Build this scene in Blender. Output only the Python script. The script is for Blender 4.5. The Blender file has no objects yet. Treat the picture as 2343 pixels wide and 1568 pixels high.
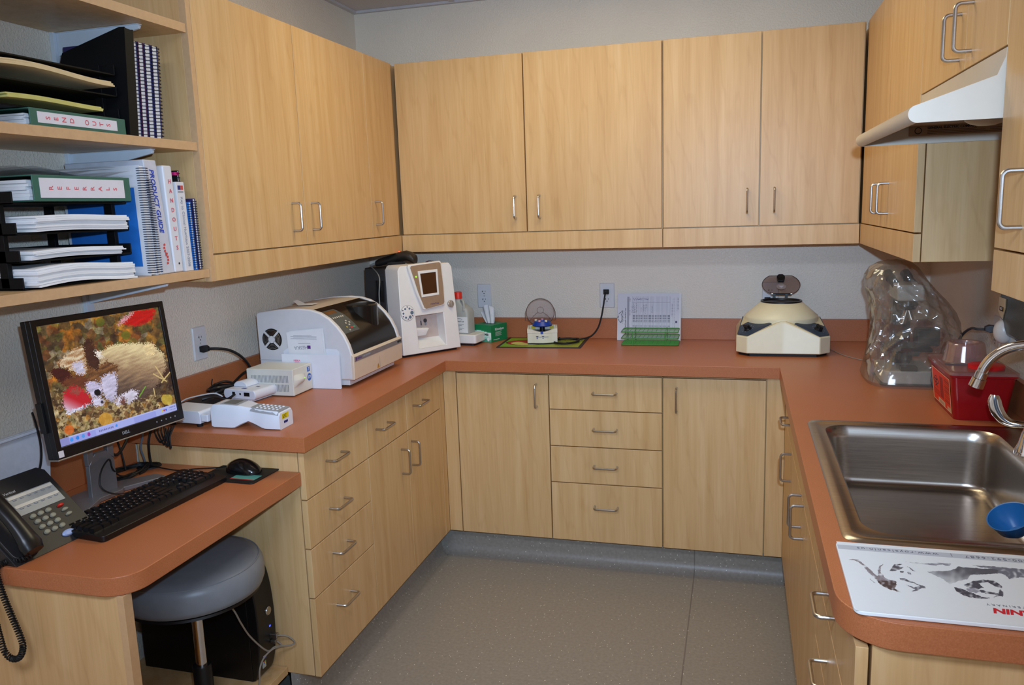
import bpy, bmesh, math, random
from mathutils import Vector, Matrix, noise
from mathutils.geometry import tessellate_polygon
random.seed(7)
SC = bpy.context.scene
COL = SC.collection
PI = math.pi
R = math.radians

# ------------------------------------------------------------------ materials
def lin(c):
    out = []
    for v in c[:3]:
        v = v / 255.0
        out.append(v / 12.92 if v <= 0.04045 else ((v + 0.055) / 1.055) ** 2.4)
    return (*out, 1.0)

def new_mat(name):
    m = bpy.data.materials.new(name)
    m.use_nodes = True
    nt = m.node_tree
    b = nt.nodes['Principled BSDF']
    return m, nt, b

def coords(nt, scale=(1, 1, 1), rand=False):
    tc = nt.nodes.new('ShaderNodeTexCoord')
    mp = nt.nodes.new('ShaderNodeMapping')
    mp.inputs['Scale'].default_value = scale
    src = tc.outputs['Object']
    if rand:
        oi = nt.nodes.new('ShaderNodeObjectInfo')
        mul = nt.nodes.new('ShaderNodeVectorMath'); mul.operation = 'SCALE'
        mul.inputs[0].default_value = (37.0, 23.0, 11.0)
        nt.links.new(oi.outputs['Random'], mul.inputs['Scale'])
        add = nt.nodes.new('ShaderNodeVectorMath'); add.operation = 'ADD'
        nt.links.new(src, add.inputs[0]); nt.links.new(mul.outputs[0], add.inputs[1])
        src = add.outputs[0]
    nt.links.new(src, mp.inputs['Vector'])
    return mp.outputs['Vector']

def noise_node(nt, vec, scale, detail=3.0, rough=0.55):
    n = nt.nodes.new('ShaderNodeTexNoise')
    n.inputs['Scale'].default_value = scale
    n.inputs['Detail'].default_value = detail
    n.inputs['Roughness'].default_value = rough
    nt.links.new(vec, n.inputs['Vector'])
    return n.outputs['Fac']

def ramp(nt, fac, stops):
    r = nt.nodes.new('ShaderNodeValToRGB')
    el = r.color_ramp.elements
    while len(el) < len(stops):
        el.new(0.5)
    for e, (p, c) in zip(el, stops):
        e.position = p; e.color = c
    nt.links.new(fac, r.inputs['Fac'])
    return r.outputs['Color']

def mixc(nt, fac, a, b, mode='MIX'):
    n = nt.nodes.new('ShaderNodeMix'); n.data_type = 'RGBA'; n.blend_type = mode
    for sock, v in ((n.inputs[0], fac), (n.inputs[6], a), (n.inputs[7], b)):
        if hasattr(v, 'is_linked') or hasattr(v, 'links'):
            nt.links.new(v, sock)
        else:
            sock.default_value = v
    return n.outputs[2]

def bump(nt, b, height, strength, dist=0.002):
    n = nt.nodes.new('ShaderNodeBump')
    n.inputs['Strength'].default_value = strength
    n.inputs['Distance'].default_value = dist
    nt.links.new(height, n.inputs['Height'])
    nt.links.new(n.outputs['Normal'], b.inputs['Normal'])

MATS = {}
def plain(name, col, rough=0.5, metal=0.0, var=0.06, scale=40.0, spec=0.5, bmp=0.0, bscale=300.0, trans=0.0, ior=1.45, alpha=1.0, emit=None, estr=1.0, coat=0.0, sub=0.0):
    if name in MATS:
        return MATS[name]
    m, nt, b = new_mat(name)
    c = lin(col)
    v = coords(nt)
    f = noise_node(nt, v, scale)
    lo = tuple(x * (1 - var) for x in c[:3]) + (1,)
    hi = tuple(min(1, x * (1 + var)) for x in c[:3]) + (1,)
    nt.links.new(ramp(nt, f, [(0.3, lo), (0.7, hi)]), b.inputs['Base Color'])
    b.inputs['Roughness'].default_value = rough
    b.inputs['Metallic'].default_value = metal
    b.inputs['Specular IOR Level'].default_value = spec
    b.inputs['IOR'].default_value = ior
    b.inputs['Transmission Weight'].default_value = trans
    b.inputs['Alpha'].default_value = alpha
    b.inputs['Coat Weight'].default_value = coat
    if sub:
        b.inputs['Subsurface Weight'].default_value = sub
        b.inputs['Subsurface Radius'].default_value = (0.01, 0.008, 0.006)
    if emit:
        b.inputs['Emission Color'].default_value = lin(emit)
        b.inputs['Emission Strength'].default_value = estr
    if bmp:
        bump(nt, b, noise_node(nt, v, bscale, 2.0), bmp)
    MATS[name] = m
    return m

def maple_mat(name, base, dark, pale, rough=0.40):
    m, nt, b = new_mat(name)
    v = coords(nt, (1, 1, 1), True)
    mp = nt.nodes.new('ShaderNodeMapping'); mp.inputs['Scale'].default_value = (26, 26, 1.3)
    nt.links.new(v, mp.inputs['Vector'])
    f1 = noise_node(nt, mp.outputs[0], 1.0, 4.0, 0.6)
    mp2 = nt.nodes.new('ShaderNodeMapping'); mp2.inputs['Scale'].default_value = (170, 170, 5)
    nt.links.new(v, mp2.inputs['Vector'])
    f2 = noise_node(nt, mp2.outputs[0], 1.0, 3.0, 0.65)
    mp3 = nt.nodes.new('ShaderNodeMapping'); mp3.inputs['Scale'].default_value = (5, 5, 1.6)
    nt.links.new(v, mp3.inputs['Vector'])
    f3 = noise_node(nt, mp3.outputs[0], 1.0, 2.0, 0.5)
    c1 = ramp(nt, f1, [(0.28, lin(dark)), (0.55, lin(base)), (0.8, lin(pale))])
    c2 = ramp(nt, f2, [(0.35, (0.90, 0.87, 0.84, 1)), (0.62, (1, 1, 1, 1))])
    c = mixc(nt, 0.55, c1, c2, 'MULTIPLY')
    # thin wavy cathedral lines
    wv = nt.nodes.new('ShaderNodeTexWave'); wv.wave_type = 'BANDS'; wv.bands_direction = 'DIAGONAL'
    wv.inputs['Scale'].default_value = 9.0; wv.inputs['Distortion'].default_value = 9.0
    wv.inputs['Detail'].default_value = 3.0; wv.inputs['Detail Scale'].default_value = 1.4
    mp4 = nt.nodes.new('ShaderNodeMapping'); mp4.inputs['Scale'].default_value = (1.0, 1.0, 0.16)
    nt.links.new(v, mp4.inputs['Vector']); nt.links.new(mp4.outputs[0], wv.inputs['Vector'])
    c3 = ramp(nt, wv.outputs['Fac'], [(0.0, (0.86, 0.80, 0.74, 1)), (0.10, (1, 1, 1, 1))])
    c = mixc(nt, 0.35, c, c3, 'MULTIPLY')
    c4 = ramp(nt, f3, [(0.3, (0.95, 0.94, 0.93, 1)), (0.7, (1, 1, 1, 1))])
    c = mixc(nt, 0.8, c, c4, 'MULTIPLY')
    nt.links.new(c, b.inputs['Base Color'])
    b.inputs['Roughness'].default_value = rough
    b.inputs['Specular IOR Level'].default_value = 0.42
    bump(nt, b, f2, 0.02, 0.001)
    MATS[name] = m
    return m

def attr_mat(name, rough=0.5, emission=0.0, spec=0.4):
    m, nt, b = new_mat(name)
    a = nt.nodes.new('ShaderNodeAttribute'); a.attribute_name = 'print'
    f = noise_node(nt, coords(nt), 120.0)
    c = mixc(nt, 0.05, a.outputs['Color'], ramp(nt, f, [(0.3, (0.7, 0.7, 0.7, 1)), (0.7, (1, 1, 1, 1))]), 'MULTIPLY')
    if emission:
        b.inputs['Base Color'].default_value = (0.01, 0.01, 0.012, 1)
        nt.links.new(c, b.inputs['Emission Color'])
        b.inputs['Emission Strength'].default_value = emission
    else:
        nt.links.new(c, b.inputs['Base Color'])
    b.inputs['Roughness'].default_value = rough
    b.inputs['Specular IOR Level'].default_value = spec
    MATS[name] = m
    return m

# ------------------------------------------------------------------ mesh builder
def frame(o, x, y):
    x = Vector(x).normalized(); y = Vector(y); z = x.cross(y).normalized(); y = z.cross(x)
    m = Matrix.Identity(4)
    for i in range(3):
        m[i][0] = x[i]; m[i][1] = y[i]; m[i][2] = z[i]; m[i][3] = o[i]
    return m

def TR(x, y, z, rz=0.0):
    return Matrix.Translation((x, y, z)) @ Matrix.Rotation(rz, 4, 'Z')

def rrect(x0, x1, y0, y1, r, seg=5):
    pts = []
    for cx, cy, a0 in ((x1 - r, y0 + r, -90), (x1 - r, y1 - r, 0), (x0 + r, y1 - r, 90), (x0 + r, y0 + r, 180)):
        for i in range(seg + 1):
            a = R(a0 + 90.0 * i / seg)
            pts.append((cx + r * math.cos(a), cy + r * math.sin(a)))
    return pts

def smooth_path(pts, n=8, closed=False):
    pts = [Vector(p) for p in pts]
    out = []
    k = len(pts)
    for i in range(k if closed else k - 1):
        g = (lambda j: pts[j % k]) if closed else (lambda j: pts[max(0, min(k - 1, j))])
        p0, p1, p2, p3 = g(i - 1), g(i), g(i + 1), g(i + 2)
        for s in range(n):
            t = s / n
            out.append(0.5 * ((2 * p1) + (p2 - p0) * t + (2 * p0 - 5 * p1 + 4 * p2 - p3) * t * t + (3 * p1 - p0 - 3 * p2 + p3) * t ** 3))
    if not closed:
        out.append(pts[-1])
    return out

class B:
    def __init__(s, M=None):
        s.v = []; s.f = []; s.fm = []; s.mats = []; s.M = M or Matrix.Identity(4); s.cur = 0; s.keep = False
    def mat(s, m):
        if m not in s.mats:
            s.mats.append(m)
        s.cur = s.mats.index(m)
        return s
    def add(s, verts, faces):
        o = len(s.v)
        s.v += [s.M @ Vector(p) for p in verts]
        for f in faces:
            s.f.append([i + o for i in f]); s.fm.append(s.cur)
        return s
    def box(s, x0, x1, y0, y1, z0, z1):
        vs = [(x, y, z) for z in (z0, z1) for y in (y0, y1) for x in (x0, x1)]
        return s.add(vs, [(0, 2, 3, 1), (4, 5, 7, 6), (0, 1, 5, 4), (2, 6, 7, 3), (0, 4, 6, 2), (1, 3, 7, 5)])
    def prism(s, poly, axis, a, b, holes=()):
        loops = [list(poly)] + [list(h) for h in holes]
        def P(p, t):
            return {'x': (t, p[0], p[1]), 'y': (p[0], t, p[1]), 'z': (p[0], p[1], t)}[axis]
        flat = [p for l in loops for p in l]
        n = len(flat)
        vs = [P(p, a) for p in flat] + [P(p, b) for p in flat]
        if holes:
            tris = tessellate_polygon([[Vector((p[0], p[1], 0)) for p in l] for l in loops])
            fs = [tuple(t) for t in tris] + [tuple(i + n for i in t) for t in tris]
        else:
            fs = [tuple(range(n)), tuple(range(n, 2 * n))]
        o = 0
        for l in loops:
            k = len(l)
            for i in range(k):
                j = (i + 1) % k
                fs.append((o + i, o + j, o + j + n, o + i + n))
            o += k
        return s.add(vs, fs)
    def loft(s, rings, cap0=True, cap1=True, closed=True):
        n = len(rings[0]); vs = [p for r in rings for p in r]; fs = []
        for k in range(len(rings) - 1):
            for i in range(n if closed else n - 1):
                j = (i + 1) % n
                fs.append((k * n + i, k * n + j, (k + 1) * n + j, (k + 1) * n + i))
        if cap0: fs.append(tuple(range(n)))
        if cap1: fs.append(tuple((len(rings) - 1) * n + i for i in range(n)))
        return s.add(vs, fs)
    def lathe(s, prof, c=(0, 0, 0), seg=32, M=None, sx=1.0, sy=1.0):
        rings = []
        for r, z in prof:
            ring = []
            for i in range(seg):
                a = 2 * PI * i / seg
                p = Vector((sx * r * math.cos(a), sy * r * math.sin(a), z))
                if M is not None: p = M @ p
                ring.append(p + Vector(c))
            rings.append(ring)
        return s.loft(rings, prof[0][0] > 1e-6, prof[-1][0] > 1e-6)
    def cyl(s, p0, p1, r, seg=20, r1=None):
        return s.tube([p0, p1], r, seg, r1=r1)
    def tube(s, pts, r, seg=8, closed=False, r1=None):
        pts = [Vector(p) for p in pts]
        k = len(pts)
        tang = []
        for i in range(k):
            a = pts[(i - 1) % k] if closed else pts[max(0, i - 1)]
            b = pts[(i + 1) % k] if closed else pts[min(k - 1, i + 1)]
            d = b - a
            tang.append(d.normalized() if d.length > 1e-9 else Vector((0, 0, 1)))
        up = Vector((0, 0, 1)) if abs(tang[0].z) < 0.9 else Vector((1, 0, 0))
        nrm = (up - tang[0] * up.dot(tang[0])).normalized()
        rings = []
        for i in range(k):
            if i:
                nrm = nrm - tang[i] * nrm.dot(tang[i])
                nrm = nrm.normalized() if nrm.length > 1e-9 else tang[i].orthogonal().normalized()
            bi = tang[i].cross(nrm)
            rr = r if r1 is None else r + (r1 - r) * i / (k - 1)
            rings.append([pts[i] + rr * (math.cos(2 * PI * j / seg) * nrm + math.sin(2 * PI * j / seg) * bi) for j in range(seg)])
        if closed:
            rings.append(rings[0])
            return s.loft(rings, False, False)
        return s.loft(rings)
    def ellipsoid(s, c, rx, ry, rz, seg=20, rings=12, zmin=-1.0):
        prof = []
        a0 = math.asin(max(-1, zmin))
        for i in range(rings + 1):
            a = a0 + (PI / 2 - a0) * i / rings
            prof.append((max(1e-7, math.cos(a)), math.sin(a)))
        M = Matrix.Diagonal((rx, ry, rz, 1))
        return s.lathe(prof, c, seg, M)
    def quad(s, a, b, c, d):
        return s.add([a, b, c, d], [(0, 1, 2, 3)])
    def text(s, body, size, M, align='CENTER', shear=0.0, bold=0.0, depth=0.0003, space=1.0):
        cu = bpy.data.curves.new('lettering', 'FONT')
        cu.body = body; cu.size = size; cu.align_x = align; cu.align_y = 'CENTER'
        cu.shear = shear; cu.offset = bold; cu.extrude = depth; cu.space_character = space
        cu.resolution_u = 2
        ob = bpy.data.objects.new('lettering', cu)
        COL.objects.link(ob)
        dg = bpy.context.evaluated_depsgraph_get()
        me = bpy.data.meshes.new_from_object(ob.evaluated_get(dg))
        s.add([M @ v.co for v in me.vertices], [tuple(p.vertices) for p in me.polygons])
        bpy.data.objects.remove(ob); bpy.data.curves.remove(cu); bpy.data.meshes.remove(me)
        return s
    def build(s, name, parent=None, bevel=0.0, seg=2, angle=35.0, label=None, smooth=True, normals=True):
        me = bpy.data.meshes.new(name)
        me.from_pydata([tuple(p) for p in s.v], [], s.f)
        for m in s.mats:
            me.materials.append(m)
        me.polygons.foreach_set('material_index', s.fm)
        if normals:
            bm = bmesh.new(); bm.from_mesh(me)
            bmesh.ops.recalc_face_normals(bm, faces=bm.faces)
            bm.to_mesh(me); bm.free()
        if smooth:
            me.polygons.foreach_set('use_smooth', [True] * len(me.polygons))
            me.set_sharp_from_angle(angle=R(angle))
        me.update()
        ob = bpy.data.objects.new(name, me)
        COL.objects.link(ob)
        if bevel:
            bv = ob.modifiers.new('bevel', 'BEVEL'); bv.width = bevel; bv.segments = seg
            bv.limit_method = 'ANGLE'; bv.angle_limit = R(40); bv.harden_normals = True
        if parent is not None:
            ob.parent = parent
            if parent.type == 'EMPTY':
                ob.matrix_parent_inverse = WORLD[parent.name].inverted()
        if label:
            ob['label'] = label
        return ob

WORLD = {}
def thing(name, label, cat, loc=(0, 0, 0), group=None):
    o = bpy.data.objects.new(name, None)
    o.empty_display_size = 0.05
    COL.objects.link(o)
    o.location = loc
    WORLD[o.name] = Matrix.Translation(loc)
    o['label'] = label; o['category'] = cat
    if group: o['group'] = group
    return o

def tag(o, label, cat, group=None):
    o['label'] = label; o['category'] = cat
    if group: o['group'] = group
    return o

def struct(o, label=None, cat='room'):
    o['kind'] = 'structure'; o['label'] = label or o.name.replace('_', ' '); o['category'] = cat
    return o

def painted(name, o, ux, uy, nx, ny, fn, mat, parent=None, rim=None):
    """a flat printed sheet: grid of nx by ny faces from corner o along ux, uy; fn(u, v) gives the print colour (0-255)."""
    o = Vector(o); ux = Vector(ux); uy = Vector(uy)
    vs = [o + ux * (i / nx) + uy * (j / ny) for j in range(ny + 1) for i in range(nx + 1)]
    fs = [(j * (nx + 1) + i, j * (nx + 1) + i + 1, (j + 1) * (nx + 1) + i + 1, (j + 1) * (nx + 1) + i) for j in range(ny) for i in range(nx)]
    me = bpy.data.meshes.new(name); me.from_pydata([tuple(p) for p in vs], [], fs)
    at = me.color_attributes.new('print', 'FLOAT_COLOR', 'CORNER')
    data = []
    for j in range(ny):
        for i in range(nx):
            c = lin(fn((i + 0.5) / nx, (j + 0.5) / ny))
            data += list(c) * 4
    at.data.foreach_set('color', data)
    me.materials.append(mat); me.update()
    ob = bpy.data.objects.new(name, me); COL.objects.link(ob)
    if parent is not None:
        ob.parent = parent
        if parent.type == 'EMPTY':
            ob.matrix_parent_inverse = WORLD[parent.name].inverted()
    return ob

def inside(x, y, poly):
    c = False; n = len(poly); j = n - 1
    for i in range(n):
        xi, yi = poly[i]; xj, yj = poly[j]
        if (yi > y) != (yj > y) and x < (xj - xi) * (y - yi) / (yj - yi) + xi:
            c = not c
        j = i
    return c

def homography(src, dst):
    A = []
    for (x, y), (u, v) in zip(src, dst):
        A.append([x, y, 1, 0, 0, 0, -u * x, -u * y, u]); A.append([0, 0, 0, x, y, 1, -v * x, -v * y, v])
    n = 8
    for i in range(n):
        p = max(range(i, n), key=lambda r: abs(A[r][i])); A[i], A[p] = A[p], A[i]
        d = A[i][i]; A[i] = [a / d for a in A[i]]
        for r in range(n):
            if r != i and A[r][i]:
                k = A[r][i]; A[r] = [a - k * b for a, b in zip(A[r], A[i])]
    h = [A[i][8] for i in range(n)]
    def f(x, y):
        w = h[6] * x + h[7] * y + 1
        return (h[0] * x + h[1] * y + h[2]) / w, (h[3] * x + h[4] * y + h[5]) / w
    return f

def mixrgb(a, b, t):
    t = max(0.0, min(1.0, t))
    return tuple(x + (y - x) * t for x, y in zip(a, b))
# ------------------------------------------------------------------ palette
MAPLE = maple_mat('maple laminate', (216, 176, 124), (204, 161, 107), (224, 188, 140))
EDGE = plain('maple edge band', (200, 160, 118), 0.45, var=0.05, scale=60)
DARKGAP = plain('cabinet interior', (70, 45, 30), 0.7)
STEEL = plain('brushed nickel', (190, 186, 182), 0.28, 1.0, var=0.04, scale=200)
CHROME = plain('polished chrome', (225, 225, 228), 0.06, 1.0, var=0.01)
WHITE = plain('white plastic', (226, 222, 216), 0.38, var=0.02)
WARMWHITE = plain('cream plastic', (222, 214, 200), 0.4, var=0.02)
PAPER = plain('white paper', (226, 224, 224), 0.8, var=0.03, scale=25)
BLACK = plain('black plastic', (18, 18, 20), 0.35, var=0.1)
MATBLACK = plain('matte black rubber', (14, 14, 15), 0.6, var=0.1)
DKGREY = plain('charcoal plastic', (58, 57, 58), 0.45, var=0.05)
GREY = plain('grey plastic', (140, 142, 146), 0.4, var=0.04)

def laminate():
    m, nt, b = new_mat('terracotta laminate')
    v = coords(nt)
    f = noise_node(nt, v, 420.0, 2.0, 0.7)
    g = noise_node(nt, v, 7.0, 3.0)
    c = ramp(nt, f, [(0.30, lin((168, 97, 58))), (0.55, lin((180, 107, 66))), (0.8, lin((192, 120, 78)))])
    c = mixc(nt, 0.5, c, ramp(nt, g, [(0.3, (0.92, 0.9, 0.88, 1)), (0.7, (1, 1, 1, 1))]), 'MULTIPLY')
    nt.links.new(c, b.inputs['Base Color'])
    b.inputs['Roughness'].default_value = 0.36
    b.inputs['Specular IOR Level'].default_value = 0.45
    return m
LAM = laminate()

def wall_paint():
    m, nt, b = new_mat('orange peel wall paint')
    v = coords(nt)
    f = noise_node(nt, v, 150.0, 2.5, 0.5)
    g = noise_node(nt, v, 3.0, 2.0)
    nt.links.new(ramp(nt, g, [(0.3, lin((226, 214, 197))), (0.7, lin((232, 221, 204)))]), b.inputs['Base Color'])
    b.inputs['Roughness'].default_value = 0.42
    b.inputs['Specular IOR Level'].default_value = 0.4
    h = ramp(nt, f, [(0.45, (0, 0, 0, 1)), (0.65, (1, 1, 1, 1))])
    bump(nt, b, h, 0.45, 0.002)
    return m
WALL = wall_paint()

def vinyl():
    m, nt, b = new_mat('speckled grey sheet vinyl')
    v = coords(nt)
    vo = nt.nodes.new('ShaderNodeTexVoronoi'); vo.inputs['Scale'].default_value = 70.0
    nt.links.new(v, vo.inputs['Vector'])
    dots = ramp(nt, vo.outputs['Distance'], [(0.09, (1, 1, 1, 1)), (0.14, (0, 0, 0, 1))])
    pick = nt.nodes.new('ShaderNodeSeparateColor')
    nt.links.new(vo.outputs['Color'], pick.inputs['Color'])
    lt = nt.nodes.new('ShaderNodeMath'); lt.operation = 'LESS_THAN'; lt.inputs[1].default_value = 0.55
    nt.links.new(pick.outputs[0], lt.inputs[0])
    mu = nt.nodes.new('ShaderNodeMath'); mu.operation = 'MULTIPLY'
    nt.links.new(dots, mu.inputs[0]); nt.links.new(lt.outputs[0], mu.inputs[1])
    g = noise_node(nt, v, 90.0, 3.0)
    base = ramp(nt, g, [(0.3, lin((139, 130, 120))), (0.7, lin((153, 144, 133)))])
    # heat-welded seam running towards the back wall
    sp = nt.nodes.new('ShaderNodeSeparateXYZ'); nt.links.new(v, sp.inputs[0])
    d = nt.nodes.new('ShaderNodeMath'); d.operation = 'SUBTRACT'; d.inputs[1].default_value = 1.672
    nt.links.new(sp.outputs['X'], d.inputs[0])
    ab = nt.nodes.new('ShaderNodeMath'); ab.operation = 'ABSOLUTE'; nt.links.new(d.outputs[0], ab.inputs[0])
    seam = nt.nodes.new('ShaderNodeMath'); seam.operation = 'LESS_THAN'; seam.inputs[1].default_value = 0.0025
    nt.links.new(ab.outputs[0], seam.inputs[0])
    base = mixc(nt, seam.outputs[0], base, lin((120, 110, 102)))
    nt.links.new(mixc(nt, mu.outputs[0], base, lin((236, 230, 212))), b.inputs['Base Color'])
    b.inputs['Roughness'].default_value = 0.40
    b.inputs['Specular IOR Level'].default_value = 0.4
    return m
VINYL = vinyl()
CEIL = plain('ceiling tile', (206, 196, 190), 0.8, var=0.06, scale=160, bmp=0.3, bscale=220)
TBAR = plain('painted ceiling grid', (196, 190, 190), 0.5)

# ------------------------------------------------------------------ room
W, H, YF = 2.625, 2.522, -5.7
struct(B().mat(VINYL).box(-0.1, W + 0.1, YF, 0.1, -0.08, 0.0).build('floor'), 'grey sheet vinyl floor with pale speckles', 'floor')
struct(B().mat(CEIL).box(-0.1, W + 0.1, YF, 0.1, H, H + 0.08).build('ceiling'), 'pale suspended tile ceiling', 'ceiling')
struct(B().mat(WALL).box(-0.1, W + 0.1, 0.0, 0.1, 0, H).build('wall_back'), 'off-white textured back wall', 'wall')
struct(B().mat(WALL).box(-0.1, 0.0, YF, 0.0, 0, H).build('wall_left'), 'off-white textured wall on the left', 'wall')
struct(B().mat(WALL).box(W, W + 0.1, YF, 0.0, 0, H).build('wall_right'), 'off-white textured wall on the right', 'wall')
struct(B().mat(WALL).prism([(-0.1, 0), (W + 0.1, 0), (W + 0.1, H), (-0.1, H)], 'y', YF - 0.1, YF, [[(0.75, 0.75), (2.50, 0.75), (2.50, 2.15), (0.75, 2.15)]]).build('wall_front'), 'wall behind the viewer with a window', 'wall')
win = B().mat(WHITE)
win.prism([(0.75, 0.75), (2.50, 0.75), (2.50, 2.15), (0.75, 2.15)], 'y', YF - 0.08, YF - 0.02, [[(0.81, 0.81), (1.60, 0.81), (1.60, 2.09), (0.81, 2.09)], [(1.66, 0.81), (2.44, 0.81), (2.44, 2.09), (1.66, 2.09)]])
struct(win.build('window_1', bevel=0.003), 'two-light window behind the viewer', 'window')
# ceiling wall angle and grid bars
tr = B().mat(TBAR)
tr.box(0, W, -0.022, 0, H - 0.012, H - 0.0005); tr.box(0, 0.022, YF, -0.022, H - 0.012, H - 0.0005); tr.box(W - 0.022, W, YF, -0.022, H - 0.012, H - 0.0005)
for y in (-0.62, -1.23, -1.84, -2.45, -3.06, -3.67, -4.28, -4.89, -5.5):
    tr.box(0.022, W - 0.022, y - 0.012, y + 0.012, H - 0.010, H - 0.0005)
for x in (0.52, 1.74):
    tr.box(x - 0.012, x + 0.012, YF, -0.022, H - 0.009, H - 0.0005)
struct(tr.build('trim_1'), 'suspended ceiling grid and wall angle', 'trim')

def cove(name, axis, plane, a, b, out, label):
    """coved vinyl toe kick: upright to 45 mm, then a quarter round onto the floor"""
    pr = [(0.0, 0.134), (0.0, 0.05)]
    for i in range(1, 9):
        t = R(90 * i / 8)
        pr.append((0.05 - 0.05 * math.cos(t), 0.05 - 0.05 * math.sin(t)))
    pr += [(0.05, 0.0005), (-0.03, 0.0005), (-0.03, 0.134)]
    poly = [(plane + out * p, z) for p, z in pr]
    return struct(B().mat(VINYL).prism(poly, 'x' if axis == 'y' else 'y', a, b).build(name), label, 'toe kick')
cove('baseboard_back', 'y', -0.53, 0.53, 2.09, -1, 'coved vinyl toe kick under the back base cabinets')
cove('baseboard_left', 'x', 0.53, -1.76, -0.53, 1, 'coved vinyl toe kick under the left base cabinets')
cove('baseboard_right', 'x', 2.09, -2.50, -0.53, -1, 'coved vinyl toe kick under the right base cabinets')

# ------------------------------------------------------------------ cabinets
def handle(parent, c, along, out, cc=0.096):
    """wire bow pull"""
    c = Vector(c); a = Vector(along); n = Vector(out)
    pts = []
    h, rr, pj = cc / 2, 0.011, 0.034
    pts.append(c - a * h)
    pts.append(c - a * h + n * (pj - rr))
    for i in range(1, 6):
        t = R(90 * i / 6)
        pts.append(c - a * h + n * (pj - rr) + n * rr * math.sin(t) + a * rr * (1 - math.cos(t)))
    pts.append(c - a * (h - rr) + n * pj)
    mir = [p - 2 * a * (p - c).dot(a) for p in reversed(pts)]
    b = B().mat(STEEL).tube(pts + mir, 0.0042, 10)
    return b.build('handle', parent)

AX = {'L': ((1, 0, 0), (0, 1, 0)), 'N': ((0, -1, 0), (1, 0, 0)), 'R': ((-1, 0, 0), (0, 1, 0))}
def slab(side, plane, a0, a1, z0, z1, t=0.019, bm=None, mat=None):
    b = bm or B()
    b.mat(mat or MAPLE)
    if side == 'L': b.box(plane - t, plane, a0, a1, z0, z1)
    elif side == 'R': b.box(plane, plane + t, a0, a1, z0, z1)
    else: b.box(a0, a1, plane, plane + t, z0, z1)
    return b
def pt(side, plane, a, z):
    return (plane, a, z) if side in 'LR' else (a, plane, z)
def front(parent, kind, side, plane, a0, a1, z0, z1, hpos=None, hdir='z'):
    d = slab(side, plane, a0, a1, z0, z1).build(kind, parent, bevel=0.0012)
    if hpos:
        out, al = AX[side]
        handle(d, pt(side, plane, hpos[0], hpos[1]), (0, 0, 1) if hdir == 'z' else al, out)
    return d

# ---- left run of base cabinets (fronts at X = 0.61)
XL, YB, XR = 0.61, -0.61, 2.015
t = thing('drawer_cabinet', 'four-drawer maple base cabinet beside the knee space of the desk', 'cabinet', (0.3, -1.55, 0))
b = B().mat(MAPLE).box(0.02, 0.586, -1.762, -1.357, 0.136, 0.868); b.build('carcass', t, bevel=0.001)
for z0, z1, hz in ((0.712, 0.860, 0.793), (0.557, 0.708, 0.637), (0.398, 0.553, 0.489), (0.137, 0.394, 0.312)):
    front(t, 'drawer_front', 'L', XL, -1.765, -1.3565, z0, z1, (-1.59, hz), 'a')
t = thing('base_cabinet', 'maple base cabinet with two drawers over two doors, under the white analyzers', 'cabinet', (0.3, -1.0, 0))
B().mat(MAPLE).box(0.02, 0.586, -1.355, -0.612, 0.136, 0.868).build('carcass', t, bevel=0.001)
front(t, 'drawer_front', 'L', XL, -1.3525, -1.0165, 0.712, 0.860, (-1.235, 0.793), 'a')
front(t, 'drawer_front', 'L', XL, -1.0135, -0.662, 0.712, 0.860, (-0.90, 0.795), 'a')
front(t, 'door', 'L', XL, -1.3525, -1.0165, 0.137, 0.708, (-1.08, 0.609))
front(t, 'door', 'L', XL, -1.0135, -0.662, 0.137, 0.708, (-0.983, 0.612))
slab('L', XL, -0.659, -0.61, 0.137, 0.868).build('filler_strip', t, bevel=0.001)

# ---- back run (fronts at Y = -0.61)
t = thing('base_cabinet', 'single-door maple base cabinet in the back corner, hinged beside the white analyzers', 'cabinet', (0.85, -0.3, 0))
B().mat(MAPLE).box(0.612, 1.078, -0.586, -0.02, 0.136, 0.868).build('carcass', t, bevel=0.001)
front(t, 'door', 'N', YB, 0.672, 1.0765, 0.137, 0.856, (1.026, 0.769))
slab('N', YB, 0.6105, 0.668, 0.137, 0.868).build('filler_strip', t, bevel=0.001)
t = thing('drawer_cabinet', 'middle four-drawer maple base cabinet of the back wall', 'cabinet', (1.31, -0.3, 0))
B().mat(MAPLE).box(1.08, 1.546, -0.586, -0.02, 0.136, 0.868).build('carcass', t, bevel=0.001)
for z0, z1, hz in ((0.713, 0.856, 0.788), (0.555, 0.709, 0.634), (0.395, 0.551, 0.474), (0.137, 0.391, 0.296)):
    front(t, 'drawer_front', 'N', YB, 1.0805, 1.5445, z0, z1, (1.314, hz), 'a')
t = thing('base_cabinet', 'single-door maple base cabinet under the large cream centrifuge', 'cabinet', (1.75, -0.3, 0))
B().mat(MAPLE).box(1.548, 2.013, -0.586, -0.02, 0.136, 0.868).build('carcass', t, bevel=0.001)
front(t, 'door', 'N', YB, 1.5495, 1.9425, 0.137, 0.856, (1.603, 0.770))
slab('N', YB, 1.9465, 2.0145, 0.137, 0.868).build('filler_strip', t, bevel=0.001)

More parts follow.
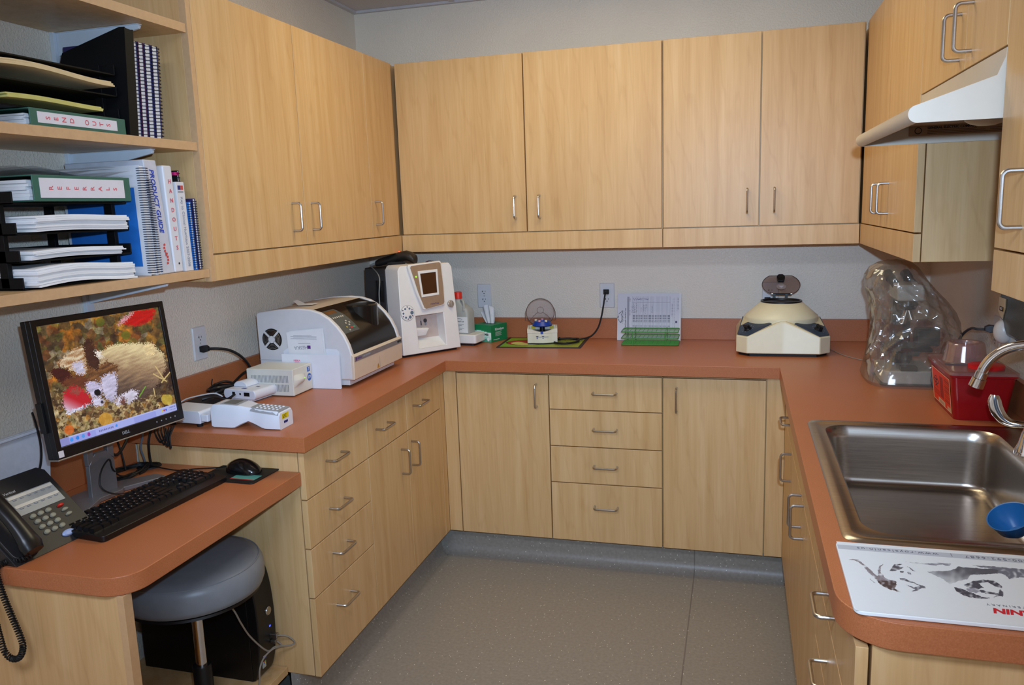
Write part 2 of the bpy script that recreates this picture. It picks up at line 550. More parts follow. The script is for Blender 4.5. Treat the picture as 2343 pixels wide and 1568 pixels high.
# ---- right run (fronts at X = 2.015)
t = thing('base_cabinet', 'maple base cabinet with one drawer over one door in the corner before the sink', 'cabinet', (2.3, -0.85, 0))
B().mat(MAPLE).box(2.039, 2.60, -1.078, -0.59, 0.136, 0.868).build('carcass', t, bevel=0.001)
front(t, 'drawer_front', 'R', XR, -1.077, -0.66, 0.712, 0.860, (-0.95, 0.790), 'a')
front(t, 'door', 'R', XR, -1.077, -0.66, 0.137, 0.708, (-1.00, 0.640))
slab('R', XR, -0.657, -0.6115, 0.137, 0.868).build('filler_strip', t, bevel=0.001)
t = thing('sink_cabinet', 'two-door maple base cabinet under the steel sink', 'cabinet', (2.3, -1.5, 0))
bb = B().mat(MAPLE); bb.box(2.039, 2.60, -1.942, -1.081, 0.136, 0.60); bb.box(2.039, 2.058, -1.942, -1.081, 0.60, 0.868); bb.build('carcass', t, bevel=0.001)
slab('R', XR, -1.940, -1.083, 0.712, 0.860).build('false_drawer_front', t, bevel=0.001)
front(t, 'door', 'R', XR, -1.493, -1.083, 0.137, 0.708, (-1.45, 0.660))
front(t, 'door', 'R', XR, -1.940, -1.496, 0.137, 0.708, (-1.535, 0.660))
t = thing('drawer_cabinet', 'four-drawer maple base cabinet at the open end of the sink counter', 'cabinet', (2.3, -2.2, 0))
bb = B().mat(MAPLE); bb.box(2.039, 2.60, -2.519, -1.944, 0.136, 0.60); bb.box(2.039, 2.60, -2.519, -2.27, 0.6, 0.868); bb.build('carcass', t, bevel=0.001)
for z0, z1, hz in ((0.712, 0.860, 0.770), (0.557, 0.708, 0.625), (0.398, 0.553, 0.47), (0.137, 0.394, 0.30)):
    front(t, 'drawer_front', 'R', XR, -2.520, -1.943, z0, z1, (-2.22, hz), 'a')

# ---- wall cabinets
ZB, ZT = 1.362, 2.203
def wall_cab(label, side, plane, a0, a1, doors, group=None, zb=ZB, zt=ZT, zdoor=1.443, valance=True, depth=0.3, vgap=0.0005):
    cx = {'L': (0.16, (a0 + a1) / 2, zb), 'N': ((a0 + a1) / 2, -0.16, zb), 'R': (2.46, (a0 + a1) / 2, zb)}[side]
    t = thing('overhead_cabinet', label, 'cabinet', cx, group)
    bx = {'L': (0.002, plane - 0.022, a0, a1), 'N': (a0, a1, plane + 0.022, -0.002), 'R': (plane + 0.022, W - 0.002, a0, a1)}[side]
    B().mat(MAPLE).box(*bx, zb, zt).build('carcass', t, bevel=0.001)
    for d0, d1, ha, hz in doors:
        front(t, 'door', side, plane, d0, d1, zdoor, zt - 0.004, (ha, hz))
    if valance:
        slab(side, plane, a0 + vgap, a1 - 0.0005, zb, zdoor - 0.004).build('valance', t, bevel=0.0008)
    return t
t = wall_cab('two-door maple wall cabinet beside the open bookshelf', 'L', 0.33, -1.732, -0.626, [(-1.7095, -1.171, -1.253, 1.542), (-1.168, -0.626, -1.121, 1.542)], vgap=0.0205)
B().mat(EDGE).box(0.3085, 0.3302, -1.7315, -1.7125, ZB, ZT).build('edge_band', t, label='orange edge band of the side panel')
wall_cab('narrow one-door maple wall cabinet in the back left corner', 'L', 0.33, -0.624, -0.02, [(-0.6225, -0.347, -0.586, 1.545)])
wall_cab('two-door maple wall cabinet above the small blue-rotor centrifuge', 'N', -0.33, 0.334, 1.5235, [(0.341, 0.9315, 0.885, 1.55), (0.9365, 1.520, 0.9945, 1.55)])
wall_cab('two-door maple wall cabinet above the large cream centrifuge, doors slightly ajar', 'N', -0.33, 1.5255, 2.292, [(1.527, 1.909, 1.864, 1.544), (1.914, 2.286, 1.969, 1.544)])
wall_cab('two-door maple wall cabinet above the plastic-covered microscope', 'R', 2.295, -1.335, -0.02, [(-0.853, -0.352, -0.80, 1.537), (-1.334, -0.857, -0.918, 1.537)])
wall_cab('short two-door maple cabinet above the range hood', 'R', 2.295, -2.053, -1.338, [(-1.765, -1.339, -1.718, 1.883), (-2.052, -1.768, -1.812, 1.887)], zb=1.806, zdoor=1.808, valance=False)
wall_cab('tall maple wall cabinet at the right edge, beyond the range hood', 'R', 2.295, -2.95, -2.056, [(-2.55, -2.057, -2.2, 1.533), (-2.949, -2.553, -2.6, 1.533)])
# ------------------------------------------------------------------ worktop, desk, sink
CT = 0.914
def arc(cx, cy, r, a0, a1, n=8):
    return [(cx + r * math.cos(R(a0 + (a1 - a0) * i / n)), cy + r * math.sin(R(a0 + (a1 - a0) * i / n))) for i in range(n + 1)]
SX0, SX1, SY0, SY1 = 2.028, 2.585, -2.245, -1.392
t = thing('worktop', 'U-shaped terracotta laminate worktop with backsplash along three walls', 'worktop', (1.3, -0.3, 0.869))
outer = [(0.001, -1.797), (0.635, -1.797), (0.635, -0.635), (1.990, -0.635)] + arc(2.080, -2.447, 0.090, 180, 270) + [(2.624, -2.537), (2.624, -0.001), (0.001, -0.001)]
hole = rrect(SX0 + 0.012, SX1 - 0.012, SY0 + 0.012, SY1 - 0.012, 0.03)
B().mat(LAM).prism(outer, 'z', 0.869, CT, [hole]).build('worktop_slab', t, bevel=0.0025, seg=2)
B().mat(LAM).box(0.001, 0.020, -1.797, -0.001, CT, 1.012).build('backsplash', t, bevel=0.0015)
B().mat(LAM).box(0.020, 2.605, -0.020, -0.001, CT, 1.012).build('backsplash', t, bevel=0.0015)
B().mat(LAM).box(2.605, 2.624, -2.537, -0.001, CT, 1.012).build('backsplash', t, bevel=0.0015)

DZ = 0.80
t = thing('desk', 'low terracotta laminate desk with a rounded front corner and maple end panel', 'desk', (0.3, -2.1, 0))
B().mat(LAM).prism([(0.001, -2.475)] + arc(0.528, -2.405, 0.07, 270, 360) + [(0.598, -1.767), (0.001, -1.767)], 'z', 0.757, DZ).build('desktop', t, bevel=0.0025)
B().mat(LAM).box(0.001, 0.019, -2.475, -1.767, DZ, 0.902).build('backsplash', t, bevel=0.0015)
B().mat(MAPLE).box(0.001, 0.560, -2.462, -2.440, 0.001, 0.7565).build('end_panel', t, bevel=0.001)
B().mat(EDGE).box(0.5605, 0.578, -2.463, -2.438, 0.001, 0.7565).build('edge_band', t, bevel=0.001)
B().mat(MAPLE).box(0.001, 0.494, -2.4395, -1.7655, 0.132, 0.156).build('footwell_shelf', t, bevel=0.001)
B().mat(VINYL).box(0.38, 0.42, -2.4395, -1.7655, 0.0005, 0.1315).build('shelf_riser', t)

# ---- sink
sst, nt_, b_ = new_mat('brushed stainless sink')
vv = coords(nt_, (9, 340, 340))
ff = noise_node(nt_, vv, 1.0, 3.0)
nt_.links.new(ramp(nt_, ff, [(0.3, (0.40, 0.35, 0.30, 1)), (0.7, (0.52, 0.46, 0.40, 1))]), b_.inputs['Base Color'])
b_.inputs['Metallic'].default_value = 1.0; b_.inputs['Roughness'].default_value = 0.27; b_.inputs['Anisotropic'].default_value = 0.4
bump(nt_, b_, ff, 0.04, 0.0008)
SINKM = sst
t = thing('sink', 'large single-bowl stainless steel sink set into the worktop', 'sink', (2.3, -1.8, 0.73))
bx0, bx1, by0, by1 = 2.075, 2.490, -2.195, -1.440
BR_ = 0.022
def ring(x0, x1, y0, y1, r, z, seg=6):
    return [(p[0], p[1], z) for p in rrect(x0, x1, y0, y1, r, seg)]
bz = 0.752
rings = [ring(SX0, SX1, SY0, SY1, 0.03, CT + 0.0005), ring(SX0 + 0.004, SX1 - 0.004, SY0 + 0.004, SY1 - 0.004, 0.03, CT + 0.005),
         ring(SX0 + 0.020, SX1 - 0.020, SY0 + 0.020, SY1 - 0.020, 0.03, CT + 0.0055), ring(SX0 + 0.026, SX1 - 0.026, SY0 + 0.026, SY1 - 0.026, 0.035, CT + 0.003)]
B().mat(SINKM).loft(rings + [ring(bx0 - 0.006, bx1 + 0.006, by0 - 0.006, by1 + 0.006, 0.06, CT + 0.003)], False, False).build('rim', t, angle=50)
rings = [ring(bx0 - 0.006, bx1 + 0.006, by0 - 0.006, by1 + 0.006, 0.06, CT + 0.003), ring(bx0, bx1, by0, by1, 0.06, CT - 0.006),
         ring(bx0 + 0.004, bx1 - 0.004, by0 + 0.004, by1 - 0.004, 0.06, CT - 0.03), ring(bx0 + 0.010, bx1 - 0.010, by0 + 0.010, by1 - 0.010, 0.06, bz + BR_)]
for i in range(1, 6):
    a = R(90 * i / 5)
    k = 0.010 + BR_ * (1 - math.cos(a))
    rings.append(ring(bx0 + k, bx1 - k, by0 + k, by1 - k, 0.06, bz + BR_ * (1 - math.sin(a))))
B().mat(SINKM).loft(rings, False, True).build('bowl', t, angle=60)
B().mat(STEEL).lathe([(0.045, bz + 0.0015), (0.043, bz + 0.004), (0.036, bz + 0.002), (0.03, bz + 0.001), (0.0001, bz + 0.001)], (2.31, -1.86, 0), 28).build('drain', t)

# ------------------------------------------------------------------ open bookshelf on brackets
SZ = (1.376, 1.741, 2.066)          # undersides
SHT = 0.024
METALW = plain('white enamelled steel', (208, 214, 222), 0.4, var=0.02)
names = ('lowest maple shelf of the wall-hung bookcase, holding letter trays and reference books', 'middle maple shelf of the wall-hung bookcase, holding folders and spiral notebooks', 'top maple shelf of the wall-hung bookcase')
for z, lb in zip(SZ, names):
    t = thing('bookcase_shelf', lb, 'shelf', (0.16, -2.3, z), 'wall-hung bookcase shelves')
    B().mat(MAPLE).box(0.008, 0.3245, -2.95, -1.7335, z, z + SHT).build('shelf_board', t)
    B().mat(EDGE).box(0.3245, 0.3265, -2.95, -1.7335, z, z + SHT).build('edge_band', t)
for y, w in ((-1.872, 'right'), (-2.62, 'left')):
    t = thing('shelf_standard', 'white slotted wall standard carrying shelf brackets' if w == 'right' else 'second white slotted wall standard, beyond the left frame edge', 'shelf bracket', (0.0, y, 1.3), 'shelf standards')
    b = B().mat(METALW); b.box(0.0005, 0.014, y - 0.014, y + 0.014, 1.27, 2.45); b.build('upright', t, bevel=0.001)
    for z in SZ:
        b = B().mat(METALW)
        b.prism([(0.0145, z - 0.001), (0.285, z - 0.001), (0.290, z - 0.006), (0.286, z - 0.013), (0.0145, z - 0.062)], 'y', y - 0.004, y + 0.004)
        b.box(0.0145, 0.288, y - 0.009, y + 0.009, z - 0.0025, z - 0.0005)
        b.build('bracket', t, bevel=0.0008)

# ---- paper, binders, books
GREEN = plain('green binder vinyl', (52, 98, 84), 0.42, var=0.05)
REDINK = plain('red ink', (206, 92, 100), 0.7)
BLUEINK = plain('blue ink', (32, 58, 170), 0.7)
PURPLE = plain('purple ink', (84, 40, 120), 0.6)
NAVYINK = plain('navy ink', (30, 40, 110), 0.6)
BLACKINK = plain('black ink', (30, 28, 32), 0.7)
GREYINK = plain('grey ink', (150, 150, 156), 0.7)
LABELW = plain('white label', (216, 210, 214), 0.6, var=0.02)

def stack_of_paper(bm, x0, x1, y0, y1, z, h, n=7, skew=0.008, seed=1, curl=0.0):
    rnd = random.Random(seed)
    zz = z
    for i in range(n):
        dx = rnd.uniform(-skew, skew); dy = rnd.uniform(-skew, skew); hh = h / n
        pts = []
        for k in range(9):
            yy = y0 + (y1 - y0) * k / 8
            pts.append((yy + dy, zz + curl * math.sin(PI * k / 8 * 1.5) + curl * 0.4 * math.sin(5 * k / 8 + seed)))
        poly = pts + [(p[0], p[1] + hh * 0.96) for p in reversed(pts)]
        bm.prism(poly, 'x', x0 + dx, x1 + dx)
        zz += hh
    return bm

def binder(name, label, yc0, yc1, z0, z1, xf, depth, word, gaps):
    """ring binder lying flat, spine towards the room"""
    t = thing(name, label, 'binder', (xf - depth / 2, (yc0 + yc1) / 2, z0), None)
    b = B().mat(GREEN)
    b.box(xf - 0.003, xf, yc0, yc1, z0, z1); b.box(xf - depth, xf - 0.003, yc0, yc1, z0, z0 + 0.003); b.box(xf - depth, xf - 0.003, yc0, yc1, z1 - 0.003, z1)
    b.build('cover', t, bevel=0.0012)
    b = B().mat(PAPER); stack_of_paper(b, xf - depth + 0.012, xf - 0.03, yc0 + 0.012, yc1 - 0.01, z0 + 0.004, (z1 - z0) - 0.014, 6, 0.004, 5)
    b.build('pages', t)
    b = B().mat(STEEL)
    for yy in (yc0 + 0.03, (yc0 + yc1) / 2, yc1 - 0.03):
        b.tube([(xf - 0.02 + 0.012 * math.cos(R(a)), yy, (z0 + z1) / 2 + 0.013 * math.sin(R(a))) for a in range(0, 361, 30)], 0.0012, 6)
    b.build('rings', t)
    b = B().mat(LABELW); ly0, ly1 = yc0 + 0.018, yc1 - 0.022
    if word.startswith('S'): ly0, ly1 = yc0 + 0.02, yc1 - 0.03
    b.box(xf, xf + 0.0006, ly0, ly1, z0 + 0.008, z1 - 0.007)
    b.mat(REDINK)
    n = len(word)
    for i, ch in enumerate(word):
        if ch == ' ': continue
        yy = ly0 + (ly1 - ly0) * (0.12 + 0.76 * i / (n - 1))
        b.text(ch, 0.017, frame((xf + 0.0007, yy, (z0 + z1) / 2), (0, 0, 1), (0, -1, 0)), bold=0.0002)
    b.build('spine_label', t, label='white spine label with red hand-lettered capitals')
    return t
SH1, SH2 = SZ[0] + SHT, SZ[1] + SHT
binder('ring_binder', 'green ring binder labelled REFERRALS lying on the letter trays', -2.30, -2.001, 1.5985, 1.658, 0.312, 0.27, 'REFERRALS', 0)
binder('ring_binder', 'green ring binder labelled SEND OUTS lying flat on the middle shelf', -2.285, -1.995, SH2 + 0.0005, SH2 + 0.040, 0.314, 0.27, 'SEND OUTS', 0)

def letter_tray(label, y0, y1, levels, zb, x0, x1, group):
    t = thing('letter_tray', label, 'letter tray', ((x0 + x1) / 2, (y0 + y1) / 2, zb), group)
    for z in levels:
        b = B().mat(TRAYM)
        b.box(x0, x1, y0, y1, z, z + 0.004)
        b.box(x0, x1, y0, y0 + 0.004, z, z + 0.028); b.box(x0, x1, y1 - 0.004, y1, z, z + 0.028); b.box(x0, x0 + 0.004, y0, y1, z, z + 0.028)
        b.build('tray', t, bevel=0.001)
    for (px, py) in ((x0 + 0.006, y0 + 0.006), (x0 + 0.006, y1 - 0.006), (x1 - 0.05, y0 + 0.006), (x1 - 0.05, y1 - 0.006)):
        B().mat(TRAYM).box(px - 0.012, px + 0.012, py - 0.006, py + 0.006, levels[0] + 0.004, levels[-1] + 0.028).build('post', t, bevel=0.001)
    return t
TRAYM = plain('matt black tray plastic', (9, 9, 10), 0.6, spec=0.25)
lv = (SH1 + 0.001, 1.462, 1.524, 1.593)
letter_tray('four-tier black letter tray holding loose papers on the lowest shelf', -2.335, -1.990, lv, SH1, 0.03, 0.285, 'black letter trays')
def paper_pile(label, x0, x1, y0, y1, z, h, n, seed, curl, mat=None, group='papers in the letter trays'):
    b = B().mat(mat or PAPER); stack_of_paper(b, x0, x1, y0, y1, z, h, n, 0.006, seed, curl)
    return tag(b.build('paper_pile', angle=30), label, 'papers', group)
paper_pile('thick curling white paper pile in the tray just below the REFERRALS binder', 0.06, 0.308, -2.30, -2.018, 1.530, 0.036, 8, 3, 0.004)
paper_pile('thin white paper pile in the second letter tray from the bottom', 0.06, 0.30, -2.31, -2.035, 1.468, 0.020, 6, 4, 0.003)
paper_pile('thick splayed white paper pile in the bottom letter tray', 0.06, 0.312, -2.32, -2.018, SH1 + 0.006, 0.042, 9, 6, 0.004)
lv2 = (1.812 - 0.006, 1.862, 1.915)
letter_tray('three-tier black letter tray on the middle shelf, above the SEND OUTS binder', -2.345, -1.985, lv2, SH2, 0.03, 0.292, 'black letter trays')
for px, py in ((0.06, -2.33), (0.06, -2.0), (0.24, -2.33), (0.24, -2.0)):
    pass
MANILA = plain('manila folder', (214, 188, 142), 0.7)
YELLOWF = plain('yellow folder', (196, 186, 108), 0.7)
paper_pile('buff manila folders bowed over the upper black tray on the middle shelf', 0.05, 0.315, -2.345, -2.02, 1.888, 0.012, 3, 8, 0.006, MANILA, 'folders in the letter trays')
paper_pile('yellow folders sagging in the lower black tray on the middle shelf', 0.05, 0.315, -2.335, -2.065, 1.820, 0.011, 3, 9, 0.004, YELLOWF, 'folders in the letter trays')

# upright books, leaning about the X axis
def lean_box(bm, x0, x1, y0, y1, z0, z1, lean):
    """lean > 0 : top tips towards -Y"""
    d = math.tan(lean) * (z1 - z0)
    vs = [(x, y, z0) for y in (y0, y1) for x in (x0, x1)] + [(x, y - d, z1) for y in (y0, y1) for x in (x0, x1)]
    return bm.add(vs, [(0, 1, 3, 2), (4, 6, 7, 5), (0, 4, 5, 1), (2, 3, 7, 6), (0, 2, 6, 4), (1, 5, 7, 3)])
def leanM(x, yb, zb, lean, up, size_dir='cw'):
    upv = Vector((0, -math.sin(lean), math.cos(lean))); rt = Vector((0, math.cos(lean), math.sin(lean)))
    o = Vector((x, yb, zb)) + upv * up
    return o, upv, rt
BWHITE = plain('white book cover', (214, 212, 216), 0.35, var=0.02)
t = thing('ring_binder', 'grey-white ring binder titled PRODUCT GUIDE leaning on the lowest shelf', 'binder', (0.2, -1.885, SH1))
ln = R(5.5)
b = B().mat(plain('pale grey vinyl', (196, 196, 204), 0.4)); lean_box(b, 0.05, 0.310, -1.912, -1.863, SH1 + 0.0005, SH1 + 0.308, ln)
b.build('cover', t, bevel=0.003)
o, up, rt = leanM(0.3108, -1.888, SH1, ln, 0.200)
b = B().mat(BLUEINK).text('PRODUCT GUIDE', 0.0215, frame(o, -up, rt), shear=0.25, bold=0.0004); b.build('title', t, label='blue bold italic PRODUCT GUIDE')
o, up, rt = leanM(0.3108, -1.885, SH1, ln, 0.055)
b = B().mat(plain('scarlet ink', (205, 70, 60), 0.6)).text('Sn', 0.012, frame(o, -up, rt), shear=0.3, bold=0.0006)
for i in range(7):
    o2, up, rt = leanM(0.3108, -1.885 + 0.004 * math.sin(i), SH1, ln, 0.03 + i * 0.0085)
    b.add([o2 - rt * 0.004 - up * 0.004, o2 + rt * 0.004 - up * 0.003, o2 + rt * 0.003 + up * 0.003, o2 - rt * 0.004 + up * 0.002], [(0, 1, 2, 3)])
b.build('maker_mark', t, label='small red script mark')
t = thing('ring_binder', 'white ring binder labelled HANDOUTS down its spine, on the lowest shelf', 'binder', (0.2, -1.84, SH1))
b = B().mat(BWHITE); lean_box(b, 0.05, 0.310, -1.8605, -1.824, SH1 + 0.0005, SH1 + 0.296, R(1.5)); b.build('cover', t, bevel=0.005, seg=3)
b = B().mat(REDINK)
for i, ch in enumerate('HANDOUTS'):
    o, up, rt = leanM(0.3108, -1.8405, SH1, R(1.5), 0.252 - i * 0.0262)
    b.text(ch, 0.0165, frame(o, rt, up), bold=0.0003)
b.build('title', t, label='red letters stacked down the spine')
b = B().mat(BLACKINK).lathe([(0.0032, 0), (0.0001, 0.0004)], (0, 0, 0), 12, Matrix.Translation((0.3106, -1.841, SH1 + 0.025)) @ Matrix.Rotation(PI / 2, 4, 'Y')); b.build('finger_hole', t)
t = thing('book', 'thin pale green book between the HANDOUTS binder and the nutrition guide', 'book', (0.2, -1.82, SH1))
b = B().mat(plain('mint card', (140, 180, 172), 0.6)); lean_box(b, 0.06, 0.300, -1.8225, -1.817, SH1 + 0.0005, SH1 + 0.285, R(1.5)); b.build('cover', t, bevel=0.0006)
t = thing('book', 'white paperback titled Key to Clinical Nutrition on the lowest shelf', 'book', (0.2, -1.80, SH1))
b = B().mat(BWHITE); lean_box(b, 0.07, 0.310, -1.8145, -1.781, SH1 + 0.0005, SH1 + 0.252, R(1.5)); b.build('cover', t, bevel=0.001)
o, up, rt = leanM(0.3108, -1.798, SH1, R(1.5), 0.112)
b = B().mat(GREYINK).text('Key to Clinical Nutrition 2007-2008', 0.0135, frame(o, -up, rt)); b.build('title', t, label='grey title running down the spine')
o, up, rt = leanM(0.3108, -1.798, SH1, R(1.5), 0.236)
b = B().mat(NAVYINK).box(0.3104, 0.3108, o.y - 0.011, o.y - 0.0005, o.z - 0.006, o.z + 0.006); b.mat(plain('scarlet ink', (205, 70, 60), 0.6)).box(0.3104, 0.3108, o.y + 0.0005, o.y + 0.011, o.z - 0.006, o.z + 0.006)
b.mat(GREYINK).box(0.3104, 0.3108, o.y - 0.011, o.y + 0.011, o.z - 0.014, o.z - 0.009)
b.build('publisher_mark', t, label='small blue and red flag-like squares')

WIRE = plain('dark binding wire', (34, 38, 60), 0.35, 0.3)
def spiral(bm, x, y, z0, z1, r, n, lean=0.0):
    for i in range(n):
        z = z0 + (z1 - z0) * i / (n - 1); dy = -math.tan(lean) * (z - z0)
        bm.tube([(x + r * math.cos(R(a)), y + dy + r * math.sin(R(a)), z) for a in range(-150, 151, 30)], 0.0011, 5)
    return bm
def notebook(label, x0, x1, y0, y1, z0, h, cover, lean, n, page=PAPER, group='spiral notebooks'):
    t = thing('spiral_notebook', label, 'notebook', ((x0 + x1) / 2, (y0 + y1) / 2, z0), group)
    b = B().mat(page); lean_box(b, x0, x1, y0 + 0.0015, y1 - 0.0015, z0 + 0.002, z0 + h - 0.002, lean); b.build('pages', t)
    b = B().mat(cover); lean_box(b, x0, x1 + 0.002, y0, y0 + 0.0012, z0, z0 + h, lean); lean_box(b, x0, x1 + 0.002, y1 - 0.0012, y1, z0, z0 + h, lean); b.build('cover', t)
    b = B().mat(WIRE); spiral(b, x1 + 0.001, (y0 + y1) / 2, z0 + 0.008, z0 + h - 0.008, (y1 - y0) * 0.62, n, lean); b.build('wire_binding', t)
    return t
BLUECOV = plain('bright blue cover', (40, 110, 190), 0.4)
NAVYCOV = plain('navy cover', (44, 40, 92), 0.4)
# leaning pair with a blue front cover on the lowest shelf
t = notebook('tall spiral-bound manual with a pale cover and blue panel, leaning on the lowest shelf', 0.05, 0.306, -1.9545, -1.931, SH1 + 0.0005, 0.292, BWHITE, R(0.6), 44)
ln = R(0.6)
o, up, rt = leanM(0.0, -1.955, SH1, ln, 0.0)
vs = []
for xx in (0.06, 0.286):
    for h in (0.025, 0.235):
        p = o + up * h; vs.append((xx, p.y - 0.0006, p.z))
b = B().mat(BLUECOV).add(vs, [(0, 1, 3, 2)]); b.build('cover_panel', t, label='bright blue panel on the front cover')
notebook('shorter spiral-bound manual behind the one with the blue panel', 0.05, 0.307, -1.9285, -1.9145, SH1 + 0.0005, 0.262, BWHITE, R(1.2), 40)
notebook('black desk diary with a pink tab at the right end of the lowest shelf', 0.05, 0.285, -1.780, -1.772, SH1 + 0.0005, 0.285, plain('black cover', (20, 20, 22), 0.4), R(0.5), 24)
notebook('small blue wire-bound notebook, second from the right end of the lowest shelf', 0.08, 0.305, -1.768, -1.758, SH1 + 0.0005, 0.196, BLUECOV, R(1.0), 28)
notebook('small checker-edged wire-bound notebook at the right end of the lowest shelf', 0.08, 0.309, -1.7555, -1.744, SH1 + 0.0005, 0.205, NAVYCOV, R(0.6), 28)
tab = B().mat(plain('magenta tab', (190, 30, 110), 0.5)).box(0.255, 0.287, -1.794, -1.776, SH1 + 0.272, SH1 + 0.281)
tag(tab.build('page_marker'), 'magenta page marker sticking from the black desk diary', 'page marker')
# spiral notebooks and black binder on the middle shelf
ys = [(-1.943, -1.924), (-1.919, -1.900), (-1.895, -1.874), (-1.868, -1.847)]
lbs = ['first', 'second', 'third', 'last']
for i, (a, c) in enumerate(ys):
    notebook('dark wire-bound notebook, %s of four counted from the black magazine file' % lbs[i], 0.08, 0.300, a, c, SH2 + 0.0005, 0.248, NAVYCOV if i != 1 else plain('maroon cover', (80, 24, 60), 0.4), R(-4.0), 26, group='wire-bound notebooks on the middle shelf')
t = thing('magazine_file', 'tall black slope-topped magazine file beside the wire-bound notebooks', 'magazine file', (0.17, -1.965, SH2))
MF = Matrix.Translation((0, -1.952, SH2 + 0.0005)) @ Matrix.Rotation(R(-4.5), 4, 'X') @ Matrix.Translation((0, 1.952, -SH2 - 0.0005))
mfp = [(0.05, SH2 + 0.0005), (0.316, SH2 + 0.0005), (0.316, 2.036), (0.300, 2.037), (0.115, 1.987), (0.105, 1.955), (0.05, 1.945)]
b = B(MF).mat(TRAYM); b.prism(mfp, 'y', -1.984, -1.981); b.prism(mfp, 'y', -1.956, -1.953); b.prism([(-1.981, SH2 + 0.001), (-1.956, SH2 + 0.001), (-1.956, 2.034), (-1.981, 2.034)], 'x', 0.313, 0.316); b.prism([(-1.981, SH2 + 0.001), (-1.956, SH2 + 0.001), (-1.956, 1.945), (-1.981, 1.945)], 'x', 0.05, 0.053); b.box(0.053, 0.313, -1.981, -1.956, SH2 + 0.001, SH2 + 0.004); b.build('file_box', t)
# clear tumbler with a pencil at the frame edge of the middle shelf
t = thing('drinking_glass', 'clear glass tumbler at the front edge of the middle shelf', 'glass', (0.30, -2.385, SH2))
GLASS = plain('clear glass', (235, 238, 240), 0.03, trans=1.0, var=0.0)
B().mat(GLASS).lathe([(0.0001, 0.001), (0.027, 0.001), (0.033, 0.10), (0.0315, 0.10), (0.026, 0.006), (0.0001, 0.006)], (0.285, -2.39, SH2), 24).build('tumbler', t)
# clipped papers above the REFERRALS binder
pl = plain('clear sheet protector', (190, 205, 220), 0.15, alpha=0.55)
b = B().mat(pl)
for i, (dy, dz) in enumerate(((0, 0), (0.02, 0.006), (-0.03, 0.012))):
    ringp = []
    for k in range(10):
        yy = -2.30 + 0.30 * k / 9 + dy
        ringp.append([(0.04, yy, 1.664 + dz + 0.006 * math.sin(k * 0.7 + i)), (0.30, yy, 1.663 + dz + 0.010 * math.sin(k * 0.6 + 1 + i))])
    vs = [p for r_ in ringp for p in r_]
    b.add(vs, [(2 * k, 2 * k + 1, 2 * k + 3, 2 * k + 2) for k in range(9)])
tag(b.build('sheet_protectors', normals=False), 'loose clear sheet protectors lying on the REFERRALS binder', 'sheet protectors')
# ------------------------------------------------------------------ monitor
yaw = R(83.4); tilt = R(5.9)
cen = Vector((0.240, -2.059, 1.154))
MS = Matrix.Translation(cen) @ Matrix.Rotation(yaw, 4, 'Z') @ Matrix.Rotation(-tilt, 4, 'X')   # local: x along the screen, z up, -y towards the viewer
t = thing('computer_monitor', 'black flat-panel computer monitor on a silver stand showing a puppy photo', 'monitor', (0.2, -2.06, DZ))
hw, hh = 0.188, 0.1505
bz_ = 0.0155
b = B(MS).mat(BLACK)
b.prism([(-hw - bz_, -hh - 0.028), (hw + bz_, -hh - 0.028), (hw + bz_, hh + bz_), (-hw - bz_, hh + bz_)], 'y', -0.006, 0.012, [[(-hw, -hh), (hw, -hh), (hw, hh), (-hw, hh)]])
b.box(-hw - bz_, hw + bz_, 0.012, 0.030, -hh - 0.028, hh + bz_)
b.prism([(-0.15, -0.13), (0.15, -0.13), (0.15, 0.12), (-0.15, 0.12)], 'y', 0.030, 0.058)
b.build('bezel', t, bevel=0.002)
b = B(MS).mat(plain('dull silver plastic', (168, 158, 148), 0.35, 0.6)); b.box(-hw - bz_, hw + bz_, -0.0065, 0.030, -hh - 0.032, -hh - 0.0285); b.build('lower_trim', t, bevel=0.001)
b = B(MS).mat(BLACK).box(-hw - bz_ - 0.006, -hw - bz_, 0.008, 0.028, -0.11, -0.035); b.build('side_port_housing', t, bevel=0.001)
b = B(MS).mat(GREY)
b.text('DELL', 0.011, MS.inverted() @ MS @ frame((0.0, -0.0068, -hh - 0.014), (1, 0, 0), (0, 0, 1)), bold=0.0003)
for i in range(5):
    b.lathe([(0.0022, 0), (0.0018, 0.0006), (0.0001, 0.0008)], (0, 0, 0), 10, Matrix.Translation((0.105 + i * 0.0165, -0.0062, -hh - 0.014)) @ Matrix.Rotation(PI / 2, 4, 'X'))
b.build('front_lettering', t)
b = B(MS).mat(LABELW).box(-hw - 0.012, -hw + 0.002, -0.0068, -0.0061, -hh - 0.024, -hh - 0.008); b.build('sticker', t)

